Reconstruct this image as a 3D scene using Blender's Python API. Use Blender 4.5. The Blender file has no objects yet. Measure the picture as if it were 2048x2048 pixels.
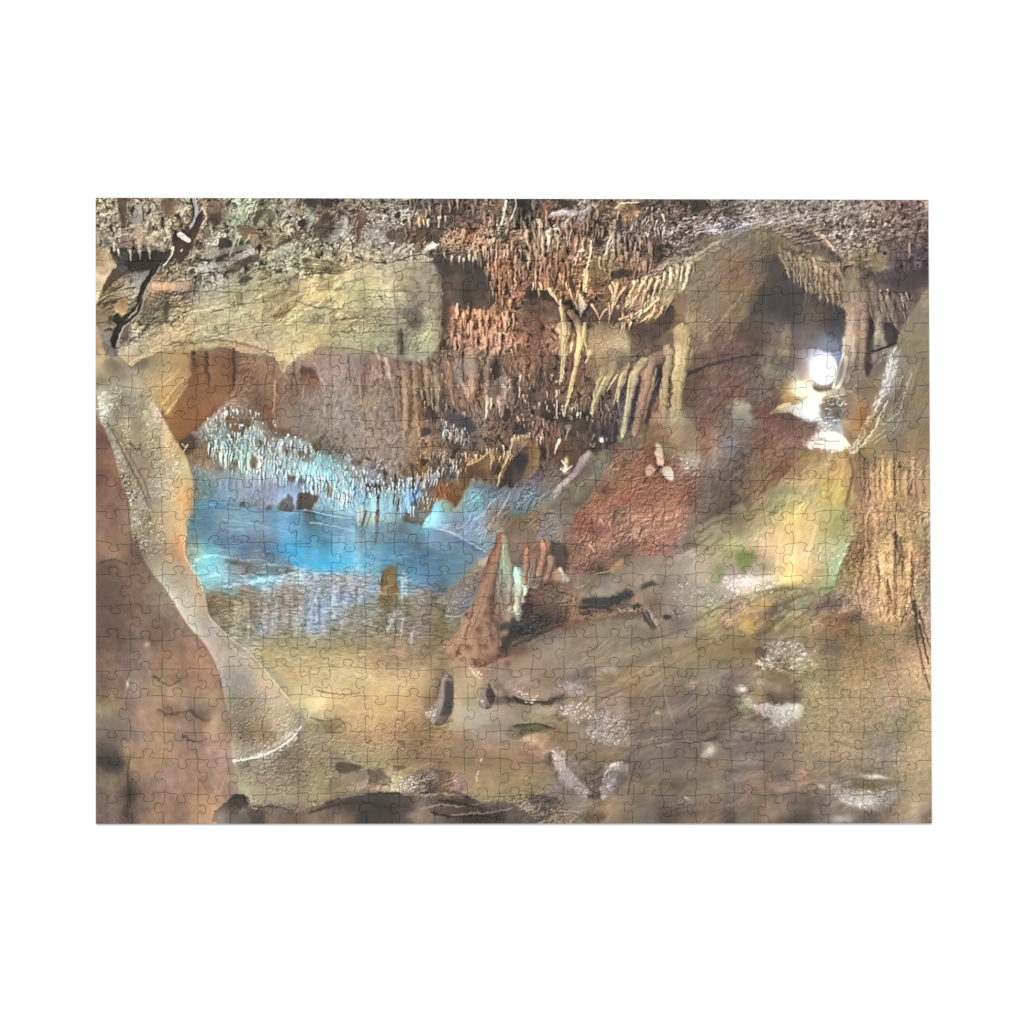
WORLD, LAMP, PRINT_ALBEDO = .8, 306., .84
import math
import numpy as np

# ---------------------------------------------------------------- painter
# The picture printed on the puzzle is painted by code: base tones, shapes,
# strokes and procedural rock textures, in a 773 x 579 unit picture.
UW, UH = 772.8, 578.8            # picture size in units
TW, TH = 193.2, 144.7            # one sixteenth of it: coordinates below are local to such a tile
K = 2                            # pixels per unit
PW, PH = int(UW * K), int(UH * K)
img = np.zeros((PH, PW, 3), np.float32)
off = [0.0, 0.0]
SCL = [1.0]

def t(c, r):
    off[0], off[1] = c * TW, r * TH
    SCL[0] = 1.0

def quarter(c, r):
    """coordinates local to a quarter of the picture, in thirds of a unit or so"""
    off[0], off[1] = c * TW * 2, r * TH * 2
    SCL[0] = TW * 2 / 1092

def hx(s):
    if not isinstance(s, str):
        return np.array(s, np.float32)
    if len(s) == 3:
        s = s[0] * 2 + s[1] * 2 + s[2] * 2
    return np.array([int(s[i:i + 2], 16) / 255 for i in (0, 2, 4)], np.float32)

def pts(s):
    if isinstance(s, str):
        v = np.array(s.split(), float).reshape(-1, 2)
    else:
        v = np.array(s, float).reshape(-1, 2)
    return (v * SCL[0] + off) * K

_perm = np.random.RandomState(7).permutation(512)
_perm = np.concatenate([_perm, _perm, _perm])
_grad = np.random.RandomState(8).rand(512) * 2 * math.pi
_gx, _gy = np.cos(_grad).astype(np.float32), np.sin(_grad).astype(np.float32)

def perlin(x, y, seed=0):
    xi = np.floor(x).astype(np.int32); yi = np.floor(y).astype(np.int32)
    xf = (x - xi).astype(np.float32); yf = (y - yi).astype(np.float32)
    xi = (xi + seed * 37) & 511; yi = (yi + seed * 91) & 511
    u = xf * xf * xf * (xf * (xf * 6 - 15) + 10); v = yf * yf * yf * (yf * (yf * 6 - 15) + 10)
    x1 = (xi + 1) & 511; y1 = (yi + 1) & 511
    def g(a, b, dx, dy):
        h = _perm[_perm[a] + b] & 511
        return _gx[h] * dx + _gy[h] * dy
    n0 = g(xi, yi, xf, yf); n1 = g(x1, yi, xf - 1, yf)
    m0 = g(xi, y1, xf, yf - 1); m1 = g(x1, y1, xf - 1, yf - 1)
    a = n0 + u * (n1 - n0); b = m0 + u * (m1 - m0)
    return (a + v * (b - a)) * 1.5

def fbm(x, y, seed=0, octs=4, gain=.55):
    s = 0; a = 1; tot = 0
    for i in range(octs):
        s = s + a * perlin(x * 2 ** i, y * 2 ** i, seed + i * 5); tot += a; a *= gain
    return s / tot

def blur(m, r):
    """separable gaussian, r in pixels"""
    if r < .3:
        return m
    n = max(1, int(r * 2.5)); k = np.exp(-.5 * (np.arange(-n, n + 1) / r) ** 2); k = (k / k.sum()).astype(np.float32)
    for ax in (0, 1):
        pad = [(0, 0)] * m.ndim; pad[ax] = (n, n)
        q = np.pad(m, pad, mode='edge'); o = np.zeros_like(m)
        L = m.shape[ax]
        for i, w in enumerate(k):
            o += w * (q[i:i + L] if ax == 0 else q[:, i:i + L])
        m = o
    return m

def smooth_line(v, closed=False, n=5):
    """Catmull-Rom through the points"""
    m = len(v)
    if m < 3:
        return v
    out = []
    for i in range(m if closed else m - 1):
        if closed:
            a, b, c, d = v[i - 1], v[i], v[(i + 1) % m], v[(i + 2) % m]
        else:
            a, b, c, d = v[max(i - 1, 0)], v[i], v[i + 1], v[min(i + 2, m - 1)]
        for j in range(n):
            s = j / n
            out.append(.5 * ((2 * b) + (c - a) * s + (2 * a - 5 * b + 4 * c - d) * s * s + (3 * b - a - 3 * c + d) * s ** 3))
    if not closed:
        out.append(v[-1])
    return np.array(out)

def box(v, m):
    x0 = max(0, int(v[:, 0].min() - m)); x1 = min(PW, int(v[:, 0].max() + m) + 1)
    y0 = max(0, int(v[:, 1].min() - m)); y1 = min(PH, int(v[:, 1].max() + m) + 1)
    return x0, x1, y0, y1

def mask_poly(v, f=.5, rough=0., rs=5., seed=0, sm=True):
    """soft mask of a polygon; rough displaces its outline with noise"""
    if sm:
        v = smooth_line(v, True, 4)
    fp = f * K
    x0, x1, y0, y1 = box(v, fp * 2.5 + rough * K + 2)
    if x1 <= x0 or y1 <= y0:
        return None
    Y, X = np.mgrid[y0:y1, x0:x1].astype(np.float32)
    if rough:
        dx = fbm(X / (rs * K), Y / (rs * K), seed + 11, 3) * rough * K * 1.6
        dy = fbm(X / (rs * K), Y / (rs * K), seed + 29, 3) * rough * K * 1.6
        XX, YY = X + dx, Y + dy
    else:
        XX, YY = X, Y
    ins = np.zeros(X.shape, bool)
    n = len(v)
    for i in range(n):
        ax, ay = v[i]; bx, by = v[(i + 1) % n]
        if ay == by:
            continue
        c = (YY >= ay) != (YY >= by)
        if not c.any():
            continue
        ins ^= c & (XX < ax + (YY - ay) * ((bx - ax) / (by - ay)))
    m = blur(ins.astype(np.float32), max(fp, .6))
    return x0, x1, y0, y1, m

def put(x0, x1, y0, y1, m, col, mode='n'):
    s = img[y0:y1, x0:x1]
    m = m[..., None]
    if mode == 'n':
        s += (col - s) * m
    elif mode == 'm':
        s *= 1 + (col - 1) * m
    elif mode == 's':
        s += (1 - s) * col * m

def p(col, s, f=.6, a=1., rough=.4, rs=4., seed=0, mode='n', sm=True):
    r = mask_poly(pts(s), f, rough, rs, seed, sm)
    if r:
        put(*r[:4], r[4] * a, hx(col), mode)

def g(s, cols, f=.5, a=1., rough=0., rs=5., seed=0, warp=3., sm=True):
    """polygon filled with a smooth blend of colour points  'x y hex x y hex ...'"""
    r = mask_poly(pts(s), f, rough, rs, seed, sm)
    if not r:
        return
    x0, x1, y0, y1, m = r
    q = cols.split(); n = len(q) // 3
    P = pts([[float(q[3 * i]), float(q[3 * i + 1])] for i in range(n)]); C = np.array([hx(q[3 * i + 2]) for i in range(n)])
    Y, X = np.mgrid[y0:y1, x0:x1].astype(np.float32)
    if warp:
        X = X + fbm(X / 24, Y / 24, seed + 3, 3) * warp * 3 * K; Y = Y + fbm(X / 24, Y / 24, seed + 4, 3) * warp * 3 * K
    num = np.zeros(X.shape + (3,), np.float32); den = np.zeros(X.shape, np.float32)
    for (px, py), c in zip(P, C):
        w = 1 / (((X - px) ** 2 + (Y - py) ** 2) + 60) ** 1.6
        den += w; num += w[..., None] * c
    put(x0, x1, y0, y1, m * a, num / den[..., None])

def s(col, line, w0=1., w1=None, a=1., f=.35, mode='n', sm=True, wob=0.):
    """tapered stroke along a line; w0/w1: widths at its ends, in units"""
    v = pts(line)
    if sm:
        v = smooth_line(v, False, 4)
    if w1 is None:
        w1 = w0
    h0, h1 = w0 * K / 2, w1 * K / 2
    fp = max(f * K, .5)
    x0, x1, y0, y1 = box(v, max(h0, h1) + fp * 2 + 1)
    if x1 <= x0 or y1 <= y0:
        return
    Y, X = np.mgrid[y0:y1, x0:x1].astype(np.float32)
    if wob:
        X = X + fbm(X / 9, Y / 9, 3, 2) * wob * K; Y = Y + fbm(X / 9, Y / 9, 8, 2) * wob * K
    L = np.concatenate([[0], np.cumsum(np.hypot(*(v[1:] - v[:-1]).T))]); L = L / max(L[-1], 1e-6)
    best = np.full(X.shape, -1e3, np.float32)
    for i in range(len(v) - 1):
        a0 = v[i]; d = v[i + 1] - a0; dd = d @ d
        if dd < 1e-9:
            continue
        tt = np.clip(((X - a0[0]) * d[0] + (Y - a0[1]) * d[1]) / dd, 0, 1)
        ds = np.hypot(X - a0[0] - tt * d[0], Y - a0[1] - tt * d[1])
        hw = h0 + (h1 - h0) * (L[i] + tt * (L[i + 1] - L[i]))
        np.maximum(best, hw - ds, out=best)
    m = np.clip(best / fp * .5 + .5, 0, 1)
    if min(h0, h1) < .5:            # hairlines: fade rather than break up
        m = m * np.clip(max(h0, h1) / .5, .3, 1)
    put(x0, x1, y0, y1, m * a, hx(col), mode)

def tube(col, line, w0, w1=.4, a=1., sh=.5, hl=1.25, ql=-.35, f=.3):
    """a round tapered form along a line, lit from one side and shaded on the other"""
    v = smooth_line(pts(line), False, 4)
    h0, h1 = max(w0 * K / 2, .3), max(w1 * K / 2, .3)
    x0, x1, y0, y1 = box(v, max(h0, h1) + 3)
    if x1 <= x0 or y1 <= y0:
        return
    Y, X = np.mgrid[y0:y1, x0:x1].astype(np.float32)
    w = w0 * .06
    X = X + perlin(X / (4 + w0), Y / (4 + w0), 5) * w * K; Y = Y + perlin(X / (4 + w0), Y / (4 + w0), 9) * w * K
    L = np.concatenate([[0], np.cumsum(np.hypot(*(v[1:] - v[:-1]).T))]); L = L / max(L[-1], 1e-6)
    best = np.full(X.shape, -1e3, np.float32); q = np.zeros(X.shape, np.float32)
    for i in range(len(v) - 1):
        a0 = v[i]; d = v[i + 1] - a0; dd = d @ d
        if dd < 1e-9:
            continue
        tt = np.clip(((X - a0[0]) * d[0] + (Y - a0[1]) * d[1]) / dd, 0, 1)
        ex = X - a0[0] - tt * d[0]; ey = Y - a0[1] - tt * d[1]
        ds = np.hypot(ex, ey); hw = h0 + (h1 - h0) * (L[i] + tt * (L[i + 1] - L[i]))
        sgn = np.sign(ex * d[1] - ey * d[0])
        up = hw - ds > best
        best = np.where(up, hw - ds, best); q = np.where(up, sgn * ds / hw, q)
    m = np.clip(best / max(f * K, .5) * .5 + .5, 0, 1) * a
    c = hx(col)
    r = np.clip(1 - ((q - ql) / (1.1 + abs(ql))) ** 2, 0, 1)[..., None]
    n = 1 + .16 * fbm(X / 5, Y / 7, 33, 3)[..., None]
    cc = np.clip(c * (sh + (hl - sh) * r) * n, 0, 1)
    S = img[y0:y1, x0:x1]
    S += (cc - S) * m[..., None]

def b(col, x, y, rx, ry=None, ang=0., a=1., mode='n', pw=1.):
    """soft airbrushed ellipse"""
    ry = rx if ry is None else ry
    c = pts([x, y])[0]; R = max(rx, ry) * K * 2.2
    x0, x1 = max(0, int(c[0] - R)), min(PW, int(c[0] + R) + 1); y0, y1 = max(0, int(c[1] - R)), min(PH, int(c[1] + R) + 1)
    if x1 <= x0 or y1 <= y0:
        return
    Y, X = np.mgrid[y0:y1, x0:x1].astype(np.float32)
    ca, sa = math.cos(math.radians(ang)), math.sin(math.radians(ang))
    u = ((X - c[0]) * ca + (Y - c[1]) * sa) / (rx * K); w = (-(X - c[0]) * sa + (Y - c[1]) * ca) / (ry * K)
    m = np.exp(-((u * u + w * w) ** pw)) * a
    put(x0, x1, y0, y1, m.astype(np.float32), hx(col), mode)

def region(poly, f, rough=0., seed=0):
    if poly is None:
        return 0, PW, 0, PH, np.ones((PH, PW), np.float32)
    return mask_poly(pts(poly), f, rough, 5., seed)

def tex(poly, kind='fbm', amp=.2, sc=4., ang=0., an=1., seed=0, f=6., octs=4, tint=.0, th=.3):
    """procedural texture inside a polygon. sc: grain in units, an: stretch along ang (degrees)"""
    r = region(poly, f, 0, seed)
    if not r:
        return
    x0, x1, y0, y1, m = r
    Y, X = np.mgrid[y0:y1, x0:x1].astype(np.float32)
    X = X / K; Y = Y / K
    ca, sa = math.cos(math.radians(ang)), math.sin(math.radians(ang))
    wx = perlin(X / (sc * 2.5), Y / (sc * 2.5), seed + 40) * sc * .8; wy = perlin(X / (sc * 2.5), Y / (sc * 2.5), seed + 41) * sc * .8
    U = ((X + wx) * ca + (Y + wy) * sa) / (sc * an); V = (-(X + wx) * sa + (Y + wy) * ca) / sc
    S = img[y0:y1, x0:x1]
    if kind == 'fbm':
        n = fbm(U, V, seed, octs) * 1.6
    elif kind == 'ridge':
        n = 1 - 2.6 * np.abs(fbm(U, V, seed, octs)); n = n - n.mean()
    elif kind == 'crack':
        n = -np.clip(1 - np.abs(fbm(U, V, seed, octs)) / .07, 0, 1)
    elif kind == 'emboss':
        h = fbm(U, V, seed, octs, .62) * sc * 2.2
        gy, gx = np.gradient(h, 1 / K)
        n = np.tanh((gx * .55 + gy * .83) * -.2) * .62
        n = n * np.clip(.55 + 1.5 * fbm(X / (sc * 5), Y / (sc * 5), seed + 70, 2), .1, 1.3)
    elif kind == 'spark':
        n = np.clip((fbm(U, V, seed, octs) - th) / .12, 0, 1)
        S += (1 - S) * (n * m * amp)[..., None]
        return
    elif kind == 'pit':
        n = -np.clip((fbm(U, V, seed, octs) - th) / .15, 0, 1)
    S *= np.exp(amp * n * m)[..., None]
    if tint:
        w = fbm(X / (sc * 3), Y / (sc * 3), seed + 60, 3) * tint * m
        S[..., 0] *= 1 + w; S[..., 2] *= 1 - w

def inside(poly):
    r = mask_poly(pts(poly), .3)
    x0, x1, y0, y1, m = r
    return x0, y0, m > .5

def scatter(poly, n, seed):
    """n random points (tile units) inside a polygon"""
    x0, y0, m = inside(poly)
    ys, xs = np.nonzero(m)
    if not len(xs):
        return [], None
    R = np.random.RandomState(seed)
    i = R.randint(0, len(xs), n)
    q = np.stack([((xs[i] + R.rand(n) + x0) / K - off[0]) / SCL[0], ((ys[i] + R.rand(n) + y0) / K - off[1]) / SCL[0]], 1)
    return q[np.argsort(q[:, 1])], R

def crag(poly, n, size=3., ang=80., seed=0, dark=.45, light=1.45, a=.8, jit=35, tint=(1.03, 1., .95)):
    """craggy rock: dark crevices between masses, lips lit from above, multiplying what lies below"""
    r = mask_poly(pts(poly), 2.5, 3., 6., seed)
    if not r:
        return
    x0, x1, y0, y1, m = r
    Y, X = np.mgrid[y0:y1, x0:x1].astype(np.float32)
    X = X / K; Y = Y / K
    sc = size * 2.0; an = 1 + 45 / (jit + 14)
    wx = fbm(X / (sc * 1.6), Y / (sc * 1.6), seed + 40, 3) * sc * 1.3; wy = fbm(X / (sc * 1.6), Y / (sc * 1.6), seed + 41, 3) * sc * 1.3
    ca, sa = math.cos(math.radians(ang)), math.sin(math.radians(ang))
    U = ((X + wx) * ca + (Y + wy) * sa) / (sc * an); V = (-(X + wx) * sa + (Y + wy) * ca) / sc
    f1 = fbm(U, V, seed, 4, .6); f2 = fbm(U * 2.3 + 7, V * 2.3, seed + 3, 3, .6)
    h = np.minimum(np.abs(f1) * 1.5, np.abs(f2) * 1.1 + .1)
    cav = np.clip(h / .17, 0, 1); cav = cav * cav * (3 - 2 * cav)
    vis = np.clip(.55 + 1.7 * fbm(X / (sc * 4), Y / (sc * 4), seed + 70, 2), .12, 1)
    hh = blur(np.minimum(h, .4), .8) * sc * 2.4
    gy, gx = np.gradient(hh, 1 / K)
    lit = np.tanh((-gy * .85 - gx * .45) * 1.0)
    mul = 1 + (dark - 1) * .85 * (1 - cav) * vis
    mul = mul * (1 + (light - 1) * lit * (.4 + .8 * vis))
    mul = 1 + (mul - 1) * m * a * .72
    img[y0:y1, x0:x1] *= mul[..., None]

def drips(poly, n, cols, l0=4., l1=10., w=1.4, ang=90., seed=0, a=.95, jit=4, sh=.5, hl=1.3):
    """hanging stalactites: tapered, shaded on one side, lit on the other"""
    q, R = scatter(poly, n, seed)
    cols = [hx(c) for c in cols.split()]
    for x, y in q:
        L = l0 + R.rand() ** 1.6 * (l1 - l0); an = math.radians(ang + R.randn() * jit); ww = w * (.55 + R.rand() * .9)
        ex, ey = x + math.cos(an) * L, y + math.sin(an) * L
        mx, my = (x + ex) / 2 + R.randn() * .25, (y + ey) / 2
        c = cols[R.randint(len(cols))] * (.85 + R.rand() * .3)
        if sh and ww > .9:
            s((sh, sh, sh), [x + ww * .7, y, mx + ww * .6, my, ex + .3, ey + .4], ww * .9, .4, .6, .4, 'm')
        tube(c, [x, y, mx, my, ex, ey], ww, .3, a, .55, hl)

def glints(poly, n, col='fff', w=.8, l=2., ang=0., seed=0, a=.8, jit=25):
    q, R = scatter(poly, n, seed)
    l = l / SCL[0]
    for x, y in q:
        L = l * (.3 + R.rand()); an = math.radians(ang + R.randn() * jit); c, d = math.cos(an) * L / 2, math.sin(an) * L / 2
        s(col, [x - c, y - d, x + R.randn() * .2, y + R.randn() * .2, x + c, y + d], w * (.4 + R.rand() * .9), .3, a * (.35 + R.rand() * .65), .3)

def base(rows):
    G = np.array([[hx(c) for c in r.split()] for r in rows], np.float32)
    gh, gw = G.shape[:2]
    Y, X = np.mgrid[0:PH, 0:PW].astype(np.float32)
    wx = fbm(X / 36, Y / 36, 1, 4) * 13 * K; wy = fbm(X / 36, Y / 36, 2, 4) * 13 * K
    u = np.clip((X + wx) / PW * gw - .5, 0, gw - 1.001); v = np.clip((Y + wy) / PH * gh - .5, 0, gh - 1.001)
    ui = u.astype(int); vi = v.astype(int); uf = (u - ui)[..., None]; vf = (v - vi)[..., None]
    uf = uf * uf * (3 - 2 * uf); vf = vf * vf * (3 - 2 * vf)
    img[:] = (G[vi, ui] * (1 - uf) + G[vi, ui + 1] * uf) * (1 - vf) + (G[vi + 1, ui] * (1 - uf) + G[vi + 1, ui + 1] * uf) * vf
BASE = '''
8d8266 887c6c 857660 8a7c66 6b5a48 8f9a7c 6e7058 857c6c | 6b6454 62564a 756a5a 807a6c 6a5a4e 55443c 5e4a40 6a5848 | 4e4640 6a5248 8a7c74 6f5a4a 7f684e 5f5048 5a4a44 5f5250 | 6a625e 847a74 7c7068 7f706a 85766e 84726a 7a6058 765e58
867c6a 8f7c68 9b8c72 6b5a4c 87806c 7c7a62 7a6c54 8a8268 | 6a6454 8a8478 8e8678 887e72 6a5848 6e5a48 8a6048 7a6450 | 7c6450 7f705e 7a6050 6b5a4c 6a5850 665650 6e6060 746862 | 736a66 827660 6f6050 746258 85746a 7f6c62 75605a 6c5654
a08a68 4a4642 5a5448 7a6e58 88867a 6e695e 7f7a62 8e9278 | 8a8664 8e8066 a39a7e 9a9480 93897a 625650 5e524a 8a5e4c | 7a6050 7f5e4c 85654e 7c6c50 7a6250 6b584a 857a66 8a7a62 | 7f6450 62584c 6e604e 84705a 7f6a5a 85745c 5e5250 5a4c54
8f7c5c 8f8878 9c7f66 86786a 9a9a88 94927a a09a78 958a70 | b5a57c aca682 a8a884 a29a84 8e8878 625852 4c4644 6e5040 | 7f5c4c 8a6a52 83684e 7f664e 8a7258 958264 97876c 85745f | 80654e 645748 4c4848 6a5c50 8a7560 806c60 5c5050 5e524e
7f6a4f 7a7058 79725e a89878 b0a88a a8a488 a0967a b0a47c | 98927a a39878 98967e 92927e 868478 7c6252 9c6f56 8f654e | 6a5246 7a6656 615850 6e5c50 8e7660 94785c 7f6a54 8a745f | 7f6a52 57524e 4b4a4c 5c524e 6c5f58 9a8070 6a5e56 6f6658
857868 a09a86 b09c7c a8946e a59a7c b39c7c b0a084 bcae82 | b09e70 a09878 9a9878 8d8e76 9aa07c 7c6250 9a6c54 9a6e58 | 7f5848 8e705a a08a62 9a8868 94846a 5f5048 8f7a58 7f6656 | 75584e 5f5048 6e6056 6c6a70 8f8a8c 957f6c 6a645a 7a7258
9a8a6c 988a74 948260 8f6e4c 845a3c 7c5640 8f6e58 9f8668 | 96786c 98807a 8f7468 8a7264 84705e 7c6456 7f6a5e 6c564a | 7a5a4a 6f5848 80624c 857256 8a7860 75604f 94805c 74584c | 65504a 6a5e54 706660 d0ccd0 b8b0b0 7c6c60 95928a 857860
a09e88 94907c a48a62 8f6844 85583c 80604c 8a6850 806250 | 8f7668 8f8074 8f7868 8c7260 8a7054 6f5a4a 94705a 7c665a | 624c42 6c5244 7a6048 756450 6c5c52 80684f 85704f 6f544c | 75574c 6a5850 8f7a5c e8e0c8 b0a490 87705c 8a8478 84745a
a49e88 968c76 a5927a 885a3a 8c7a6c 8a7868 7f6654 7d6a5c | 85796c 8a8076 8c7a6c 94786a 8a6c54 5f5450 6f6058 6e5648 | 5f4a42 5c4840 5a4c42 584a48 6f6458 7f6450 8a7c62 75564c | 7c7468 75584e 7f6860 b8b4b4 9a9288 96724e 84806c 80705a
7f6858 94866e a3957c 7c6650 8a9490 8aa098 8a9690 8a8c88 | 7a7a70 7c756a 8f7c70 8f7a6a 8a6c54 6f5c4e 6c5a4e 7a6048 | 6c5440 6f5040 5f4e42 4e4644 6a5c4c 7a624c 8a7560 8a6c5c | 70686a 725448 75584c a08c80 c8bcb0 9a8560 7f705c 8a7254
835c4c 8a7a66 998c7c a09880 7f8684 8aa09c 9aacae 8fa8ac | 8fc0c8 96b4b8 85888a 857870 7a6450 6a6058 7c5c40 6f5840 | 5c4c44 726258 756864 706a5c 7a5a4a 8f6f60 957f70 7c6860 | 6a5a54 735c48 7c6050 988460 b09060 8f7458 9f8058 a08260
86604f 857868 9a8e78 b0946c 62889c 7c94aa 8694aa 7a8a9c | 7c9098 9fc8d0 88aab8 7fa0ac 7a8a98 80664a 7aa0a4 75808a | 6a7880 777470 6e6a58 7c5a4c 8a5f50 8a6050 85594a 6c6054 | 64564a 85705c 8a8a6c a8a078 a8985c 907058 b08c60 9a7a58
8a6454 8f8068 a08c6c 9a947c 5f8298 6f94aa 6a8ca2 5c90b0 | 6090a4 7098ac 8fb0b4 7a9aa4 7aa4b0 80a0b4 8098ac 85786c | 7c6c5c 74706a 845c50 8f6456 8f6c5c 96685a 8f6a5a 736a58 | 7f705a 9c9070 c0ac7c c0b080 989868 9a7858 a58660 9a825c
8f6a54 7a6254 8f7c64 a08f72 6ca4b4 6a88a0 66788c 4a94bc | 4c9cc0 60a8c8 70a4bc 5a8aa4 587e94 62849a 6a8494 8a7a6a | 856458 745c50 805c4e 8f6656 7f6050 8a6254 867266 8f8468 | 8f9460 b8a480 d8c090 c8b890 a8ac84 907050 b08c64 9f7f58
6f5546 74574a 978a74 a59a84 80bcc4 80949c 80a4b0 8aa0a8 | 7ca8bc 80a4b4 7fa0ae 6f8a8c 5a84a0 5f7f90 7a7268 858070 | 94907c 85685a 806456 7c6a58 8a7a68 8a7f70 958a7c a09a80 | b4ac9c b8ac98 d0b878 b0a070 8f9468 a07e58 b88f64 a0805c
684e44 72564a 8a7466 aea290 857a64 807a68 8a8a84 8a8680 | 8a9ca8 8a98a4 86908e 7f7c68 7f7c74 70706a 7a6e66 857460 | 7c7064 6a5448 75604f 5f5650 6c5c50 7c6c5c 8f8478 8f8c74 | a08e78 a08c64 80785c 7f7860 7c6a5c 9f7f66 b08860 937a5c
684f44 74584c 725649 8f7c6c 988c80 7c7a64 8a8c88 8a8a80 | 8f9aa0 86887c 84826f 807a6a 82766a 75694f 8f705a 6f5a4c | 4a4644 60504a 7f6450 7f705c 7c6f5c 7a6a5c 7f7466 94835c | 9a7f56 967c54 807658 928060 85684f 7a6850 9a7e58 7f6a54
70554a 705850 80604f 8a6552 9a8070 a39888 a0946c a3966c | a0946c a89a70 a08c6a 97826a 8a7560 8a7058 a07a62 75594a | 826c5a 8a7866 857460 84735f 80725c 7f7058 8a7458 85724f | 85704f 7a6a58 8a8074 8f846f 7a6a55 84704f 88735a 9a7c60
6f554a 7a6258 806350 84624f 957562 8f8880 b0a284 a8986c | b0a078 b4a880 ae9f78 b09c78 a8926e 806e60 a88e72 8a7468 | 957c6a 85705f 7f706a 85705a 8a7256 86725a 7c6c58 7c7462 | 776860 7f7058 77684f 8a8260 857755 93805c 957f64 a58a66
7f6a54 7c6256 856650 7f6454 95785f 857a68 a0907c b0a484 | bcb088 b09a74 b09670 a88c68 9c8266 7c6a5e 9c927e 857468 | 857460 8f7c6a 8f7c6c 957f70 7c6656 7f6e5c 72625a 6f6054 | 68604f 85796a 8f8a80 8f8260 958262 968262 93806a 9a835f
6a5a50 80665a 8f7058 7f6252 96755f 84735e 937c62 ada490 | 8f8468 a08a66 a68a64 987a5a 8a7050 8a7356 8f8070 8c7c6a | 847458 80694f 8f7c68 8f8078 75665a 75655a 6c5f58 6f5f54 | 70645a 75685e 7c6f64 8f7c60 94805f 8a795f 857a60 9a8862
4e4440 846850 927358 8a6858 957264 9a8c7a a89c88 857660 | 8f7f64 857a5f 94845f 8f7a58 84694f 80664c 816850 82684e | 8a6c56 8a7464 756455 7c6a56 776a60 6f645a 6c5f56 78695c | 6c625a 6e6058 7c695a 8a765c 8f7a60 847560 8f7f6c a48c68
70604f 6e5648 8a6a5c 8a6a58 916f5e 90836a 8f806a 85765f | 8f8260 8a795f 7c6a5a a08f70 7d6c60 7a6152 8c7558 84704f | 86704f 857568 786a66 6e6462 75645a 6f6152 6e6052 6f6252 | 75645c 7c6454 7a665a 806b5a 7f7468 80765f 857a66 9c8766
6c5850 624f44 80624f 8a6854 96735a 5a5049 6f6054 766656 | 786552 5f5044 4a433e 463f3c 695a50 5c4e46 50453e 4a413c | 6c5f52 675a50 7a6e60 806852 6f6050 5f534c 6a5a4e 725c4e | 6f6055 75614f 6c5c50 5c524a 7a7066 8f8880 80705f a08a70
'''
ROWS = [l.replace('|', ' ') for l in BASE.strip().split('\n')]
base(ROWS)

# ---- rock grain over everything, region by region (global units) ----
t(0, 0)
CEIL = '-5 -5 780 -5 780 60 700 80 640 40 560 38 500 70 440 120 400 150 330 70 318 58 290 60 240 60 190 75 130 75 90 90 60 70 0 60'
tex(CEIL, 'emboss', .62, 9, 70, 1.2, 3, 4)
tex(CEIL, 'ridge', .34, 7, 82, 1.5, 5, 4)
tex(CEIL, 'fbm', .22, 13, 70, 1.3, 6, 4)
tex(CEIL, 'pit', .7, 5, 60, 1.4, 9, 4, 3, 0, .18)
SLAB = '0 60 60 70 90 90 130 75 190 75 240 62 290 62 318 60 322 80 320 120 305 150 275 145 220 137 190 150 178 162 165 145 120 137 60 140 20 145 0 145'
tex(SLAB, 'emboss', .4, 7, -12, 2.2, 13, 4)
tex(SLAB, 'ridge', .14, 2.2, -14, 2.5, 15, 4)
tex(SLAB, 'crack', .55, 14, -12, 3.2, 17, 4, 3)
MID = '318 60 400 150 440 120 500 72 560 40 545 90 520 130 500 180 490 230 470 250 430 250 390 270 340 290 300 275 230 240 200 220 210 170 280 150 310 150'
tex(MID, 'emboss', .5, 7, 88, 2.2, 23, 4)
tex(MID, 'ridge', .28, 5, 88, 2.6, 25, 4)
tex(MID, 'pit', .6, 5, 88, 2, 27, 4, 3, 0, .2)
SLOPE = '470 240 500 180 540 100 580 120 640 150 660 200 640 240 560 290 480 330 400 340 380 300 420 270'
tex(SLOPE, 'emboss', .35, 4, -52, 2, 33, 5)
tex(SLOPE, 'fbm', .16, 3, -50, 2.5, 35, 5, tint=.1)
FLOOR = '330 420 400 380 480 330 560 300 640 260 680 240 690 330 775 400 775 585 330 585'
tex(FLOOR, 'emboss', .1, 9, -18, 2.2, 43, 8)
tex(FLOOR, 'fbm', .1, 3, -16, 3, 45, 8, tint=.08)
RWALL = '775 60 740 100 710 160 690 230 680 290 690 350 740 410 775 450'
tex(RWALL, 'emboss', .4, 5, 100, 2.2, 53, 4)
tex(RWALL, 'fbm', .14, 3, 98, 3, 55, 4)

# ================= tile 0,0 : ceiling, cable =================
t(0, 0)
crag('0 0 193 0 193 60 120 62 100 52 66 48 15 44 0 44', 420, 4.2, 80, 1, .5, 1.4, .8)
crag('95 64 193 50 193 140 20 140 40 100', 220, 4, -14, 2, .55, 1.3, .7, 22)
crag('20 66 90 60 90 105 45 122 10 130', 150, 4, -60, 4, .5, 1.35, .7)
p('4a3c2c', '20 0 30 0 29 8 28 20 26 28 23 25 22 12', 1, .8, 1)
p('8b8a88', '35 10 42 8 46 22 40 27 34 24', .6, .85, .8)
p('3a2e28', '33 10 37 8 35 17 33 16', .5, .9)
s('2e2826', '43 8 45 22', 1.4, 1, .8)
p('6c5438', '62 2 76 2 74 14 68 18 63 14', 1.2, .8, 1)
p('7d5f50', '21 40 28 34 34 35 34 43 27 46 22 44', .5, .9, .6)
for i in range(4):
    s('e0c8bc', [22, 41 - i * 1.6, 28, 38.5 - i * 1.6, 34, 39 - i * 1.3], .8, .6, .8)
    s('2f2422', [23, 42 - i * 1.6, 29, 39.8 - i * 1.6, 34, 40 - i * 1.3], .6, .6, .8)
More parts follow.
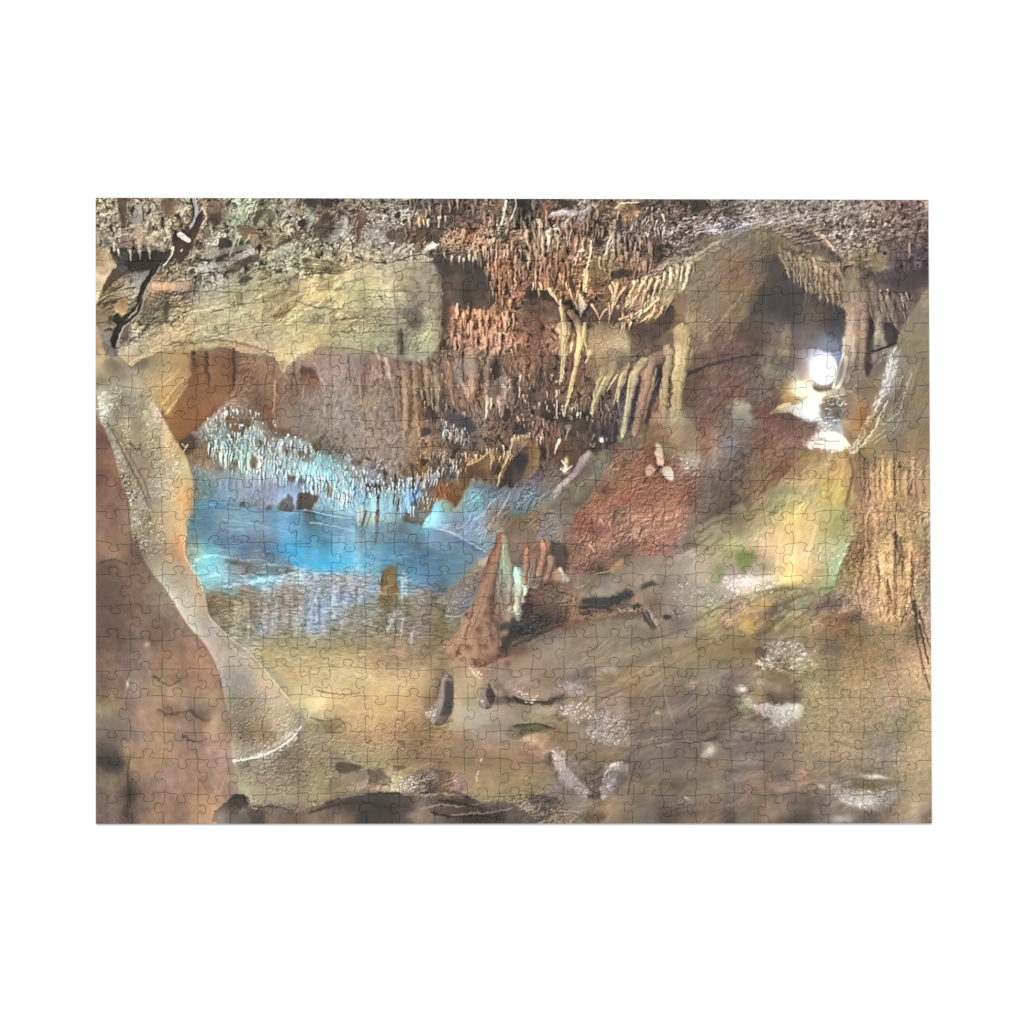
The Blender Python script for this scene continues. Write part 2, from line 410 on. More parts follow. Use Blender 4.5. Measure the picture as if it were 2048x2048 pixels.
s('cfc6ac', '32 26 41 26', 1.1, .8, .8)
p('b39a80', '38 27 43 26 43 44 39 48 37 40', 1, .7, 1)
p('38342f', '13 47 16 46 17 50 22 46 27 46 32 48 34 52 38 50 40 53 44 50 48 51 54 48 60 50 66 50 70 49 67 58 60 65 55 68 50 66 48 68 40 66 34 66 28 68 26 62 30 57 24 53 16 54', .5, .97, .8)
for x, y in ((17, 50), (31, 57), (40, 52.5), (49, 55)):
    s('b9a98a', [x, y - 8, x, y], 2.2, 1, .9)
p('9aa39c', '24 50 28 51 33 56 30 57 26 54', .5, .8)
p('5c564a', '30 58 48 58 46 64 34 64', 1.5, .5)
g('-1 46 8 49 15 55 21 60 18 66 12 72 8 80 5 88 2 97 -1 99', '2 52 8a6c40 8 54 b0905f 4 62 a07850 14 61 c0a87a 6 72 c8b890 2 88 bdb795', .4, 1, .6)
tex('-1 46 8 49 15 55 21 60 12 72 2 97 -1 99', 'emboss', .3, 6, 40, 1, 3, 1)
p('5a4432', '18 66 29 68 26 72 18 78 12 84 6 90 9 78 14 70', .5, .9, .8)
p('9aa2a4', '21 64 27 63 30 67 24 68', .5, .8, .6)
p('868a88', '34 72 46 66 52 68 48 78 44 86 38 84 35 78', .6, .8, 1)
p('b18d70', '50 79 60 78 72 79 82 77 87 79 86 86 80 84 70 87 60 85 54 83', .6, .9, .8)
p('d0ab8a', '54 80 70 82 82 79 84 81 70 85 58 83', 1, .6)
s('3a322a', '62 88 72 90 80 88 88 85', 1.3, .7, .8)
p('6e6258', '78 90 86 88 88 92 80 95', .8, .7)
p('5e584c', '42 98 52 92 64 90 70 95 66 103 64 112 58 118 50 120 42 116', 1.5, .6, 1.5)
crag('42 96 70 90 62 116 44 118', 70, 2.6, 60, 6, .4, 1.4, .8, 60)
p('3d3930', '64 100 68 97 67 106 66 116 62 110', .6, .8, .8)
# cable and clamp
p('382d27', '72 34 80 30 86 30 90 22 94 12 99 14 96 30 91 40 87 50 80 60 76 61 74 56 70 60 66 60 71 48', .6, .92, .8)
p('5a4436', '88 36 93 24 97 22 93 36 88 48', .8, .7)
p('b5834e', '78 49 81 47 80 50', .4, .9)
s('4b4138', '89 -1 91 8 92 15 90 22 86 29 82 34', 4, 4.5, 1)
s('b4b4ba', '91 -1 93 10 93.5 16 91 21 87.5 27', 2.6, 1, .95, .5)
s('24201e', '88 -1 90 9', 1.4, 1, .8)
s('c9bdaa', '78 34 86 39.5', 4.6, 4.2, 1, .4)
s('fff4e2', '79 33 86 37.5', 1.4, 1, .7)
s('7a6c5c', '80 37.5 86 41.5', 1.2, .8, .8)
p('2a2422', '71 36 77 32 78 36 75 40 72 40', .5, .9)
s('d6c8a6', '70 48 72 46 70 54 66 60 63 63', 1.6, 1.2, .85)
s('2b2420', '59 60 54 65 50 72 45 79 42 86 40 95 37 102 31 108 25 113 21 119 18 129 17 139', 3, 3.4, .95)
s('8a7f75', '61 61 56 66 52 73 47 80 44 87 42 95 39 103 33 109 27 114 23 120 20 130 19 138', 2.2, 2.6, 1, .5)
s('b3a79c', '60 62 53 73 45 87 41 99', .8, .7, .8)
p('a97d50', '18 100 22 94 27 92 29 96 28 104 27 109 23 108 19 105', .4, 1, .5)
s('d9a878', '19 104 23 107.5 27 108', 1, 1, .8)
p('8a5c34', '23 96 27 94 28 100 24 102', 1, .7)
p('2b2623', '16 112 20 106 26 110 32 106 30 112 24 118 21 122 20 130 18 138 13 136 16 124 20 118', .5, .95, .7)
p('4f4034', '24 120 30 116 32 124 29 132 24 132', 1, .8, 1)
g('-1 116 3 122 6 132 9 146 -1 146', '1 120 9a8466 3 132 b08a60 5 142 c09a70', .6, 1, .5)
p('78706a', '7 130 12 126 14 136 18 139 22 146 10 146', .6, .9, .6)
# upper right knobs
p('4a3c28', '106 18 112 15 117 17 116 23 110 27 106 22', .6, .9, .8)
p('2c2824', '119 30 123 31 121 34', .4, .9)
p('3e3830', '114 40 118 37 125 38 126 45 121 48 120 53 117 58 110 58 115 52 113 46', .5, .92, .8)
p('37322a', '131 45 136 40 142 42 140 47 134 50 130 53', .5, .92, .6)
p('7c6236', '131 31 140 28 146 30 141 35 138 42 136 38 134 33', .5, .9, .6)
s('cdc084', '134 35 131 45', 1.3, .8, .9)
s('cdc084', '143 33 138 42', 1.2, .8, .8)
s('b7bd96', '131 33 128 42 124 54', 2.4, 1.4, .8)
p('9b978d', '121 59 130 53 140 48 147 47 147 51 140 55 130 60 122 64', .4, .95, .5)
tex('121 59 140 48 147 50 122 64', 'fbm', .3, 1.2, 0, 1, 4, .5)
p('4c4439', '122 67 132 61 142 55 149 52 152 55 146 60 138 63 130 69 124 70', .5, .92, .8)
p('7c7238', '127 65 133 62 131 67', .8, .7)
p('a07c68', '143 34 149 33 151 38 148 45 144 42', .6, .85, .6)
s('3f3430', '143 33 150 33 153 37', 1.2, .8, .8)
p('453d2c', '150 12 156 10 158 12 154 17 150 23 146 27 147 18', .6, .9, .7)
p('40382a', '157 13 161 13 164 20 162 24 159 20', .5, .9, .6)
p('3c342c', '166 45 175 39 182 37 180 41 172 45 168 48', .5, .9, .6)
p('2c2825', '187 22 191 20 195 23 193 28 188 27', .5, .9)
s('39322c', '191 28 184 34 180 36', 1.6, .8, .9)
p('5c4e40', '183 32 189 30 190 38 185 40', .8, .8, 1)
b('b8c6a4', 130, 17, 14, 9, 0, .4)
b('b6c4a6', 160, 15, 6, 10, 0, .35)
b('b9c6b2', 173, 50, 10, 8, 0, .4)
s('cfdcc0', '124 10 122 26', 1.2, .6, .6)
s('d4dcc2', '130 4 135 16', 1, .6, .6)
s('c8bb98', '103 2 98 10 95 14', 1.2, 1, .7)
s('c9c9c4', '99 10 102 18 97 28', 2, 1.2, .6)
p('6c5a48', '98 32 104 28 106 36 99 38', 1, .7, 1)
p('35302b', '100 57 105 58 97 60 90 60', .5, .8)
p('9fb0b4', '95 64 108 60 112 66 100 70', 1.5, .5, 1)
s('d8bc92', '84 69 87 66 92 65 93 70 90 73', 1.3, 1, .85)
p('4a3c30', '86 69 90 67 91 70 88 72', .5, .8)
s('2a2622', '91 73 93 76 91 81 88 83', 1.6, 1, .9)
s('26221f', '91 86 92 92', 1.4, 1, .8)
s('26221f', '96 92 96 96', 1.6, 1, .8)
s('35302a', '97 70 108 69 116 70 120 73', 1.4, .7, .85)
p('4a423a', '131 77 138 73 146 74 142 77 137 83 133 79', .5, .85, .7)
p('6a5440', '130 88 135 87 136 96 133 101 128 100', .7, .9, .7)
s('e6dfb4', '129 92 131 103', 1, .7, .8)
s('e6dfb4', '136 94 137 102', 1.2, .7, .8)
p('7c5c40', '164 108 175 102 185 95 193 88 191 94 183 103 175 111 166 113', .7, .9, .8)
s('dcc896', '166 113 176 112 184 102 194 91', 1.2, 1, .8)
s('3b342c', '175 77 180 82 171 92', 1.5, 1, .85)
p('5e4c3c', '180 88 186 86 184 92 180 94', 1, .7, 1)
s('3a362e', '98 91 110 90 122 87 134 84', .8, .6, .6)
s('3a362e', '104 127 118 123 134 119 150 117 170 112 193 109', .7, .7, .6)
s('e0d2a0', '98 118 112 117 126 111 140 112 158 104', .9, .8, .7)
s('d8c698', '36 136 52 135 66 132 76 124 84 113 88 110', 1.8, 1, .8)
s('a88c64', '76 126 82 116 88 112 98 118', 1.6, 1, .6)
p('a98860', '84 117 90 114 96 119 92 124', 1, .8, .6)
s('2e2c28', '88 111 94 115 100 119', 1, .6, .8)
s('e4d6a6', '60 130 70 127', .8, .6, .7)
s('b09878', '40 110 34 122 30 134', 1.4, 1, .5)
p('8e6c48', '40 140 46 138 48 144 42 145', 1, .8, 1)
s('d7bf8e', '20 141 32 137 46 134 60 132', 1.4, 1, .7)

# ================= tile 1,0 : slab, shadow, red rock =================
t(1, 0)
crag('0 0 60 2 52 45 0 50', 130, 4, 82, 21, .45, 1.45, .8)
crag('45 2 120 10 110 50 30 52', 170, 3, -20, 22, .5, 1.4, .7, 60)
crag('75 2 193 2 193 60 125 55 90 38', 300, 3.4, 75, 23, .42, 1.45, .85, 50)
crag('0 60 110 50 122 70 126 110 110 142 60 140 0 140', 300, 2.6, -12, 24, .62, 1.25, .6, 45)
crag('134 100 193 90 193 145 122 145', 200, 4, 80, 25, .55, 1.35, .75, 40)
p('37332f', '0 2 26 2 24 10 14 6 4 8', 1, .7, 1)
p('463a30', '18 14 26 16 27 30 22 38 14 38 10 26', 1, .75, 1.2)
b('a6c2ae', 6, 15, 6, 9, 0, .5)
p('9ba3a6', '22 40 30 26 36 18 40 20 32 40', 1, .5, 1)
p('5a4638', '47 18 54 12 58 15 54 26 52 36 48 45 46 36', .6, .85, .8)
s('b7a590', '49 22 47 34 48 44', .9, .5, .7)
p('c0c6b4', '37 20 41 19 40 30 37 38 34 40', .8, .5, .8)
p('a5a9aa', '54 30 70 26 76 34 72 42 54 46', 1.5, .45, 1.5)
p('4e4034', '75 32 82 30 92 34 96 42 84 42 76 38', .6, .85, 1)
p('4f4038', '98 20 104 17 112 25 108 40 96 40 90 30', 1.5, .6, 1.5)
p('36302c', '110 26 122 22 130 28 128 36 120 42 112 38', 1.2, .7, 1.5)
for x, y, l in ((106, 20, 7), (110, 21, 4), (114, 21, 6), (124, 18, 10), (130, 18, 4)):
    s('c8a876' if x < 120 else 'dcd2a4', [x, y, x, y + l], 2.2, .9, .95)
p('a8714e', '124 40 132 30 142 28 150 34 148 44 138 50 126 50', 2, .6, 2)
p('96603f', '150 30 158 32 156 40 150 40', 1.5, .6, 1.5)
tex('122 42 132 28 158 30 150 48 126 52', 'pit', 1.2, 2.2, 60, 1, 7, 1, 3, 0, .05)
p('a9acb0', '108 50 112 45 118 41 124 43 120 47 114 49 110 55', .5, .9, .8)
s('f0f0f0', '111 48 119 42', .8, .6, .7)
s('e0d8b0', '99 49 98 58', 1.6, .8, .9)
s('b8c8c8', '186 3 184 14 182 24', 2.2, 1.2, .9)
s('e8e8e0', '187 3 185 14 182 25', .9, .7, .8)
s('d6d2bc', '193 14 189 22 182 25', 1.4, .8, .8)
p('6a5b45', '175 4 184 4 180 22 176 18', 1, .7, 1)
glints('160 28 180 22 178 50 152 60', 55, 'e6e4d0', 1, 5, 100, 3, .8, 20)
p('2e2a28', '164 50 170 47 174 52 168 55', .6, .85, .8)
p('38322e', '180 34 190 34 192 46 186 44', 1, .7, 1)
s('cdb98e', '177 42 177 62', 1.6, .8, .8)
s('3a3430', '64 60 80 60 96 55 110 53 122 57', 1.1, .8, .8)
s('c7b7a0', '66 62 90 60 108 58 118 57 122 54', 1.2, .8, .7)
p('2e2c28', '70 60 75 58 75 62', .5, .8)
p('5c5034', '0 56 14 58 30 60 34 64 34 70 0 68', 1, .5, 1)
for i in range(6):
    s('37321f', [0, 58 + i * 2, 16, 59 + i * 2.1, 33, 63 + i * 1.5], .7, .5, .7)
s('3c3224', '0 71 20 70 34 71', 1.2, .8, .8)
p('6a5240', '14 72 17 72 18 80 15 84', .8, .7, .8)
p('8c6c50', '24 72 27 74 26 80 20 86 15 84', .9, .6, .8)
s('e6dca6', '0 103 12 99 20 92 28 84 33 76', 1.3, 1, .85)
s('d6d6a0', '27 103 36 94 44 88 56 80', 1.3, .8, .7)
g('70 84 76 80 82 77 82 85 74 86', '74 82 c2c896 80 80 c8cc9c', .6, .8)
g('36 98 44 93 56 88 70 87 92 88 95 95 90 102 70 100 50 101', '44 97 9aa08c 60 93 a2aa94 80 92 b0b896 90 97 a0aa92 60 100 8c948c', 1, .75, .6)
s('3a3c34', '34 102 46 95 58 90 66 87 82 85 94 87', .9, .8, .75)
s('34352e', '70 88 74 94 80 101', .8, .5, .7)
for i in range(8):
    s('3e4036', [26 + i * 3, 102 + i * 1.2, 46, 105 + i, 70, 103 + i * 1.5, 96, 103 + i], .7, .5, .5, wob=1)
crag('30 100 96 100 96 118 30 116', 80, 2.4, -8, 27, .5, 1.2, .7, 30)
p('8c6e58', '49 117 58 114 66 114 66 121 54 122', 1.2, .6, 1)
s('d8c490', '21 109 23 122 16 130 10 140', 2.4, 2, .7)
s('e4d8a4', '6 130 10 138 8 144', 1.6, 1, .7)
p('6e6058', '96 105 104 103 108 108 104 118 98 122 96 112', .8, .7, 1)
p('373230', '96 114 100 115 103 120 98 122', .6, .85, .8)
s('37322c', '89 122 90 132 89 143', 2.6, 1.4, .9)
b('3c3a34', 82, 128, 3, 4, 0, .6)
s('8e7a70', '99 60 100 80 98 100', 4, 3, .35, 2)
b('9ab07c', 118, 132, 6, 12, 15, .55)
b('a8bc84', 112, 140, 6, 5, 0, .5)
s('b8c898', '126 112 124 124 120 134 114 142', 1.2, .8, .6)
crag('100 60 126 60 126 135 100 135', 90, 2.2, 85, 28, .6, 1.25, .6, 60)
# the shadowed hollow
g('118 60 124 52 128 57 135 57 143 57 150 58 160 61 166 66 170 74 174 84 176 102 171 104 157 103 150 105 140 101 133 96 133 112 130 126 125 131 127 110 128 90 127 78 122 66', '126 60 463e3c 140 70 5a504a 150 66 57504a 165 78 524a46 168 96 4a4442 150 92 47413f 136 82 54473f 130 110 5a4a40 128 125 6a5848', .4, 1, .7)
s('80604a', '135 86 131 92 128 100', 2, 1.4, .7, 1)
p('6a564a', '148 78 160 80 166 92 158 88', 2, .5)
for x, y, l in ((129, 54, 7), (136, 57, 6), (143, 57, 5), (147, 58, 7), (163, 60, 6), (169, 64, 8), (152, 56, 3), (158, 52, 8)):
    s('cdbf98', [x, y - 2, x, y + l], 2, .8, .95)
p('8e5a48', '134 98 138 101 146 104 152 106 152 116 136 112', .8, .6, 1)
s('4a4240', '154 103 154 116', 3, 1, .7)
p('b08a76', '164 105 172 104 173 116 168 118 164 112', 1, .6, 1)
p('7c3c34', '182 70 193 68 193 80 188 82 183 78', 1.2, .8, 1)
drips('166 64 193 58 193 105 178 105', 26, '8c6a52 a07a5e 94705a', 5, 12, 2.2, 88, 3)
drips('160 104 193 104 193 145 150 145', 22, 'a8785c 9a6a52 b08468', 4, 9, 1.8, 80, 4, .7, 15)
for x, y in ((160, 113), (136, 118), (151, 128), (181, 132), (138, 132)):
    b('463a34', x, y, 2.6, 3.4, 20, .75)

# ================= tile 2,0 : red ceiling with drips =================
t(2, 0)
crag('0 0 193 0 193 35 130 66 0 70', 420, 3.6, 70, 31, .42, 1.45, .85, 45)
crag('0 55 130 60 120 110 0 110', 180, 4, 82, 32, .5, 1.35, .8, 25)
p('383430', '0 4 14 3 13 14 6 18 0 17', .8, .85, 1)
s('e0e0d2', '2 2 1 10 -2 20', 1.6, 1, .8)
p('393430', '42 3 60 3 56 9 46 9', 1, .8, 1)
p('7c5644', '18 8 34 6 34 20 22 22', 1.5, .55, 1.5)
p('c3bfc2', '34 15 42 11 50 12 56 14 62 14 72 6 78 7 70 13 62 15 54 17 44 16 36 18', .7, .65, 1)
s('c9c6a8', '60 13 54 17 48 22 46 28', 2.6, 1.4, .75)
s('ffffff', '35 15 42 13 50 13', .9, .7, .7)
s('ffffff', '64 13 72 8', .9, .7, .6)
s('ffffff', '21 20 25 25', 1.2, .7, .7)
p('312c2a', '73 22 78 20 82 24 84 30 80 36 82 42 77 46 74 34', .6, .85, 1)
p('82634a', '96 12 104 4 114 6 112 22 102 27 98 20', 1.5, .6, 1.5)
p('34302d', '96 16 100 18 100 28 96 28', .6, .85, .7)
s('dcd8c4', '116 4 104 5 98 6 94 10', 1.4, 1, .75)
s('c4c4b4', '97 14 96 21', 1.2, .8, .7)
s('cac8b8', '93 32 88 40 86 47 84 54', 1.6, .9, .9)
s('e8e6da', '93 34 90 42 85 53', .7, .5, .8)
s('c9c0a2', '90 36 98 34', 1, .6, .6)
s('c8d0c0', '42 28 32 31 29 36 28 46 26 55', 2.4, 1, .85)
s('b9c4b0', '33 36 34 44', 1.6, .8, .8)
s('cfd4b8', '18 46 20 54 24 52', 1.6, 1, .8)
g('12 30 20 28 26 36 24 50 18 52 14 40', '16 36 6c5c42 22 46 766a50', 1, .7, 1)
s('b89a70', '10 32 12 44', 1.4, .8, .7)
p('a0785a', '48 38 60 36 68 38 70 48 60 50 54 46', 1.2, .6, 1)
s('e8dcb0', '60 50 63 48 66 49 62 50 62 58', 1.5, .8, .85)
s('e0d8a6', '72 40 71 50 69 60 68 65', 1.8, 1, .9)
s('dcd4ac', '60 52 57 56 54 59', 1, .5, .8)
g('66 67 68.5 67 68 76 67 87 64 87 63.5 84 65 74', '67 70 e0dc9c 66 80 d6cf8c', .4, 1)
s('b0a468', '68.5 70 67.5 84', 1, .8, .7)
p('34302e', '112 6 130 4 128 16 122 28 114 26 118 14', 1.5, .5, 1.5)
drips('112 14 140 8 134 34 112 32', 26, '9a948c 86807a b0a8a0', 3, 8, 1.2, 110, 5, .7, 12)
s('c8a878', '138 16 139 23', 2.4, 1, .85)
p('33302d', '165 2 177 3 177 11 166 14', .8, .85, 1)
glints('154 20 193 18 193 34 165 34', 60, 'dcd8e4', 1, 6, -12, 4, .8, 18)
s('c4bcc6', '168 34 176 31 186 31 193 33', 1.4, 1, .7)
s('f4f0f4', '166 32 176 28 190 24', .9, .7, .6)
drips('124 30 150 28 150 32 124 33', 12, 'bcae88', 3, 6, 1.1, 90, 6)
p('3a332e', '118 48 134 44 140 50 134 58 120 54', 1.5, .55, 1.5)
p('8b6a58', '84 56 100 52 130 58 128 68 100 68 86 66', 1.5, .45, 1.5)
p('3d3833', '88 70 98 67 106 67 112 68 120 68 110 71 98 75 90 74', .7, .85, 1.2)
p('675844', '74 58 82 58 84 74 82 82 72 84 70 70', 1.2, .75, 1.2)
s('2e2a26', '76 80 86 79', .9, .5, .8)
drips('0 60 60 56 60 88 40 92 10 85', 30, '9a7054 aa7e5e 8c644c', 6, 14, 2, 88, 7, .85, 6)
p('302d2c', '34 65 38 62 41 70 40 80 37 84 35 76', .5, .9, .7)
p('302d2c', '28 62 31 60 31 68 29 67', .5, .85)
p('332f2e', '51 72 56 74 57 84 53 86 51 80', .5, .85, .6)
p('2f2c2c', '15 58 19 60 18 68 15 67', .5, .85)
p('2f2c2b', '4 50 11 54 11 60 3 59', .6, .85, .8)
# hollow with drips
g('12 84 15 80 19 82 24 85 28 86 32 85 34 88 38 94 42 100 44 108 46 114 52 113 58 112 64 115 72 118 80 118 87 113 92 104 98 102 100 108 104 110 95 112 88 118 70 122 50 116 40 112 30 98 12 94 10 88', '20 88 3c3734 36 95 47403c 50 108 4c4644 60 110 47433f 76 116 3c3634 94 106 554a48', .5, .95, .8)
g('12 94 24 93 34 96 41 100 43 112 30 118 10 118 8 100', '14 98 5a4c44 30 104 7a665c 22 112 6f4f40 38 112 7c6e62', 1, .8, 1)
s('35302e', '48 98 52 97 53 106 48 110', 4, 5, .9, .6)
for l, w in (('33 84 38 92 44 100', 3), ('52 86 54 92 56 97', 2.2), ('60 86 58 94 55 98', 1.8), ('18 79 17.5 86', 1.4), ('23 84 23 93', 1.3), ('90 82 91 90 90 96', 3.4), ('58 96 60 104', 2.2), ('72 100 76 105 79 112', 2.6), ('86 103 80 110 79 116', 2)):
    tube('b99a76', l, w * 1.15, w * .3)
p('c6d0b4', '61 88 64 94 67 98 66 103 63 106 62 112 61 104 60 96', .4, .95, .4)
s('d8dcc0', '57 97 59 103', 1.6, .6, .9)
s('d8dcc4', '43 95 44 101', 1.8, .8, .9)
s('cfd6c0', '62.5 105 62 111', 1, .4, .9)
p('b8bca0', '44 104 48 108 50 114 54 118 46 116 43 112', .8, .8, .8)
s('d8cca0', '104 82 98 88 94 94 92 102 89 110 88 116', 2.2, .9, .9)
s('e4d8ac', '91 78 94 84 92 92', 1.4, .9, .8)
p('6c5448', '104 84 109 81 110 90 106 96 103 96', .6, .9, .7)
g('110 80 114 78 116 82 112 90 110 96 106 100 103 102 104 96 107 90', '112 82 a88858 110 90 c9b884 105 99 dcd29a', .5, .95, .4)
s('d8cca4', '113 78 119 76', 1, .7, .8)
drips('112 76 134 74 134 100 112 102', 26, 'a89478 8e7a60 bca888', 5, 11, 2.2, 98, 8, .85, 8)
p('3a3633', '124 85 132 84 132 90 126 91', .8, .75, 1.2)
p('30302e', '133 73 140 70 138 76 134 78', .6, .85, .8)
g('136 86 144 76 150 74 154 80 152 87 146 92 140 98 136 92', '140 90 9c8e6c 148 82 8a7c60 142 95 b4a884', .6, .9, .5)
drips('140 66 166 54 166 62 146 76', 16, 'c4b490 b8a682 a8946e', 7, 14, 2, 100, 9, .9, 4)
s('d6c8a4', '164 60 160 72 157 84', 2.6, 2.6, .9)
s('8c7654', '166 60 162 72 159 84', 1, 1, .7)
glints('126 66 166 54 160 60 140 68 134 76', 40, 'e0dcd0', 1, 5, -40, 5, .7, 20)
s('b8a884', '134 64 146 56 160 56 168 56 180 46 193 38', 2, 1.4, .6)
s('8a7a64', '168 58 182 48 193 40', 5, 4, .4, 2)
# ridge of drips and shadowed recess beneath
p('5a4a44', '104 116 118 113 124 118 134 110 138 100 146 100 148 108 142 124 128 134 110 142 106 134', .8, .9, 1)
p('473f3d', '138 104 144 100 148 99 147 108 141 123 137 126 136 112', .6, .95, .5)
p('5f4a42', '112 116 126 118 134 116 130 130 116 134', 2, .5)
for l in ('136 92 128 100 120 106 110 112 102 118 98 124', '150 86 140 98 134 108 130 114', '132 104 122 112 112 118', '98 112 110 108 118 104'):
    tube('c0a27c', l, 3, 1.4, .9)
    s('6a5242', [v + (1.5 if i % 2 else .8) for i, v in enumerate(map(float, l.split()))], 1.2, .8, .7)
drips('100 106 136 96 134 106 104 118', 16, 'b0946e c8b088 9c7c5c', 4, 9, 1.5, 105, 11)
s('8a6c4c', '122 120 138 110 150 95', 1.4, 1, .5)
g('147 92 154 88 162 90 160 104 155 124 150 120 148 108', '152 95 8a6450 156 108 96755a 152 118 7a5c4a', .8, .8, .6)
s('c4b48c', '163 96 160 110 158 124', 1.6, 1.2, .75)
g('128 132 142 122 152 120 160 126 164 138 164 146 126 146 122 140', '132 140 8c6448 146 130 9a8058 158 138 b4a476 150 143 a89468', .8, .8, .8)
g('40 116 52 116 53 124 50 134 49 146 43 146 42 130', '46 120 c4bc90 50 126 d0c890 46 138 b0a06c', .5, .9, .7)
crag('40 118 52 118 50 145 42 145', 26, 2, 85, 34, .55, 1.2, .8, 40)
for l, w, c in (('55 126 54 134 52 143', 2.2, 'dcd49c'), ('58 117 62 124 62 134 58 145', 3.4, 'cfc280'), ('68 124 66 134 70 144', 2.6, 'b49a70')):
    s(c, l, w, w * .8, .9)
p('5a4838', '66 130 69 124 70 132 68 140 65 142', .6, .8, .5)
p('7e5a48', '52 118 57 118 56 126 53 134', .8, .7, .6)
g('72 120 88 117 96 124 104 128 106 146 70 146', '80 128 a0906a 92 134 a4967c 100 142 8c7c62 76 140 b09c6c', 1, .7, .8)
tex('72 120 88 117 104 128 106 146 70 146', 'emboss', .7, 1.6, 90, 1, 6, 1)
s('dcccA4'.lower(), '100 116 98 126', 1.4, .8, .7)
p('705046', '14 124 24 120 26 130 22 142 16 140', 1.5, .6)
s('4a3a34', '26 122 24 134 21 144', 1.6, 1, .6)
g('164 56 193 40 193 146 164 146', '170 66 8a7c60 184 60 7c6a56 176 90 7f6f58 188 100 7a6450 172 120 8c7c62 188 135 6c5a4c 168 140 7f7058', 4, .5, 1)
tex('164 56 193 40 193 146 164 146', 'emboss', .6, 2.6, -50, 2, 8, 2)

# ================= tile 3,0 : arch and cave mouth =================
t(3, 0)
crag('0 5 193 2 193 30 150 45 110 50 90 30 50 26 0 32', 330, 3.4, -18, 41, .45, 1.4, .8, 28)
crag('0 32 50 26 62 32 52 56 30 80 0 110', 110, 4, -55, 42, .6, 1.25, .6, 25)
s('b8b2c4', '0 36 14 30 28 25 44 23 58 24', 4, 3, .45, 1.5)
s('e6e0e8', '2 32 16 27 30 23', 1.4, 1, .55)
glints('0 8 70 14 100 12 70 28 0 30', 90, 'e4dcd8', .9, 6, -14, 6, .6, 15)
p('33302e', '0 9 10 9 12 15 4 18 0 17', 1, .7, 1)
s('c8b8a8', '58 27 74 22 96 15 118 9', 1.6, 1, .55)
s('a08c84', '50 19 80 15 120 8 150 4', 2.2, 1.2, .45)
g('0 36 18 30 34 26 54 26 60 30 62 40 56 50 46 50 36 60 24 76 12 92 0 104', '8 40 8a7454 26 34 85735a 44 34 75664c 55 42 7f6c4c 12 60 90664c 28 52 7a6550 6 84 7f6250 18 74 6f5a48', 1.5, .7, 1.2)
tex('0 36 18 30 54 26 62 40 36 60 0 104', 'emboss', .7, 4, -50, 2, 4, 2)
s('c4a480', '0 43 10 36 22 30 34 27', 1.6, 1.2, .6)
s('57483a', '12 46 18 38 30 32', 2.2, 1, .5)
for l in ('25 34 24 48', '32 32 31 42', '15 40 13 54', '40 34 39 46'):
    s('a89878', l, 1.6, .7, .7)
b('4a3e34', 45, 37, 2.5, 2, 30, .7)
p('8c5e50', '8 44 13 43 13 52 6 58 6 66 10 80 0 96 0 60 4 50', 2, .5, 1)
# dark mouth
g('40 56 46 53 51 56 54 62 58 66 60 72 63 79 67 82 73 84 76 86 78 96 80 99 84 88 87 92 91 98 95 95 99 101 103 101 108 98 114 104 114 112 112 124 110 134 109 146 2 146 10 128 14 118 22 106 28 92 34 80 36 70', '45 66 46423e 40 92 4a4748 60 84 4d4d50 55 110 4a4849 72 120 4f4c50 90 112 5a5254 106 112 484648 20 128 544840 40 136 5e5450 60 140 6a6a74 80 134 68687a 100 140 7c8ca0 104 124 585a66 8 142 6a5248', 1, .97, .8)
p('7a5e50', '30 72 38 68 48 70 46 75 38 79 32 80', 1, .75, 1)
p('5a4a44', '66 100 78 98 96 102 100 108 84 110 70 108', 2, .6, 1)
g('12 146 10 128 18 116 26 100 34 84 36 78 35 88 32 100 24 116 14 128', '20 112 6c5c4e 14 134 75604e 30 94 5f5348', 1.5, .6)
p('302d2e', '10 126 14 116 19 118 16 124', .8, .8, .6)
g('36 140 44 126 48 116 52 118 55 128 52 146 36 146', '46 130 5f5058 50 120 645660', 1.5, .8, .6)
g('50 146 53 126 57 118 62 122 64 134 60 146', '57 130 8a7c68 60 140 7c6e60', 1.2, .85, .8)
g('68 146 70 138 78 137 84 146', '74 142 8c7a68', 1, .8, .6)
b('8c94b0', 92, 140, 16, 14, 0, .5)
b('c8d4f0', 96, 148, 14, 9, 0, .7)
# fringe of stalactites over the mouth
g('52 48 62 30 72 36 76 46 88 56 100 62 108 68 113 80 114 104 110 100 104 98 98 88 90 84 80 78 70 68 60 60 56 54', '60 42 86705a 70 52 7a6350 84 64 826a58 96 72 8a705c 108 84 8c7462 104 92 7a6454', 1, .75, 1)
crag('52 48 62 30 88 56 113 80 112 100 80 78 60 62', 90, 3, 80, 45, .5, 1.35, .8, 25)
p('4a3f3c', '66 34 80 32 88 38 98 46 108 54 112 58 104 60 92 56 80 48 72 44', 1, .75, 1.2)
s('b39874', '85 32 92 36 98 42 103 48', 3, 1.6, .85)
s('f4ecd0', '102 48 104 49', 1.6, 1, .9)
for l, w in (('54 50 57 58 59 66', 3), ('63 60 66 72 66 79', 3), ('70 58 72 66 69 78', 2.2), ('76 58 78 72 77 84', 3.4), ('84 56 88 64 86 78', 3), ('88 62 92 74 91 78', 2), ('77 76 77 90 76 98', 2.6), ('81 80 83 88 79 97', 2.6), ('90 80 90 92 91 99', 4), ('95 86 97 92 95 101', 2.4), ('101 86 103 94 102 104', 4), ('108 90 110 98 111 103', 3), ('69 72 70 78', 1.8), ('86 82 87 88', 2)):
    tube('987e68', l, w * 1.2, .8)
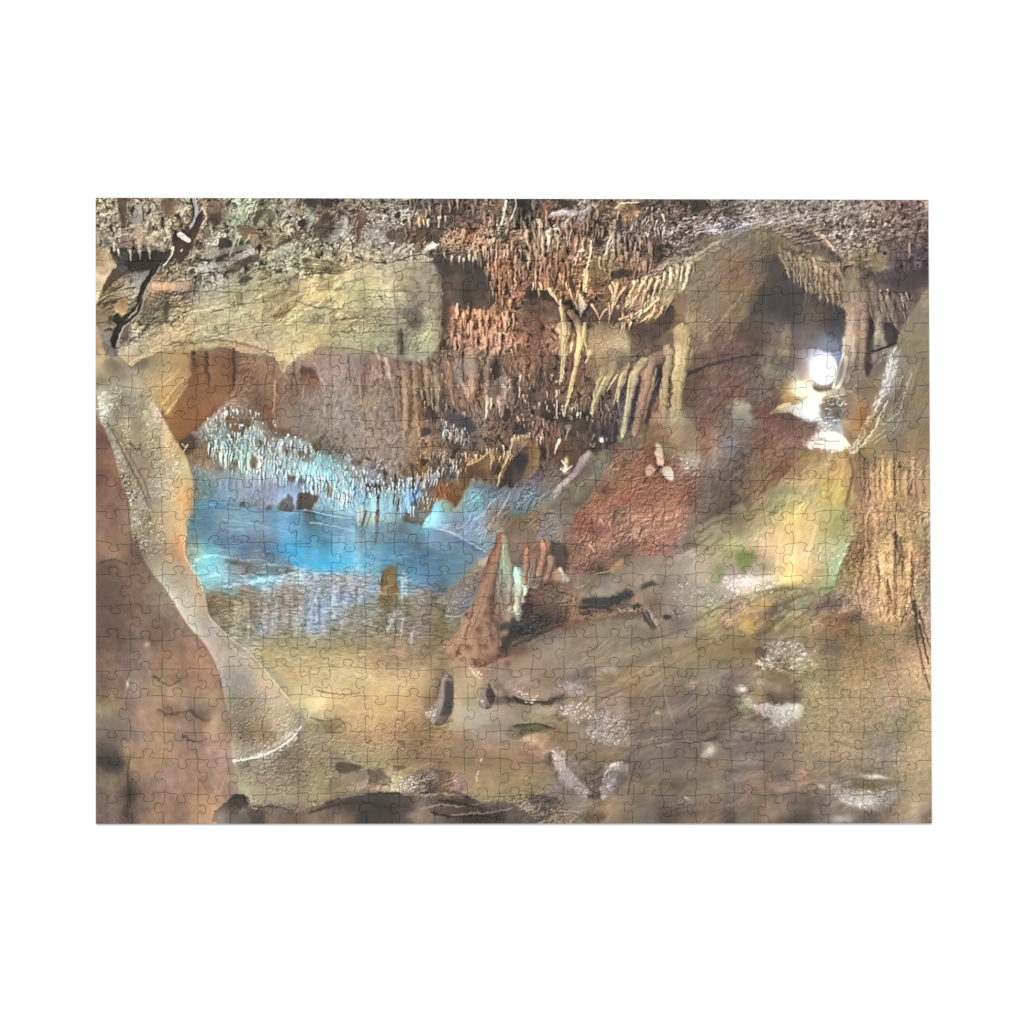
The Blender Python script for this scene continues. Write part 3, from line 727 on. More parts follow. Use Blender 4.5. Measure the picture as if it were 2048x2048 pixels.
for l, w in (('102 68 100 74 104 84 110 90', 4), ('106 64 110 72 112 84', 3.4)):
    s('a58a6c', l, w, w * .6, .85)
    s('5a4a40', [v + (2.4 if i % 2 == 0 else 0) for i, v in enumerate(map(float, l.split()))], 1.6, 1, .6)
# column
g('112 78 118 74 126 82 132 92 135 100 135 120 134 146 110 146 111 132 114 118 114 104 111 92', '114 90 8a7464 120 100 8f7868 130 108 7e6c60 118 116 957c68 128 124 90786a 116 134 a08870 128 138 8c7464 122 144 93785e', .7, .95, .7)
crag('112 84 134 90 134 146 110 146', 60, 3.2, 88, 46, .65, 1.3, .7, 30)
s('5a4c48', '133 92 136 104 136 124 135 145', 2.2, 2, .7)
s('d8c0a4', '113 112 115 104', 1.2, .6, .6)
s('e8dcb8', '111 132 112 146', 1.6, 1.4, .7)
s('e4d4b0', '124 128 121 138 120 146', 1.6, 1, .8)
p('6e5644', '114 130 118 127 120 132 119 146 114 146', .9, .7, .5)
b('fff4e0', 126, 111, .9, .9, 0, .9)
# right recess
p('554c50', '112 68 118 66 126 62 134 64 140 70 150 66 160 66 176 66 190 68 190 76 180 84 168 82 156 80 148 78 138 84 130 86 118 78', 1.2, .75, 1.5)
g('136 60 144 54 153 52 155 58 150 66 145 69 141 64 136 64', '145 58 857058 151 56 6e5c50 143 66 8c7860', .6, .9, .6)
s('a08c70', '143 67 146 69 150 64', 1.4, 1, .6)
crag('118 58 160 40 190 40 190 64 150 56 128 68', 70, 4, -20, 47, .55, 1.25, .7, 30)
p('4d4450', '148 42 166 40 190 34 190 56 176 60 160 62 152 52', 3, .45, 1.5)
s('a08474', '173 43 172 55', 2.4, 1.6, .8)
s('5a4654', '188 46 176 40 160 48 150 52', 1.4, 1, .6)
g('140 86 150 82 160 86 168 92 172 104 166 116 156 120 146 118 138 112', '150 92 6a5c52 160 104 75665a 146 110 7f6a58 166 112 62564e', 1.5, .8, 1.2)
drips('140 86 170 88 168 110 140 104', 26, '8a7666 75645a 96826e', 6, 14, 2.4, 84, 12, .8, 8)
s('988474', '146 94 152 106 158 114 160 121', 3.6, 1.2, .8)
p('3c383a', '138 112 142 110 143 116 139 126 135 140 135 120', .8, .8, .8)
p('3a3738', '148 118 156 116 162 124 164 132 154 138 150 132', 1, .75, 1)
g('137 143 140 130 143 116 144 110 146 112 146 122 150 132 156 136 146 142', '144 120 a8a090 143 132 8e8a80 150 136 6f6a60', .7, .9, .6)
s('2a2828', '134 146 142 141 152 138 158 134', 1.8, 1.2, .8)
g('194 78 188 84 182 94 178 102 172 112 166 122 161 134 157 146 194 146', '188 92 756c50 180 110 7c7258 186 128 857c5e 168 132 8a8068 176 142 827a58', .7, .95, .8)
tex('194 78 182 94 166 122 157 146 194 146', 'emboss', .3, 4, -60, 2, 4, 2)
s('a09880', '172 112 166 122 161 134 157 146', 2, 2, .5, 1)
s('c8a070', '190 4 188 12', 5, 4, .6, 1)

# ================= tile 0,1 : left wall, recess, glowing fringe =================
t(0, 1)
# brown recess
g('66 2 80 0 100 0 128 0 132 20 128 36 120 48 110 56 100 66 94 70 86 74 76 78 70 72 64 60 60 54 66 44 76 34 84 20', '90 8 845c3c 74 54 8f6038 106 10 8a5c3a 120 12 855838 100 30 85583a 118 34 7f553c 84 44 8a5c36 94 56 875636 76 68 85572f 108 50 7f553c 88 66 80522f', .8, 1, .8)
tex('66 2 128 0 132 20 94 70 76 78 60 54', 'fbm', .14, 3, 80, 2, 3, 2, tint=.06)
g('36 12 40 6 60 1 82 1 88 10 88 20 82 28 78 40 68 54 62 52 56 44 48 34 44 26', '42 14 8a8878 56 12 96886a 74 10 988460 84 14 9a855e 60 26 a88e66 76 24 a08a60 66 40 a8884e 56 34 9a8a6c', .7, 1, .8)
p('6f7470', '40 12 44 6 50 8 46 14 42 18', 1.2, .7, .6)
for l, c in (('56 28 64 22 72 18', 'c8a878'), ('60 46 68 38 76 30', 'c8a468'), ('63 50 72 40 78 32', 'd0ac70'), ('66 52 76 42 80 36', 'b89050')):
    s(c, l, 1.4, 1, .6)
tex('36 12 60 1 88 10 78 40 62 52', 'emboss', .5, 3, -40, 2, 9, 2)
p('4a3c30', '87 8 91 3 94 4 93 14 89 18 87 14', .8, .85, .6)
s('3f3228', '101 0 101 14 102 26', 2, 1.4, .8)
s('5a4432', '96 2 94 12', 1.2, .7, .6)
s('6b4a30', '91 20 92 34', 1.6, .8, .5)
p('5c4a3c', '126 0 134 0 132 14 128 30 126 20', 1, .8, .8)
s('3e342c', '133 4 130 18 127 30', 1.6, 1, .7)
g('134 0 193 0 193 80 170 74 160 66 150 60 136 58 124 50 120 46 126 38 130 26', '142 10 85705c 160 12 90705c 180 14 85706a 150 24 8a6a50 170 30 80624c 185 30 85655a 140 40 8a6c58 160 46 7f5c48 176 50 7a6450 188 56 7c706a', 1, .75, 1.2)
crag('134 4 193 4 193 78 122 48', 120, 6, 84, 51, .62, 1.25, .65, 12)
for l in ('160 8 158 22', '166 8 164 20', '186 4 184 24', '150 26 149 48', '171 38 170 50'):
    s('473a36', l, 1.6, .9, .7)
for l in ('164 40 166 60 169 80', '175 38 170 48 168 66', '141 60 140 74'):
    s('b8a898', l, 1, .7, .7)
g('170 46 178 42 186 50 186 62 178 68 171 60', '176 52 75695a 182 58 82766a', 1.5, .7, 1)
# ================= the pool and the glowing fringe (tile 0,1 / 1,1 / 0,2 / 1,2) =================
t(0, 1)
# wall behind the fringe
g('86 74 94 70 98 66 104 60 112 52 122 44 130 50 140 56 150 60 160 68 172 76 193 80 215 96 240 106 270 112 300 116 302 140 300 150 262 152 230 148 193 142 150 138 120 134 100 132 88 130 86 112 83 95 78 84', '104 66 a0b0b8 96 72 8c9aa0 112 58 a4a2a8 90 80 6c5a50 84 84 5a4e46 100 84 7a6858 92 96 7a6452 104 96 7c5c48 116 90 88a4a8 124 58 7a5a48 118 72 5f7070 136 62 6b4a38 128 74 70503c 146 72 90b4b4 160 80 8a8c88 150 92 a0c8cc 176 90 98b4bc 130 100 98c4c8 110 108 70808a 96 108 70808a 104 122 6a8c98 120 122 7c92b4 140 116 94a8c4 160 122 8a94b0 176 124 90a0bc 190 120 7a8ca4 170 108 a8d0dc 200 104 a8dce4 206 124 7c8aa0 220 120 a4dce8 238 128 9cc8dc 256 130 88b4c0 274 132 94b4c0 292 138 80a8bc 250 112 a0948c 280 118 8a7a70 296 124 80705c 210 140 84a4bc 240 144 8cc4d8', 1, .95, 1)
tex('86 74 122 44 193 80 300 116 300 150 193 142 88 130', 'fbm', .18, 2.4, 85, 2, 4, 2, tint=.08)
p('7c4f38', '121 50 124 48 128 56 130 64 134 70 130 80 124 74 121 62', .8, .85, .8)
p('5a7070', '113 62 119 64 118 76 114 78 113 70', .6, .8, .6)
p('5a6c70', '103 78 110 80 112 88 106 86', .8, .7, .6)
p('66503f', '136 66 142 60 140 72 134 80 130 78', 1, .7, 1)
p('5c4434', '158 62 166 66 176 68 180 74 170 78 162 72', 1.2, .55, 1.2)
p('6f7a6c', '148 52 156 60 164 76 158 74 150 66', 1, .6, 1)
p('4e4640', '76 80 84 75 90 74 92 82 90 90 84 92 80 86', 1.2, .8, 1)
s('c8d8d4', '85 84 80 92', 1.4, .6, .8)
s('c8d8d4', '80 83 83 86', 1, .6, .7)
WF = '100 68 112 56 124 46 128 58 134 76 146 74 150 60 158 72 170 84 184 88 193 90 210 100 222 108 240 112 256 114 256 122 232 118 210 114 193 112 160 110 140 104 118 92 108 88'
drips('98 66 124 46 122 60 112 80 106 84', 46, 'b4ccd4 a4bcc8 c8d8dc', 3, 6, 1.2, 80, 61, .75, 20, .75)
drips('104 84 120 72 150 66 160 80 160 96 120 96', 110, 'a8dcd8 c0f0ec 90c4c0 b4e0e4', 5, 14, 1.7, 90, 62, .9, 4, .6)
drips('112 92 160 88 193 94 193 112 160 116 130 106', 150, 'a4dce0 c4f2f4 8cc0cc b0d8e4', 5, 13, 1.6, 90, 63, .9, 3, .55)
drips('160 84 193 80 214 98 236 108 236 120 190 116 164 100', 120, 'a0d8e4 c0f0f6 98c8d8 d0f4f4', 5, 14, 1.6, 90, 64, .9, 3, .55)
drips('193 112 232 114 300 118 300 128 240 132 196 126', 120, 'a8e4f0 c4f4f8 98ccdc a4b8cc b8d4e4', 5, 15, 1.7, 90, 65, .9, 3, .55)
for i, (x, y, l) in enumerate(((116, 92, 10), (120, 92, 14), (135, 92, 18), (142, 92, 16), (147, 92, 12), (151, 94, 14), (171, 82, 12), (186, 108, 12), (176, 110, 10), (192, 100, 14))):
    s('c8f4f0', [x, y, x + .3, y + l], 2.6, 1, .9)
    s('f0fffc', [x - .4, y, x, y + l * .8], .9, .5, .9)
for x, y, rx, ry in ((198, 96, 5, 4), (208, 102, 7, 6), (200, 108, 10, 6), (136, 88, 8, 5), (146, 100, 10, 5), (190, 108, 6, 5), (216, 108, 8, 5)):
    b('b8f2f4', x, y, rx, ry, 0, .45)
p('5e3f30', '188 90 196 90 201 94 202 100 196 101 190 98', .8, .75, 1)
p('6b4a38', '144 96 148 94 150 100 147 106 143 104', .8, .7, .8)
p('6a4434', '178 112 184 112 184 118 180 119', .7, .75, .7)
p('6a4838', '122 104 128 98 132 101 126 108', .9, .6, .8)
p('553a2e', '250 120 262 120 265 124 262 128 252 128', .7, .85, .8)
p('54403a', '212 120 219 119 219 130 214 132', .8, .6, .8)
for x, y in ((242, 100), (247, 96), (233, 106), (254, 98), (263, 104), (268, 94)):
    b('704830', x, y, 2.4, 3, 0, .65)
g('110 112 124 108 150 112 180 118 193 118 193 136 168 134 140 132 116 130', '124 118 7c90b8 140 118 98a6c4 160 124 8890ae 180 128 8c9cb8 120 128 7ca0b8 150 130 8aa0b8', 3, .55, 1)
for i in range(26):
    x_ = 112 + i * 3.1
    s('b0bcd8' if i % 2 else '6c7c9c', [x_, 112 + (i * 7 % 9), x_ + .3, 124 + (i * 5 % 10)], 1, .5, .5)
p('4a4a50', '133 140 138 136 138 145 134 146', .8, .7)
p('544c4a', '158 142 162 140 163 147 158 147', .7, .7)
p('4e423c', '170 138 176 132 180 130 183 136 182 146 172 148', .8, .75, .8)
p('4c3a34', '187 130 193 128 206 131 203 138 198 146 196 150 188 150 186 140', .8, .85, .8)
# water surface
t(0, 2)
POOL = '88 -12 100 -10 120 -8 140 -3 160 0 180 1 193 -1 215 2 240 6 262 9 280 11 302 14 318 16 330 20 345 26 356 33 362 38 352 44 346 52 340 60 336 66 328 72 320 80 318 90 322 100 330 112 326 120 316 128 290 150 250 160 180 170 150 142 127 126 113 110 102 93 99 75 93 60 88 52 84 44 82 32 84 20 86 0'
g(POOL, '92 -8 5c8ca4 110 -4 5c88a8 96 8 5088a8 110 12 6c98ae 92 24 4a7c98 100 30 5ca0c0 116 20 6c7c9c 130 14 8498b4 128 26 6c7890 150 16 7c94ac 146 4 6c9cc0 170 8 6c9cb4 160 24 6888a0 180 20 4ca0c8 140 34 5c6878 156 40 60646e 120 34 648098 104 34 6c98b0 98 40 70b8cc 106 42 90d0d8 118 42 98b8c4 130 44 90b8c4 118 48 8a8888 138 48 7a7470 160 50 76706a 176 52 787470 150 44 90a8b0 172 38 4c94b8 186 36 40a4d0 188 46 3ea4d4 110 52 98d4d8 126 54 a0c8cc 96 54 84c8c8 104 60 80c0cc 124 62 80b8c8 140 62 84b0bc 150 60 88b8c0 170 60 94b0bc 188 58 98b8c4 104 68 80b4c4 124 72 6fa0b0 112 76 7c7c72 108 84 767260 120 86 7c786a 110 96 76725c 140 74 8c8c88 156 72 98a4a8 176 74 989898 186 82 9ca0a4 132 96 9a9c98 150 90 8c847c 168 92 9a9aa0 184 96 a0a4b0 118 106 807c64 130 114 a0aca8 146 112 90948c 160 106 98948c 178 112 8c8c78 124 122 96927c 146 124 9ca08c 162 124 949070 180 124 9c946c 204 6 5c86a0 216 14 6e90b0 228 12 7ca0b8 204 26 4c9cc4 222 26 5898c0 238 22 80b4d4 248 24 6f9cb0 266 16 8098a4 260 26 5f94b0 284 18 6c90a4 298 22 7c8ea0 300 32 6c7c90 312 24 80a0b4 322 24 7a98ac 334 26 6f94a8 346 34 708ea0 212 40 44acd8 230 44 44b4e0 250 42 3ca0cc 206 50 3ab0e4 224 52 50b8e0 246 52 4ca8d0 270 44 4888a8 292 44 5480a0 310 46 5c7c94 326 50 5c8098 330 60 5c7c8c 296 58 5090b0 312 58 5484a0 284 60 7098ac 204 62 90b4c8 224 62 88a8b8 244 62 7ca4b8 206 76 949ca8 226 78 8898a8 244 76 8c98a0 254 70 7a98a8 284 70 6888a0 300 68 60707c 318 68 686c70 300 78 727068 314 86 70685c 200 92 9ca4b4 220 92 94949c 240 92 8a8478 254 88 84806e 280 82 7c7870 296 92 7c7058 312 98 766a54 204 108 949c98 222 106 88887c 246 104 868470 264 104 7c7860 280 100 8c8888 296 104 7f725a 314 112 7a6648 204 120 989474 224 118 8c8a70 250 116 857f68 272 116 8c8478 290 120 807058 306 122 8a7450 210 134 a89868 230 136 ac9a70 250 130 9c8a64 274 132 988060 292 134 8c7660 306 138 8c7454', .6, 1, .4, warp=1)
W1 = '88 -10 193 0 262 10 330 20 350 34 338 60 318 78 260 74 193 66 100 72 84 40'
tex(W1, 'fbm', .16, 2.2, 2, 5, 81, 3)
tex(W1, 'ridge', .08, 2, 0, 6, 82, 3)
tex('100 72 193 66 318 70 326 120 250 150 180 150 127 126', 'fbm', .13, 1.8, 3, 5, 83, 3)
tex('180 96 300 92 300 150 150 150', 'ridge', .16, 2, 6, 7, 84, 4)
# bright blue reflections
for x, y, rx, ry, a_ in ((222, 46, 22, 4, .5), (206, 51, 14, 3, .7), (238, 44, 14, 4, .35), (188, 26, 10, 5, .5), (184, 44, 12, 4, .5), (100, 50, 10, 6, .35)):
    b('30b8f0', x, y, rx, ry, 0, a_)
glints(W1, 70, '7cd0f0', .8, 8, 0, 81, .3, 6)
glints('84 36 130 36 160 46 130 64 100 66', 90, 'd8fcff', .9, 6, 0, 82, .7, 10)
glints('120 -4 193 4 193 36 130 40 90 24', 34, '3c5c78', .9, 7, 0, 83, .35, 5)
s('8cc8e4', '118 8 130 10 150 13 166 18', 1.2, .8, .7)
s('6cc0e8', '166 16 176 20 190 26', 1.2, 1, .6)
s('a0e0f0', '92 46 102 41 112 43 124 43', 1.6, 1, .8)
s('c0e8f0', '136 46 150 45 162 48', 1.3, .8, .8)
s('78c0e0', '166 50 180 51 193 55', 1.3, 1, .7)
p('706a66', '118 46 128 44 142 48 160 48 170 50 188 54 178 57 164 56 154 59 146 63 138 63 128 61 116 61 136 57 138 51 124 49', 1, .7, 1, 3)
g('114 52 134 50 138 54 132 60 118 60', '124 55 b0dce0', 1.2, .6, 1.2)
s('b8ecf4', '100 62 118 60 134 64 148 64 158 60 170 58 190 60', 2.4, 1.6, .55, 1)
glints('120 58 193 52 193 68 160 66', 70, 'e0f4f8', .8, 3, 0, 84, .7, 40)
s('70a4b4', '100 73 112 74 124 71', 1.6, 1, .5, 1)
s('305060', '193 55 205 56 220 56', .8, .6, .6)
# mirrored stalactites in the shallows: broken vertical streaks
R_ = np.random.RandomState(5)
for x0, x1_, y0_, y1_, n_, c in ((150, 193, 64, 118, 34, 'd0dce4'), (128, 142, 84, 124, 12, 'dceaec'), (196, 226, 58, 112, 30, 'd4e0ee'), (230, 248, 60, 96, 12, 'c8dae6'), (278, 290, 58, 78, 6, 'd4e8f0'), (272, 278, 92, 110, 4, 'c4cce4')):
    for i in range(n_):
        x_ = x0 + R_.rand() * (x1_ - x0); ya = y0_ + R_.rand() * (y1_ - y0_) * .6; L_ = 6 + R_.rand() * 16
        for j in range(int(L_ / 1.7)):
            s(c, [x_ - .9 + R_.randn() * .5, ya + j * 1.7, x_ + 1 + R_.randn() * .5, ya + j * 1.7 + .2], .9, .5, .1 + R_.rand() * .3)
        s('5c5448', [x_ + 2.4, ya + 2, x_ + 2.2, ya + L_], 1.4, .8, .12, .6)
for l, w in (('278 90 276 98 272 106 269 111', 4), ('284 100 283 108 282 118', 2.4), ('292 114 292 126', 2.2), ('207 72 202 84 198 96', 2.6), ('220 70 219 84 216 92', 3.4)):
    s('c4cce0', l, w, w * .5, .6, .8, wob=1.2)
p('7c6448', '316 92 322 96 326 110 316 114 300 104 302 94', 3, .4)
s('6a5840', '304 86 316 90 323 91', 1.2, 1, .7)
s('6c5c48', '268 116 274 118 288 119', 1, .7, .6)
s('5c6468', '264 114 272 115 274 113', 1.2, .8, .6)
s('6a5c4c', '268 136 284 140 294 142 306 139', .9, .6, .6)
# reflections under the far wall
for l, w, c in (('240 18 240 46', 6, 'a4d0e4'), ('252 16 252 34', 5, 'a0b89c'), ('246 12 246 38', 2, '54707c'), ('260 16 259 30', 2.4, '6c5c50'), ('228 22 228 34', 2.4, '9cc4d8'), ('222 24 222 32', 1.8, '98bcd0'), ('195 8 194 20', 1.8, '80bce0'), ('308 18 310 32', 8, '88b4c8'), ('328 20 330 32', 6, '90b8c8'), ('284 16 292 24', 8, '80706a'), ('300 22 300 36', 10, '6c788c'), ('128 24 130 30', 3, '48505c')):
    s(c, l, w, w * .7, .55, 1.4, wob=1)
# far shore line and its columns
s('b8dcec', '193 -1 206 2 220 5 236 7', 1.2, .8, .7)
s('bcdcf0', '240 17 250 18 258 19', 1.2, .9, .8)
p('5a4a40', '193 0 200 0 206 12 200 15 193 14', 1.5, .6, 1)
g('241 -2 250 -4 259 -2 259 17 250 18 242 16', '245 4 b8d0d0 252 10 a8b8a4 256 4 9ac0c4 246 14 a4c4bc', .6, .9, .5)
s('5c4c3c', '250 0 248 8 246 15', 1.6, 1.2, .8); s('6a5848', '256 0 252 10 251 16', 1, .8, .7)
s('f0ffff', '243 0 243 14', 1, .8, .8); s('ffffff', '246 -4 246 6', 1, .8, .7)
s('6a4a38', '261 0 260 10 260 22 259 30', 3.4, 2.6, .85)
s('caa890', '260 4 259 12', 1, .6, .5)
g('263 -8 280 -6 300 -4 302 0 300 12 282 11 264 9', '270 0 8cbccc 284 2 94c0d0 280 9 88a4b4', 1.2, .6, 1)
p('6a4c38', '284 8 291 -6 300 -12 312 -8 310 2 302 14 290 12', 1.2, .75, 1)
for x in (282, 291, 294):
    s('e0f0f4', [x, -4, x, 6], 1.4, .6, .8)
g('311 2 318 -4 326 -8 334 -4 332 4 326 17 314 16 303 14', '318 4 90dce8 326 8 98dce4 310 13 88b8c8', .7, .95, .6)
s('b8e8f4', '303 15 314 17 326 19 334 22 342 26 352 33 360 37', 1.3, 1, .85)

# ================= tile 1,1 : brown drapery wall =================
t(1, 1)
for x, w in ((24, 2), (45, 2), (56, 4), (82, 2.4), (96, 3), (103, 2)):
    b('5c4438', x, 34, w, 30, 0, .4)
crag('0 4 80 4 110 12 110 60 40 76 0 60', 90, 4, 88, 71, .72, 1.2, .6, 12)
crag('0 50 80 50 106 90 100 112 40 108 0 84', 170, 2.6, 60, 72, .62, 1.3, .65, 60)
s('c0b0a4', '10 8 14 18 16 32 18 44 19 56 17 64', 1.6, .9, .75)
s('b0a09a', '42 4 46 12 44 30', 1.2, .8, .6)
g('-4 14 4 12 9 18 11 26 6 32 -4 33', '2 17 3c302a 4 25 a06c48 8 28 8c5c40 -2 30 7c5038', 1, .85, .8)
p('6f4a36', '53 14 57 2 60 4 58 22 56 40 52 34 48 26', .8, .65, .8)
s('6a5044', '8 22 26 24 38 22 43 18', 1, .7, .6)
for l in ('66 14 70 24 73 32', '74 12 77 20 78 24', '75 36 78 40 81 44', '72 6 74 16', '64 10 62 20'):
    s('c0a898', l, 1.6, .7, .75)
p('5a4238', '78 10 84 6 88 4 84 16 82 24 80 20', .8, .7, .8)
s('4a342a', '76 22 74 34 71 40', 1.2, .8, .7)
for l in ('84 10 86 30 84 50 86 78', '96 34 94 48 96 60', '106 44 102 60 98 72 93 84'):
    s('a88664', l, 3, 2.4, .6, .8)
for l in ('95 32 96 44 97 58', '91 50 90 56', '98 52 97 58 95 62', '104 34 104 50 106 58 107 70', '94 70 92 80 91 90', '99 68 96 74 94 82'):
    s('453328', l, 2.2, 1.2, .75)
b('4c3c34', 90, 55, 1.5, 5, 5, .75); b('4c3c34', 97, 55, 2, 5, 15, .75)
b('6a5848', 98, 22, 8, 4, 30, .5)
# dark void right of it
p('453c38', '105 36 109 34 113 40 116 46 120 38 124 36 128 42 128 54 124 60 114 60 108 58 106 48', 1, .7, 1.2)
for l, w in (('108 16 108 30 109 42', 5), ('117 18 118 30 118 44 119 52', 5), ('112 20 112 24', 3), ('124 36 124 46', 1.4), ('111 44 111 60', 1), ('131 46 131 60', 1), ('146 54 146 61', .9), ('127 54 126 62', .9)):
    tube('a08468', l, w * 1.1, w * .3, .9)
p('4a3c36', '107 8 110 20 106 40 105 30', .7, .6)
p('40352f', '114 24 116 22 117 36 114 42 112 36', .7, .7)
g('124 22 132 16 136 26 138 36 134 46 126 40', '130 28 9a6840 134 38 8a5c3c', 1.2, .6, 1)
g('134 10 142 6 150 4 158 8 160 16 162 22 158 30 153 38 150 44 148 36 144 28 140 20', '140 12 8f7264 150 12 9a7c70 156 20 947666 152 32 b09480', .8, .85, .8)
s('c8ac94', '159 26 154 36 150.5 43', 1.2, .8, .8)
p('453a36', '146 14 149 24 150 30 147 24', .6, .6)
p('4e4440', '163 14 168 18 168 30 164 36 156 42 160 30', .8, .8, .8)
p('3a3432', '172 4 178 2 180 16 178 24 172 20', 1, .8, 1)
s('a8886c', '169 2 169 16 168 34', 2, 1.4, .85)
p('6a4a3c', '184 2 193 2 193 24 188 20', 1, .6, 1)
drips('148 40 193 4 193 60 140 62', 40, '86644e 745444 946f58', 4, 9, 1.6, 88, 73, .75, 6)
g('164 38 168 33 180 22 186 20 190 26 193 30 193 44 184 46 176 46 166 46', '172 36 a09280 182 30 a89c88 188 36 94846c 168 42 988a70', 1, .7, 1)
for l, w in (('169 40 168 60', 4), ('180 40 180 57', 5), ('185 30 187 46 190 51', 5), ('190 24 189 34', 2), ('173 42 172 52', 3)):
    tube('bcb098', l, w * 1.1, .8, .95)
p('403832', '180 54 193 50 193 58 180 60', 1, .6, 1)
p('47434a', '132 57 136 55 146 57 154 62 158 68 157 72 150 70 142 66 136 60', .6, .92, .5)
p('6c6068', '124 66 132 64 136 72 132 78 126 74', 1, .5, 1)
p('2f2e2e', '107 70 112 68 117 70 115 75 109 76', .7, .85, .6)
p('3c3432', '136 78 142 80 146 88 144 98 138 92 132 84', 1, .65, 1)
drips('128 70 148 68 150 80 130 76', 22, 'a4b4c0 8ca4b0 b0a8a0', 4, 10, 1, 88, 74)
drips('106 60 128 58 132 64 110 66', 14, 'a0a4a4 887c78', 3, 7, .9, 90, 75)
crag('92 78 160 70 190 60 190 84 140 100 96 100', 150, 2.4, 70, 76, .55, 1.3, .75, 60)
crag('93 62 108 76 106 108 88 104', 50, 3, 80, 77, .65, 1.25, .6, 30)
drips('100 92 150 90 150 98 104 100', 34, 'b08c74 987660 c09c84', 3, 7, .9, 90, 78)
# orange fringe, ledge and lit edge
drips('138 98 170 86 190 84 190 92 160 100 140 108', 46, 'b88e5c a87c4c d0a870', 4, 10, 1.3, 92, 79)
g('150 104 158 100 164 97 170 92 171 100 170 112 166 118 160 112 154 116 150 122', '160 106 66503c 166 100 7c6440 154 112 5c4836', .6, .9, .5)
s('d8b070', '150 103 160 98 171 91', 1.6, 1, .8)
s('f0d890', '192 78 190 90 186 100 182 108 178 122', 1.8, 1, .7)
p('2e2b2b', '193 96 188 104 184 112 178 124 182 124 188 118 196 112', .7, .8)
p('3c3834', '172 104 178 100 184 104 180 110 174 112', .8, .7, .8)
s('b49478', '174 88 173 98 172 106', 3, .8, .85)
drips('180 90 193 86 193 96 182 104', 14, 'c0a068 a88850', 4, 9, 1.2, 95, 80)
g('140 118 150 108 152 122 148 130 140 142 134 140 132 132', '144 122 7a5c34 138 134 6a4a2c', .8, .85, 1)
g('106 124 116 122 124 118 130 120 134 126 130 134 122 140 108 146 104 140 108 132', '114 126 8c5c3c 124 124 9a6844 112 138 7a5034 122 134 845838', .9, .85, 1)
drips('106 122 134 118 130 134 106 142', 34, 'a87048 c08458 8a5838', 3, 8, 1.2, 92, 82)
drips('104 104 140 102 140 110 108 116', 30, 'b0c4d4 98a8b8 c0b0a8', 5, 12, 1.1, 92, 83)
for l, w, c in (('96 116 95 130 96 146', 4, 'b4d8ec'), ('105 114 104 132', 4, 'c0b4d4'), ('112 112 109 124', 4, 'd0b8b4'), ('118 112 117 122', 2.4, 'b0b4d8'), ('89 124 90 140', 3, 'a0c4d4'), ('80 128 79 145', 4, '98dce8'), ('64 126 63 145', 3, 'a8d8e0'), ('72 126 71 144', 2.4, '90c4d4')):
    s(c, l, w, w * .5, .8)
for l in ('84 112 83 126 82 138', '100 112 101 128 103 140', '74 110 75 122', '107 116 103 130', '88 130 86 145', '68 130 68 145'):
    s('4a362c', l, 2.4, 1.2, .75)
g('118 145 122 136 130 134 136 138 140 142 146 132 150 130 152 146 124 160 112 158', '124 142 78d0dc 134 142 74b8c4 146 140 80b4c0 120 150 90dce4', .8, .85, 1)
g('148 128 156 118 166 118 176 124 186 122 200 116 212 110 206 130 196 146 184 165 170 182 160 178 140 166 134 160 140 146', '156 126 7c8c9c 170 128 7a8290 186 128 6c7480 198 128 70707c 160 142 7898a4 176 144 80848c 190 142 78787e 150 152 84b8c4 166 156 84a8b4 176 160 8ca4ac 166 172 8cb8c4 186 156 7c8484', 1, .95, .8)
tex('148 128 186 122 212 110 196 146 170 182 140 166', 'emboss', .8, 3, -55, 2, 4, 1.5)
for l in ('152 140 160 132 166 124', '164 150 172 138 182 130', '178 150 184 140 190 128', '170 160 176 150', '158 164 164 156'):
    s('b4c8d4', l, 1.2, .7, .6)

# ================= tile 2,1 =================
t(2, 1)
drips('-4 20 60 18 70 40 60 60 -4 62', 60, '8a6854 785646 9c7a64 64483c', 5, 11, 1.8, 90, 91, .85, 5)
for x, w, c in ((4, 3, '7a5444'), (18, 4, '8a6250'), (32, 4, '7c5644'), (62, 6, '7c5038'), (54, 5, '8a5e44'), (74, 4, '84604a')):
    s(c, [x, 0, x - 1, 14, x - 2, 30], w, w * .7, .6, 1)
for x in (12, 26, 40, 66):
    s('4a342c', [x, 2, x - .5, 26], 1.6, 1, .6)
p('3a302c', '0 22 6 23 5 36 0 36', 1, .75, 1)
p('34302e', '22 18 26 14 28 22 24 28 21 24', 1, .6, 1)
p('3a302a', '25 44 36 42 46 46 48 56 40 60 26 58', 1.2, .6, 1.5)
p('322e2c', '0 64 10 60 14 70 2 76', 1, .7, 1.2)
p('332f2e', '26 56 46 56 60 56 70 52 72 60 68 68 60 74 50 76 44 68 34 62', 1.2, .8, 1.2)
p('30302f', '80 62 88 64 97 66 96 76 94 82 84 82 80 72', .8, .85, .8)
for l, w, c in (('46 2 46 12 45 22', 3, 'd0c49c'), ('60 2 57 14 55 26 52 38 46 52', 4.6, 'd0b878'), ('70 -2 67 8', 4, 'd4c08c'), ('40 34 40 60', 1.2, 'c0ac8c'), ('6 20 5 40', 1.6, 'a89480'), ('45 48 46 56', 1.6, 'c8c09c'), ('31 48 31 52', 1, 'b8a088')):
    s(c, l, w, .8, .95)
    s('f0e8bc', l, w * .35, .3, .7)
for x, y in ((36, 20), (40, 25), (44, 25), (40, 35), (39, 39)):
    b('d8cca0', x, y, 1.4, 1.1, 0, .8)
drips('52 46 64 48 62 56 52 58', 10, 'b4a884 9a8c70', 3, 7, 1.8, 92, 92)
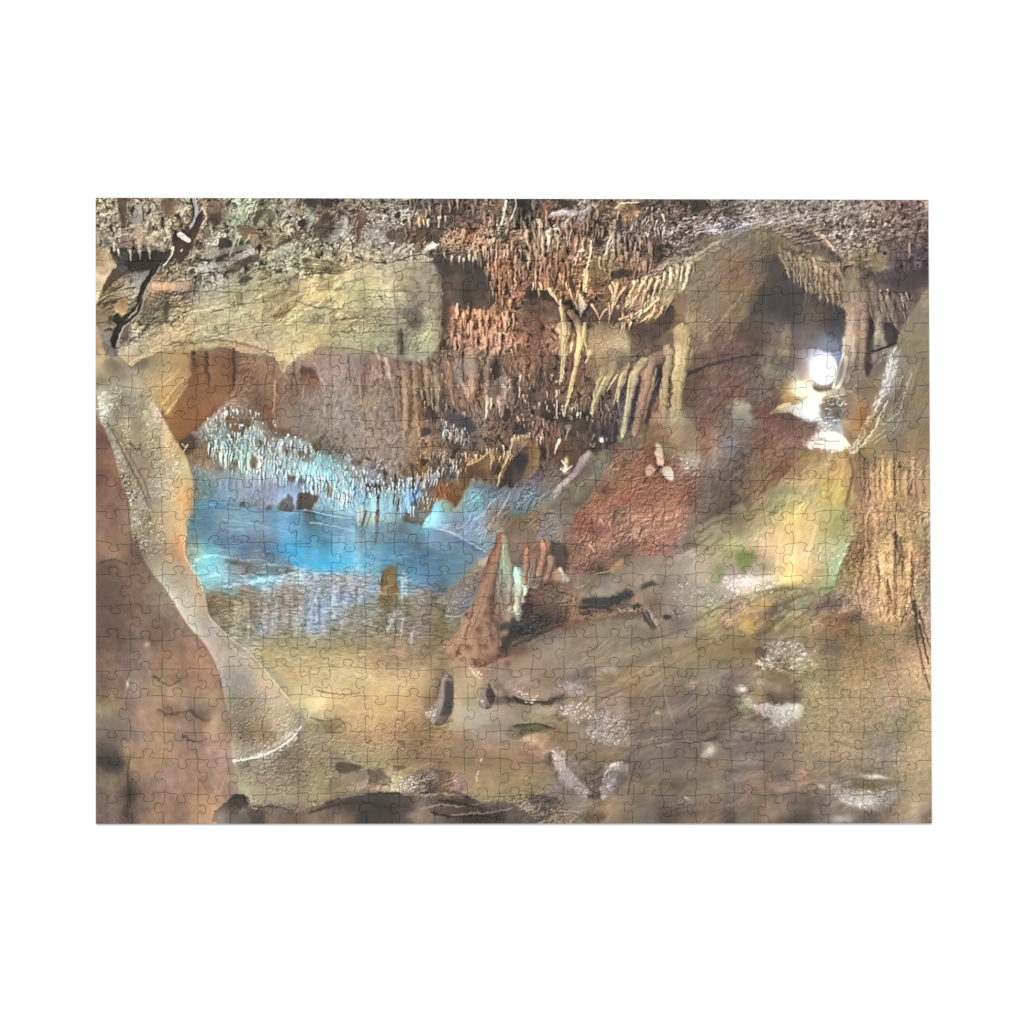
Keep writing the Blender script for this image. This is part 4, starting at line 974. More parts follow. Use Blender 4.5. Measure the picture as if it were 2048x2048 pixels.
g('70 0 106 0 108 6 104 16 98 22 92 26 84 24 78 30 74 26 72 14', '78 8 8e7c64 90 6 94887a 100 8 8c8070 86 18 ae9c74 96 20 a4987c', 1, .8, 1)
tex('70 0 108 2 98 22 78 30', 'emboss', .7, 1.6, 80, 1, 3, 1)
for l, w in (('86 14 80 24 76 34 74 44 71 54', 4.4), ('90 20 86 28 83 38', 3), ('96 20 90 28 86 34', 2.4), ('106 14 102 24 98 34 96 44', 4.4), ('112 16 110 28 108 40 106 52', 5), ('120 8 116 18 112 32', 4)):
    tube('c4b078', l, w * 1.1, w * .35, .95)
    s('5a4a3a', [v + (w * .6 if i % 2 == 0 else 0) for i, v in enumerate(map(float, l.split()))], w * .5, .6, .5)
g('113 12 116 7 124 6 130 8 133 14 132 22 129 30 127 42 126 54 124 62 118 66 113 70 109 72 113 60 116 48 118 36 120 24 119 18', '118 12 b89c70 126 12 c4a880 128 22 a88c68 124 36 8c6e54 120 50 946c50 117 62 8a6048', .6, .95, .5)
s('d8c098', '114 18 118 12 124 9 129 12', 2, 1.4, .7)
s('4a3a34', '118 20 120 30 117 44 114 58 111 68', 2.4, 1.2, .6)
p('45393a', '114 28 118 26 116 40 112 56 108 60 110 46', 1, .75, 1)
p('3c3234', '133 14 137 13 137 24 133 34 129 44 126 56 124 66 121 64 124 50 127 38 130 26', .7, .9, .6)
s('8a7060', '135 22 131 28 128 32', 1.4, 1, .7)
g('139 0 150 -2 160 -2 165 0 162 10 158 20 154 30 152 40 153 50 150 56 144 54 143 44 140 52 138 54 134 52 136 40 137 28 138 14', '144 8 bca270 156 4 d0c08c 160 8 b8a470 142 24 a07c58 150 20 b49a6c 154 28 a08a60 142 36 96704f 149 40 7c6448 140 46 a8a078 148 50 a8a684', .6, .97, .4)
s('ecdfb0', '152 -2 150 12 147 22 144 34 142 46 144 54', 2, 1.2, .8)
s('dcd0a0', '158 2 157 14 154 24 152 34 151 46', 1.4, 1, .7)
p('645038', '152 14 157 8 158 16 154 20', .7, .8, .5)
s('5c4a36', '148 32 146 40 147 50', 1.6, 1.2, .7)
g('134 54 144 52 152 46 158 52 162 60 166 70 170 82 172 92 160 88 150 84 140 82 126 78 124 72', '140 58 a8a484 150 60 a09070 160 66 8a745c 150 76 a89c7c 164 84 8e8068 138 74 8c7458 130 76 7a644c', 1.5, .8, 1.2)
tex('134 54 152 46 172 92 126 78', 'emboss', .6, 2.6, 50, 1.5, 3, 2)
g('108 72 113 62 118 60 122 66 130 62 136 60 134 74 126 80 112 82 104 90 98 88', '112 70 8c6044 120 68 7f5a44 130 70 7c6248 108 80 6c5c44', 1.5, .6, 1)
s('a8c4a8', '107 46 104 58 103 70', 2, 1.4, .75)
g('100 56 106 52 104 66 102 76 96 82 96 70', '102 62 7f8468 100 74 76785c', .8, .7, .7)
p('6a5c60', '106 52 112 50 112 64 108 76 104 74', 1, .65, 1)
drips('74 40 100 38 98 56 74 58', 38, '7c6860 6a5650 8c7870', 5, 14, 1.3, 91, 93)
drips('72 56 98 56 96 62 76 62', 14, '74605c 867270', 8, 20, 1.2, 90, 94)
for l, w in (('72 60 72 72', 1.6), ('78 58 79 76', 2.4), ('92 64 91 80', 2.6), ('82 80 82 90', 2)):
    s('7c6a68', l, w, w * .6, .85)
# small lit things in the dark
s('ffffff', '80.5 78 80.8 80.5', 2.2, 1.8, 1, .5); b('d8ccff', 80.6, 79, 2.6, 3, 0, .4)
s('f0f0ec', '74 74 72 79', 1.4, .7, .9); s('e8dcb0', '71 83.5 73 85.5 75 83', 1.3, .8, .9)
s('ffffff', '86 78 86 80', 1.2, .8, .8)
p('c89888', '47 66 51 65 54 67 52 70 49 69', .6, .85, .8); s('e8d0a8', '51 69 50 74 48 80', 1.8, .9, .9)
s('fff8ec', '38 78 39 84 38 91', 2, .9, .95); s('f4e4c8', '43 79 41 85 39 90', 1.6, .7, .9); s('e0d0b8', '36 80 36 82', 1, .7, .8)
s('d8dcd0', '58 72 60 76', 1, .6, .7)
s('e8d498', '49 96 49.5 104', 3.6, 3, 1, .5); s('fff4c8', '48.5 97 49 103', 1.6, 1.2, 1)
s('ecd8a0', '44 103 47 105 50 106 54 103', 1.6, .9, .95); b('fffce8', 47, 107.5, 2.2, 2.4, 0, .95)
b('a06c3c', 56, 92, 6, 5, 40, .5)
g('0 78 8 74 14 76 12 84 6 92 0 96', '6 80 b89860 4 90 c8a868', .7, .8, .8)
drips('0 74 24 74 22 80 0 84', 22, 'd0b078 b8945c a08050', 3, 8, 1.3, 92, 95)
s('e0c078', '12 81 6 89 0 96', 1.4, 1, .8)
p('383736', '0 98 8 88 13 86 14 98 11 108 6 116 -2 124 -6 116', .8, .95, .6)
g('16 80 23 80 24 92 23 102 20 112 16 120 10 120 8 114 12 104 14 94', '19 86 7a6438 19 98 a07a40 15 108 9c7440 12 116 8c705c', .6, .92, .5)
p('37322f', '24 84 30 88 31 98 26 98', 1, .75, 1)
drips('20 66 44 62 44 74 24 80', 24, '7c5844 6c4a3a 906a52', 5, 12, 1.8, 90, 96, .85)
s('a08880', '32 84 31 94 31 101', 2, .9, .8)
g('30 98 40 92 52 88 62 86 72 84 66 92 60 100 50 104 40 110 30 112', '40 100 5c4840 54 94 6a5040 44 106 4c4440 64 90 54463c', 1.5, .75, 1)
# violet-grey ridge running down to the water
g('64 92 70 91 72 96 66 104 62 110 56 114 50 120 44 126 40 132 36 134 42 124 48 116 54 112 58 102', '68 94 9a8a88 62 106 8a7c78 52 116 9c908a 42 128 a89c90', .7, .9, .6)
s('c8bcb0', '60 110 52 115 46 121 40 129 37 133', 1.4, .9, .7)
g('20 112 34 104 48 108 40 122 32 134 18 144 6 150 -6 150 0 132 8 122', '26 116 6c6064 36 112 6a5c60 20 128 68707c 8 132 7c849c 10 144 60888c 26 136 70686c', 1.5, .75, 1.2)
s('806458', '14 112 13 124 6 134', 3, 2, .5, 1)
crag('8 116 40 104 60 110 30 140 0 146', 90, 4, -58, 97, .65, 1.35, .65, 14)
g('72 96 80 90 88 88 92 92 86 104 78 114 72 124 60 136 52 146 40 150 44 138 52 124 62 110', '82 96 6c6856 74 108 706858 64 120 78785c 56 134 66644c 48 144 666450', 1.5, .8, 1)
s('9a9c78', '74 114 66 118 60 124 57 134', 1.6, 1, .6)
p('565838', '62 124 70 120 68 132 60 142 54 146 56 136', 2, .45, 1)
g('36 134 48 128 56 132 48 144 30 152 14 150 22 142', '38 140 85705c 24 148 82705c 48 136 70685a', 1.5, .7, 1)
# red slope
g('96 84 104 90 120 86 126 80 134 92 146 100 160 106 172 100 176 112 168 124 160 140 150 150 90 150 66 146 72 130 78 116 86 104', '102 92 7f5c4c 116 92 805a48 106 102 845848 120 104 7c5848 92 112 7f5c4c 110 116 8f6858 126 110 7f6050 146 112 8a6050 160 110 8a6a54 86 126 80584c 104 128 96685c 124 130 8a6050 140 124 84604c 156 126 8a5c48 76 142 90604f 96 142 8f6454 116 142 946456 136 140 8c6252 154 142 7c6050', 2, .85, 1.5)
tex('96 84 134 90 176 112 150 150 66 146', 'emboss', .65, 3.4, -50, 1.6, 5, 3)
crag('90 92 130 88 160 112 150 146 76 146 84 110', 110, 4, -50, 98, .62, 1.28, .6, 35)
b('4a3c34', 84, 126, 5, 4, 0, .7); b('5a4440', 70, 124, 4, 3, 0, .3)
s('4a4a34', '102 96 100 104 106 100', 1.6, 1.2, .7); b('54503a', 104, 100, 4, 3, 0, .4)
g('130 90 135 88 138 94 139 100 137 104 134 100', '133 94 d4c8b0 137 98 e8dcc8', .5, .95, .5); s('fff8ec', '134 92 137 100', 1.4, .9, .8)
g('122 106 126 102 131 106 130 111 125 112', '125 106 b8a890 129 109 c4b49c', .6, .9, .5)
g('136 108 141 104 146 108 148 114 144 116 139 112', '140 108 a4b4a0 146 112 dce4d4', .6, .9, .5)
s('3c3230', '136 104 130 110 124 115 120 118', 1.8, 1.2, .8)
p('4a3e36', '131 86 138 87 138 90 132 91', .7, .8)
g('130 84 144 84 160 90 171 95 170 104 160 102 150 94 136 90', '138 86 94a080 154 92 a09c78 166 100 a4a486', 1.2, .65, 1)
glints('154 94 172 98 170 106 156 104', 22, 'f4f0e0', .9, 2.4, -20, 99, .7, 40)
glints('112 74 140 74 138 82 116 82', 14, 'd8d0b8', .9, 2.4, 0, 100, .7, 40)
g('166 0 193 0 193 44 176 50 160 56 152 44 154 30 160 14', '172 8 6c4a44 186 14 6a4c44 164 30 6c4c44 180 32 7c6050 160 44 70544a 178 44 6f504a', 2, .7, 1)
s('3c3434', '160 20 166 16 176 11 186 7 194 4', 2.2, 1.4, .85)
s('8a7460', '150 44 160 50 166 56', 4, 5, .4, 2)
for l in ('178 46 190 34', '168 40 178 28', '182 56 192 46', '172 22 180 16'):
    s('9a8478', l, 1.4, .7, .4)
g('168 58 193 50 193 100 180 108 170 92', '176 64 7f5a4a 188 62 7c5c4c 180 76 a08a6c 190 80 a0a098 184 92 94988a 176 88 8a6c5c', 2, .7, 1.2)
crag('150 50 193 40 193 140 150 140', 70, 4, -50, 101, .68, 1.25, .55, 20)

# slab's lower lip
t(0, 0)
g('20 145 26 140 36 137 48 135 62 136 80 135 105 134 118 132 135 136 150 136 165 136 193 125 210 120 218 116 219 126 206 138 193 148 184 153 178 158 175.5 162 173 161 170 154 165 147 150 145 138 144 130 142 118 138 106 141 92 142 76 142 62 140 50 147 40 150 35 156 31 155 26 150', '28 146 cbb68c 50 138 c8b48c 80 138 a89c78 100 137 a09470 118 135 a88c68 136 140 b09a74 150 141 a89078 166 142 cdb984 174 154 d4b678 182 148 c0a468 196 138 c8b680 208 128 b4a270', .5, .92, .8)
crag('20 145 60 136 120 134 193 128 215 120 193 146 173 160 150 144 110 139 50 146', 90, 2.6, -15, 111, .62, 1.25, .65, 50)
s('e8d49c', '31 155 38 149 50 145 62 140', 1.2, .9, .8)
s('e4cc94', '165 147 170 154 173.5 161 178 157 186 152', 1.2, .9, .8)
s('5a4a3c', '92 143 106 142 118 139 130 143 142 145', 1.4, 1, .6)
g('90 144 104 142 118 139 130 143 142 146 165 148 162 152 140 150 120 149 92 149', '100 146 7c6a58 120 144 6a5446 140 148 70604e', 1.2, .6)
t(1, 0)
g('12 146 18 138 28 137 42 138 56 142 72 144 84 150 96 150 106 153 111 152 116 146 122 138 126 128 127 118 110 120 80 122 40 124 10 128', '22 132 98967a 40 132 9c9a7a 60 136 a09a7c 80 138 8c8e74 96 142 8a9878 110 146 a0ac88 118 134 a0b07c 100 130 8c8e78 124 122 98a878', 1, .5, .8)
crag('14 140 40 128 80 126 120 124 120 140 110 151 84 148 40 137', 140, 2.2, 60, 112, .6, 1.22, .7, 60)
s('c4d0ac', '109 151 113 146 119 140 124 132', 1.4, .8, .7)
g('104 149 111 146 112 150 109 154', '108 151 d4dccc', .5, .8)
s('4c4038', '20 138 44 140 66 144 78 148 86 152', 1.3, 1, .55)

# ================= tile 3,1 : lamp and its light =================
t(3, 1)
g('-2 -2 80 -2 82 20 70 30 60 30 54 40 50 46 44 55 60 58 86 62 86 70 74 80 70 88 50 96 40 110 30 124 20 136 0 146 -2 146', '8 6 5a4640 24 6 5c504a 40 4 6c6456 60 4 6a645c 76 4 8a8690 10 24 70544c 26 20 5a4a46 44 14 7a7458 58 14 5f564e 68 20 8a7c64 6 36 7a5448 20 38 705048 32 36 6a605c 44 34 6c564c 8 52 6f6a5c 18 50 a0a088 30 50 6c5650 42 48 704a40 8 66 706a66 24 62 7c7c6c 34 62 745a52 50 64 76584e 64 64 7a5c54 80 66 7a6058 6 80 78787a 22 78 6f6662 42 76 755448 60 74 7c5c50 74 76 74584c 6 96 66584e 22 94 6c5646 44 90 78604c 62 84 7a604c 10 112 5a4e46 24 106 64523f 38 104 75543c 54 100 806a54 8 128 66564a 22 122 846046 36 116 6c5a48 16 140 6a5a48', 1.5, .85, 1.2)
tex('-2 -2 80 -2 60 30 86 66 50 96 0 146', 'fbm', .22, 2.6, -50, 3, 6, 3, tint=.06)
crag('-2 10 50 10 60 60 70 84 30 120 0 140', 130, 4, -55, 113, .65, 1.3, .55, 20)
g('12 44 20 43 24 50 28 60 29 68 22 66 12 60 10 52', '16 48 a4a890 20 54 b0b49c 24 64 84806c', 1.5, .75, 1.2)
glints('12 44 22 44 26 62 12 62', 24, 'd8e0c8', .9, 2.6, 60, 114, .6, 40)
s('8a8c68', '40 18 48 8 52 2', 4, 3, .5, 1.5)
g('54 34 57 24 62 20 70 18 78 26 86 32 86 36 80 40 72 44 62 46 57 44', '58 30 bca858 64 26 d4c070 60 40 c89a50 70 36 fff0c0 78 32 fff8e0 66 44 a87c40', 1.2, .95, 1.2)
b('fffbe8', 74, 32, 9, 7, 20, .95); b('fff4c8', 68, 28, 8, 9, 0, .5); b('e8d48c', 72, 20, 8, 5, 0, .45)
glints('54 24 64 20 62 46 55 40', 30, '7c5a2c', 1, 2.4, 60, 115, .6, 60)
g('71 42 75 39 80 39 79 45 72 46', '75 42 68ac8c', .8, .8, .8)
s('e8dc94', '44.5 55 50 50 56 47 62 46', 1.8, 3, .85)
s('f4ecb8', '50 50 58 48 68 48', 1.6, 2, .7)
g('54 52 60 48 70 47 80 42 88 34 96 34 95 40 90 44 92 52 96 58 90 60 86 62 78 62 70 58 62 54', '60 51 98986c 68 52 c8d8d4 78 50 f4faff 88 44 fdfbf4 90 56 e8e8ec 80 59 c8d0dc 92 37 e8dcb8', .8, .97, 1.2)
b('ffffff', 82, 47, 9, 7, 0, .9)
for l in ('94 42 100 40 106 39 112 37', '98 46 104 43 110 40', '92 34 100 32 108 31', '96 50 102 52', '100 58 106 60 110 58', '102 48 99 47'):
    s('f4ecdc', l, 1.6, .8, .85)
g('90 66 92 60 98 60 104 58 110 52 114 54 112 60 104 66 96 70 90 72', '96 66 a8a49c 104 62 7a6a58', 1.2, .7, 1)
p('6c5e4c', '91 47 96 43 102 42 108 44 115 52 112 58 106 59 100 60 96 58 95 52', 2, .6, 2)
glints('90 44 116 42 114 58 96 60', 40, 'fffaf0', 1.2, 2.6, -10, 116, .9, 25)
for i in range(9):
    s('f0f0f0', [88 + i % 3, 60 + i * 1.3, 95, 61 + i * 1.2, 101 - i % 4, 62 + i * .9], 1, .6, .75)
s('f4f0ea', '112 63 118 63', 1.2, .7, .8)
g('73 79 78 80 84 75 90 72 100 72 108 74 113 78 116 81 118 84 112 87 104 90 97 88 88 87 80 87 76 84', '80 83 dcdce0 90 78 f4f4f8 102 80 ffffff 110 82 f4f0e8 96 86 f8f8f8', .7, .97, 1.4)
b('ffffff', 98, 81, 12, 4, 0, .9)
for l in ('82 80 90 79 100 81 108 80', '86 83 94 84', '84 77 92 78'):
    s('6a645e', l, .9, .7, .65)
glints('96 88 122 86 122 91 104 92', 20, 'fff', 1.2, 3, 10, 117, .85, 30)
s('fff', '120 91 124 87', 1.4, .8, .8)
g('108 40 118 36 128 38 134 46 134 60 130 72 126 80 118 84 112 74 110 62 114 54', '116 44 8a705c 126 46 a47a5c 130 60 9c7048 122 66 9c7a50 118 76 907458 128 74 a07448', 1, .85, 1.2)
# lamp
b('7c90a8', 104, 4, 8, 14, 0, .6); b('c8d8f4', 95, 2, 12, 12, 0, .75)
b('f4f8ff', 94, 14, 16, 17, 0, .5, pw=1.5)
p('ffffff', '94 -1 100 0.5 105 5 107 12 106 20 102 26 96 28.5 89 28 84 24 81.5 17 82 9 86 3', .7, 1, 0)
s('66605c', '88 29.5 96 30.5 102 27 106 21', 1.2, .9, .55, .6)
b('5a5048', 92, 31, 8, 2, -6, .45)
s('f0e4cc', '112 0 109 8 106 16 104 24 102 31', 2.4, 2.4, .95)
s('fff8e8', '111 2 108 10 106 20 103 29', 1.1, 1.1, .9)
s('e8dcc4', '121 2 120 8 116 13', 1.8, 1, .8)
s('f0e8d8', '100 30 106 30', 2, 1, .8)
g('113 2 132 0 133 14 134 24 134 36 126 38 118 34 110 30 108 24 111 14', '120 8 9a8474 126 20 8a7668 116 24 84745c 130 30 806a5c 116 14 a0907c', .8, .85, .8)
glints('114 8 126 8 126 34 114 30', 26, 'f4ece0', 1, 1.4, 0, 118, .7, 60)
p('413836', '131 2 138 4 138 16 135 21 131 14', .7, .9, .5)
s('3c3430', '138 4 146 3 152 0', 1.4, 1, .7)
g('134 22 140 12 146 6 154 2 152 14 149 24 146 36 142 46 136 50 134 40', '142 16 6a6050 146 26 8a7458 138 36 7f6e54 138 44 8a7054', .8, .85, 1)
# right wall
RW = '154 0 162 -2 194 -2 194 146 128 146 122 130 121 118 124 104 122 94 128 84 134 74 140 62 145 50 148 38 150 20'
g(RW, '160 6 8c8c80 176 6 7c7058 188 10 7a6c50 156 20 a0a098 170 22 88806a 186 24 84724e 152 36 98948a 168 40 80705a 184 40 886e4e 146 54 807462 158 54 84745a 174 56 80684c 188 60 826a4e 140 66 948a78 154 68 8a8460 168 70 84745c 184 74 84704e 134 80 949080 146 80 90906a 160 82 84705a 178 84 8c7450 190 80 90885c 126 94 84765a 138 94 8a7460 152 94 98805e 168 92 947a5c 186 94 96785a 124 110 7a6850 134 108 8a705c 150 106 a88458 168 106 8f7254 184 108 a07c54 124 124 7f6e54 138 122 ae8a68 152 122 c09460 168 120 a88460 186 122 a88460 128 138 907a5c 142 138 b08a68 154 136 b49068 166 138 86725a 184 140 a09060', .7, .97, .6)
tex(RW, 'emboss', .6, 4, 96, 2.4, 4, 3)
for l, w in (('157 4 154 16 150 28 147 38', 3.4), ('160 10 157 20 152 32', 2.4), ('148 36 144 46 139 56', 3), ('152 44 147 54 142 62', 1.6), ('138 58 133 66', 1.4), ('145 60 140 70 134 78 128 86 122 92', 2), ('166 20 163 32', 1.6), ('175 18 170 32 166 44 162 54 154 60 148 66', 1.2), ('170 26 169 36', 1.2), ('150 70 140 78 132 82 124 90', 1.4), ('164 60 158 70 150 76 140 82', 1.1), ('168 52 164 62', 1)):
    s('dcdcdc', l, w, w * .6, .6, .5, wob=1.6)
    s('ffffff', l, w * .35, .4, .7, .3, wob=1.6)
for l in ('146 60 140 72 134 82', '138 76 130 86', '144 70 136 80'):
    s('a4ac74', l, 1.6, 1, .6)
for x, y, h in ((131, 96, 30), (135, 100, 40), (141, 96, 50), (146, 104, 42), (150, 96, 30), (159, 96, 46), (164, 100, 46), (172, 104, 40), (178, 98, 44), (186, 104, 40)):
    s('4c3c2c', [x, y, x - .6, y + h * .4, x + .8, y + h * .7, x, y + h], 1.3, .8, .55, wob=2)
for x, y, h in ((139, 110, 40), (148, 94, 20), (154, 100, 42), (169, 110, 30), (176, 96, 30)):
    s('d0a878', [x, y, x, y + h * .5, x - .6, y + h], 3, 2, .5, .8, wob=2)
b('3c3028', 164, 104, 2.4, 1.6, 0, .8)
s('3c3028', '159 92 159 130', 1.2, 1, .6); s('3a3028', '176 116 173 124 170 134', 1.4, .8, .6)
s('3c342c', '125 90 130 96 134 102', 1.6, .8, .6)
s('6c5c48', '121 94 120 108 117 122 114 146', 3.4, 3, .55, 1.2)
# yellow flowstone
FS = '74 88 84 90 96 92 108 90 120 91 121 104 118 118 114 134 114 150 120 164 122 170 116 180 110 196 106 210 103 216 92 218 80 218 66 216 54 214 40 206 28 200 8 196 0 190 0 166 14 158 30 150 24 146 36 134 46 124 56 114 62 104 68 96'
g(FS, '76 94 80754f 88 96 988460 102 96 a48a58 114 98 a8844c 68 106 807a5c 80 106 a89870 96 108 a89868 112 110 a88c50 58 118 8a9068 72 118 aca678 88 118 a4986c 104 118 a89458 114 120 9a8450 48 130 7c8060 62 130 a8a880 78 128 9a9068 94 130 b0a060 108 128 a09458 34 142 80785c 48 140 7c8468 62 142 b4a878 78 142 b8ac70 96 142 b0a468 110 140 9a8a58 6 158 8a8070 20 158 94885f 36 156 9c9070 52 152 c0ac7c 66 150 d0b880 80 152 b4ac78 98 152 989868 110 150 989460 8 176 8a8468 24 170 a09878 40 170 b8a884 56 168 cdb88c 72 166 d8c090 88 168 b8ac78 104 166 98986a 118 168 a4906c 8 190 8f9470 22 188 8f9470 40 186 c0a888 56 184 dcc490 72 184 c8b484 88 184 b8b090 102 180 a0ac80 114 176 a0b494 30 198 b8a898 48 196 c0ac88 62 198 e0c078 78 196 c4b080 92 196 a8a070 104 194 8ca480 40 206 b0a898 56 206 dcbc78 70 208 c8a868 86 206 a09c64 100 206 7c9468 98 212 889a70', .8, .98, .8)
tex(FS, 'fbm', .13, 3, -62, 3.4, 5, 3, tint=.05)
tex(FS, 'emboss', .3, 5, -62, 2.4, 6, 3)
for l, w, c in (('52 126 46 134 42 142', 5, '688064'), ('82 134 78 144 74 152', 4, '8c8c64'), ('72 96 66 104', 3, '6c6850'), ('88 138 84 148', 3, '98905c'), ('60 122 76 120 88 118', 2, 'c8b890'), ('110 110 106 126 104 144', 4, 'a8a058')):
    s(c, l, w, w * .6, .45, 1.6)
glints('56 118 80 112 96 106 100 100 90 104 60 122', 26, 'f0e4c8', .9, 3.4, -20, 119, .6, 15)
glints('60 180 100 170 102 200 84 212 58 212', 60, 'fff0c8', 1, 3, -70, 120, .55, 25)
glints('84 178 104 178 100 200 86 196', 60, 'f8f4e0', 1, 2, -60, 121, .7, 50)
b('88b098', 112, 186, 4, 10, 20, .55); b('c8d4b0', 110, 194, 2, 10, 18, .4)
s('dce4cc', '118 178 112 186 108 196', 1.2, .8, .5)
g('13 184 20 182 28 183 30 188 24 194 24 202 18 203 14 196', '20 186 74983c 22 194 84a04c 18 200 7a9048', 1.6, .85, 1.6, 3)
glints('12 182 30 183 24 203 14 200', 40, '587c30', 1, 2.4, 60, 122, .6, 60)
b('6c8468', 2, 197, 4, 5, 0, .6); b('60805c', 40, 192, 3, 3, 0, .5)
g('0 206 8 202 20 204 32 202 46 200 52 206 50 214 40 218 24 222 8 222 0 216', '8 210 c8b8a8 22 210 e8dcd0 36 208 dccfc0 46 210 d0bc98 20 218 a8988c 6 218 a89a88', 1.8, .85, 1.6, 3)
glints('4 204 50 200 50 214 8 218', 110, 'fffaf4', 1.1, 2.6, 10, 123, .8, 60)
s('6c7460', '0 160 14 160 22 154 30 150', 3, 1.6, .5, 1); s('5f5c48', '-2 170 10 168 20 156', 3, 1, .55, 1)
s('b4a080', '0 156 14 154 30 150 40 148', 1.6, 1, .5)

# ================= tile 2,2 : ledge and slope =================
t(2, 2)
g('-6 20 20 -2 44 -4 60 -2 58 10 52 22 46 32 38 34 30 30 14 30 4 32 -8 40 -20 44', '4 18 74706a 20 8 84745c 34 14 808078 48 8 6f7060 30 26 8a808c 44 24 7a7268 10 26 6c6458 50 26 766456 -8 34 7c746c', 1.2, .85, 1.2)
crag('-6 20 20 -2 58 0 46 32 4 32', 50, 3, -50, 131, .62, 1.3, .6, 40)
RED = '58 0 70 -4 96 -4 160 -4 162 4 156 14 154 24 150 30 144 34 138 40 120 43 110 44 102 50 90 56 76 58 60 56 48 54 46 48 50 36 54 24 56 12'
g(RED, '66 6 845c50 80 4 8f6858 96 6 6c5c4c 112 6 98705f 130 6 9a6a58 148 8 946454 62 18 8a5f52 76 20 7c584c 90 20 8f6a5a 104 22 8a6a5c 118 20 a07c66 134 20 9c7260 148 22 96624f 60 32 7a5c50 76 32 8a6454 90 32 88705f 106 32 7f5c50 124 34 8f604f 140 32 80604f 54 42 845c4c 68 42 805648 80 42 74564e 94 40 705c50 112 42 8a6858 130 40 8f6450 60 52 7a5648 74 54 705048', .8, .95, 1.2)
tex(RED, 'emboss', .8, 3.4, 80, 1.4, 5, 2)
crag(RED, 110, 3.6, 85, 132, .6, 1.3, .65, 30)
glints('140 4 158 4 154 30 120 36 130 14', 26, 'e8c8b8', .9, 2.4, -40, 133, .6, 40)
for l in ('94 0 92 10 88 20', '88 16 92 24 96 28', '72 8 74 22', '116 24 120 14', '130 4 128 14'):
    s('4c4036', l, 2, 1, .6)
for l in ('80 8 84 14', '88 10 90 22', '112 20 108 28', '70 32 74 38'):
    s('b89c88', l, 2, 1, .6)
g('74 58 84 50 92 44 102 38 108 40 104 48 98 56 92 60 82 60', '80 54 5a4a46 92 48 84654c 100 44 6c5c50', 1.2, .7, 1)
g('88 58 92 50 100 44 103 46 98 54 92 60', '94 52 a8805a', 1, .8, .8)
s('c49a74', '74 59 84 57 90 54', 1.4, .8, .8)
# little red stalagmites
p('453a38', '36 28 50 34 50 52 46 56 40 54 36 48 34 38', 1.2, .8, 1)
g('10 32 13 30 16 31 16.5 40 15 50 13 58 13 64 9 64 9 50 9 40', '13 36 8f6254 13 52 80584a 11 60 8a6050', .6, .95, .4)
g('25 30 28 27 31 28 32.5 34 31 42 28 50 24 54 24 44 25 36', '29 32 b0705a 28 42 8f5c4c 26 50 705048', .6, .95, .4)
g('17 46 20 42 23 42 24 52 22 62 16 64 16 54', '20 48 7f6658 20 58 6c5044', .8, .85, .6)
g('31 46 33 42.5 36 42 38 44 38 52 36 58 33 62 28 66 24 66 28 58 31 52', '35 46 a07060 35 52 80604f 29 62 8a6654', .6, .95, .4)
s('b48a78', '32 45 33 50', 1, .7, .5); s('c88870', '27 29 28 36', 1.4, .8, .6)
g('32 66 34 60 38 56 42 53 44 56 44 64 40 68 34 70', '36 64 a0704c 42 58 b48664', .6, .95, .4)
g('41 54 44 53 47 58 50 62 51 66 47 72 42 70 44 64 45 60', '44 56 b4c8b0 47 66 8c948c', .7, .85, .6)
b('8ca494', 43, 68, 4, 3, 0, .5)
# dark undercut
UC = '12 74 24 66 32 70 42 72 52 66 58 72 58 80 64 80 76 80 88 81 92 80 98 77 104 74 111 77 108 82 106 86 100 88 110 92 118 86 122 90 120 98 110 100 98 100 88 100 76 102 66 106 56 108 48 112 40 116 28 118 22 114 10 120 -2 126 -10 124 -4 108 6 88 9 80'
g(UC, '18 78 6f5448 34 78 66503f 48 78 70584a 54 88 845c48 8 88 3e3a3a 24 92 5c4438 38 88 5f483c 46 96 6a4c3c 14 98 3c3838 30 98 3f3b3a 8 108 44403f 24 110 5a463f 36 108 70503f 52 102 7a5844 66 90 4c4039 80 92 6a4c40 94 92 6c4e40 60 102 825c48 76 98 8a6250 90 98 80604c 104 94 76584a 112 90 6a5448 -2 116 48423f', .9, .97, .9)
crag('52 84 62 84 60 104 44 112 26 118 40 100', 60, 2.6, 60, 134, .5, 1.35, .75, 60)
crag('62 92 118 88 110 100 66 104', 46, 2.6, 0, 135, .55, 1.3, .7, 50)
p('383838', '63 82 72 80 82 81 90 80 96 78 100 74 104 73 107 76 111 77 108 81 104 81 99 84 96 88 92 86 90 88 80 87 70 86 64 85', .6, .95, .5)
p('3a3432', '64 88 76 88 90 90 88 94 76 93 64 94', 1, .8, .8)
p('3b3b3a', '118 72 120 68 126 66 130 68 126 70 121 72', .6, .95, .3)
p('393533', '110 86 116 85 122 88 121 92 114 93 110 90', .7, .9, .8)
g('54 66 58 62 70 62 78 66 76 80 64 80 60 86 58 92 56 78', '64 70 7a6a58 72 74 746858 58 84 7c5c4c', 1, .75, .8)
for l in ('44 112 38 114 28 117 24 116', '50 104 56 98 58 92', '28 110 36 106 44 104'):
    s('a07058', l, 2, 1.2, .7)
glints('96 90 116 90 114 94 96 94', 16, 'd8c0b0', .9, 2.6, 0, 136, .7, 30)
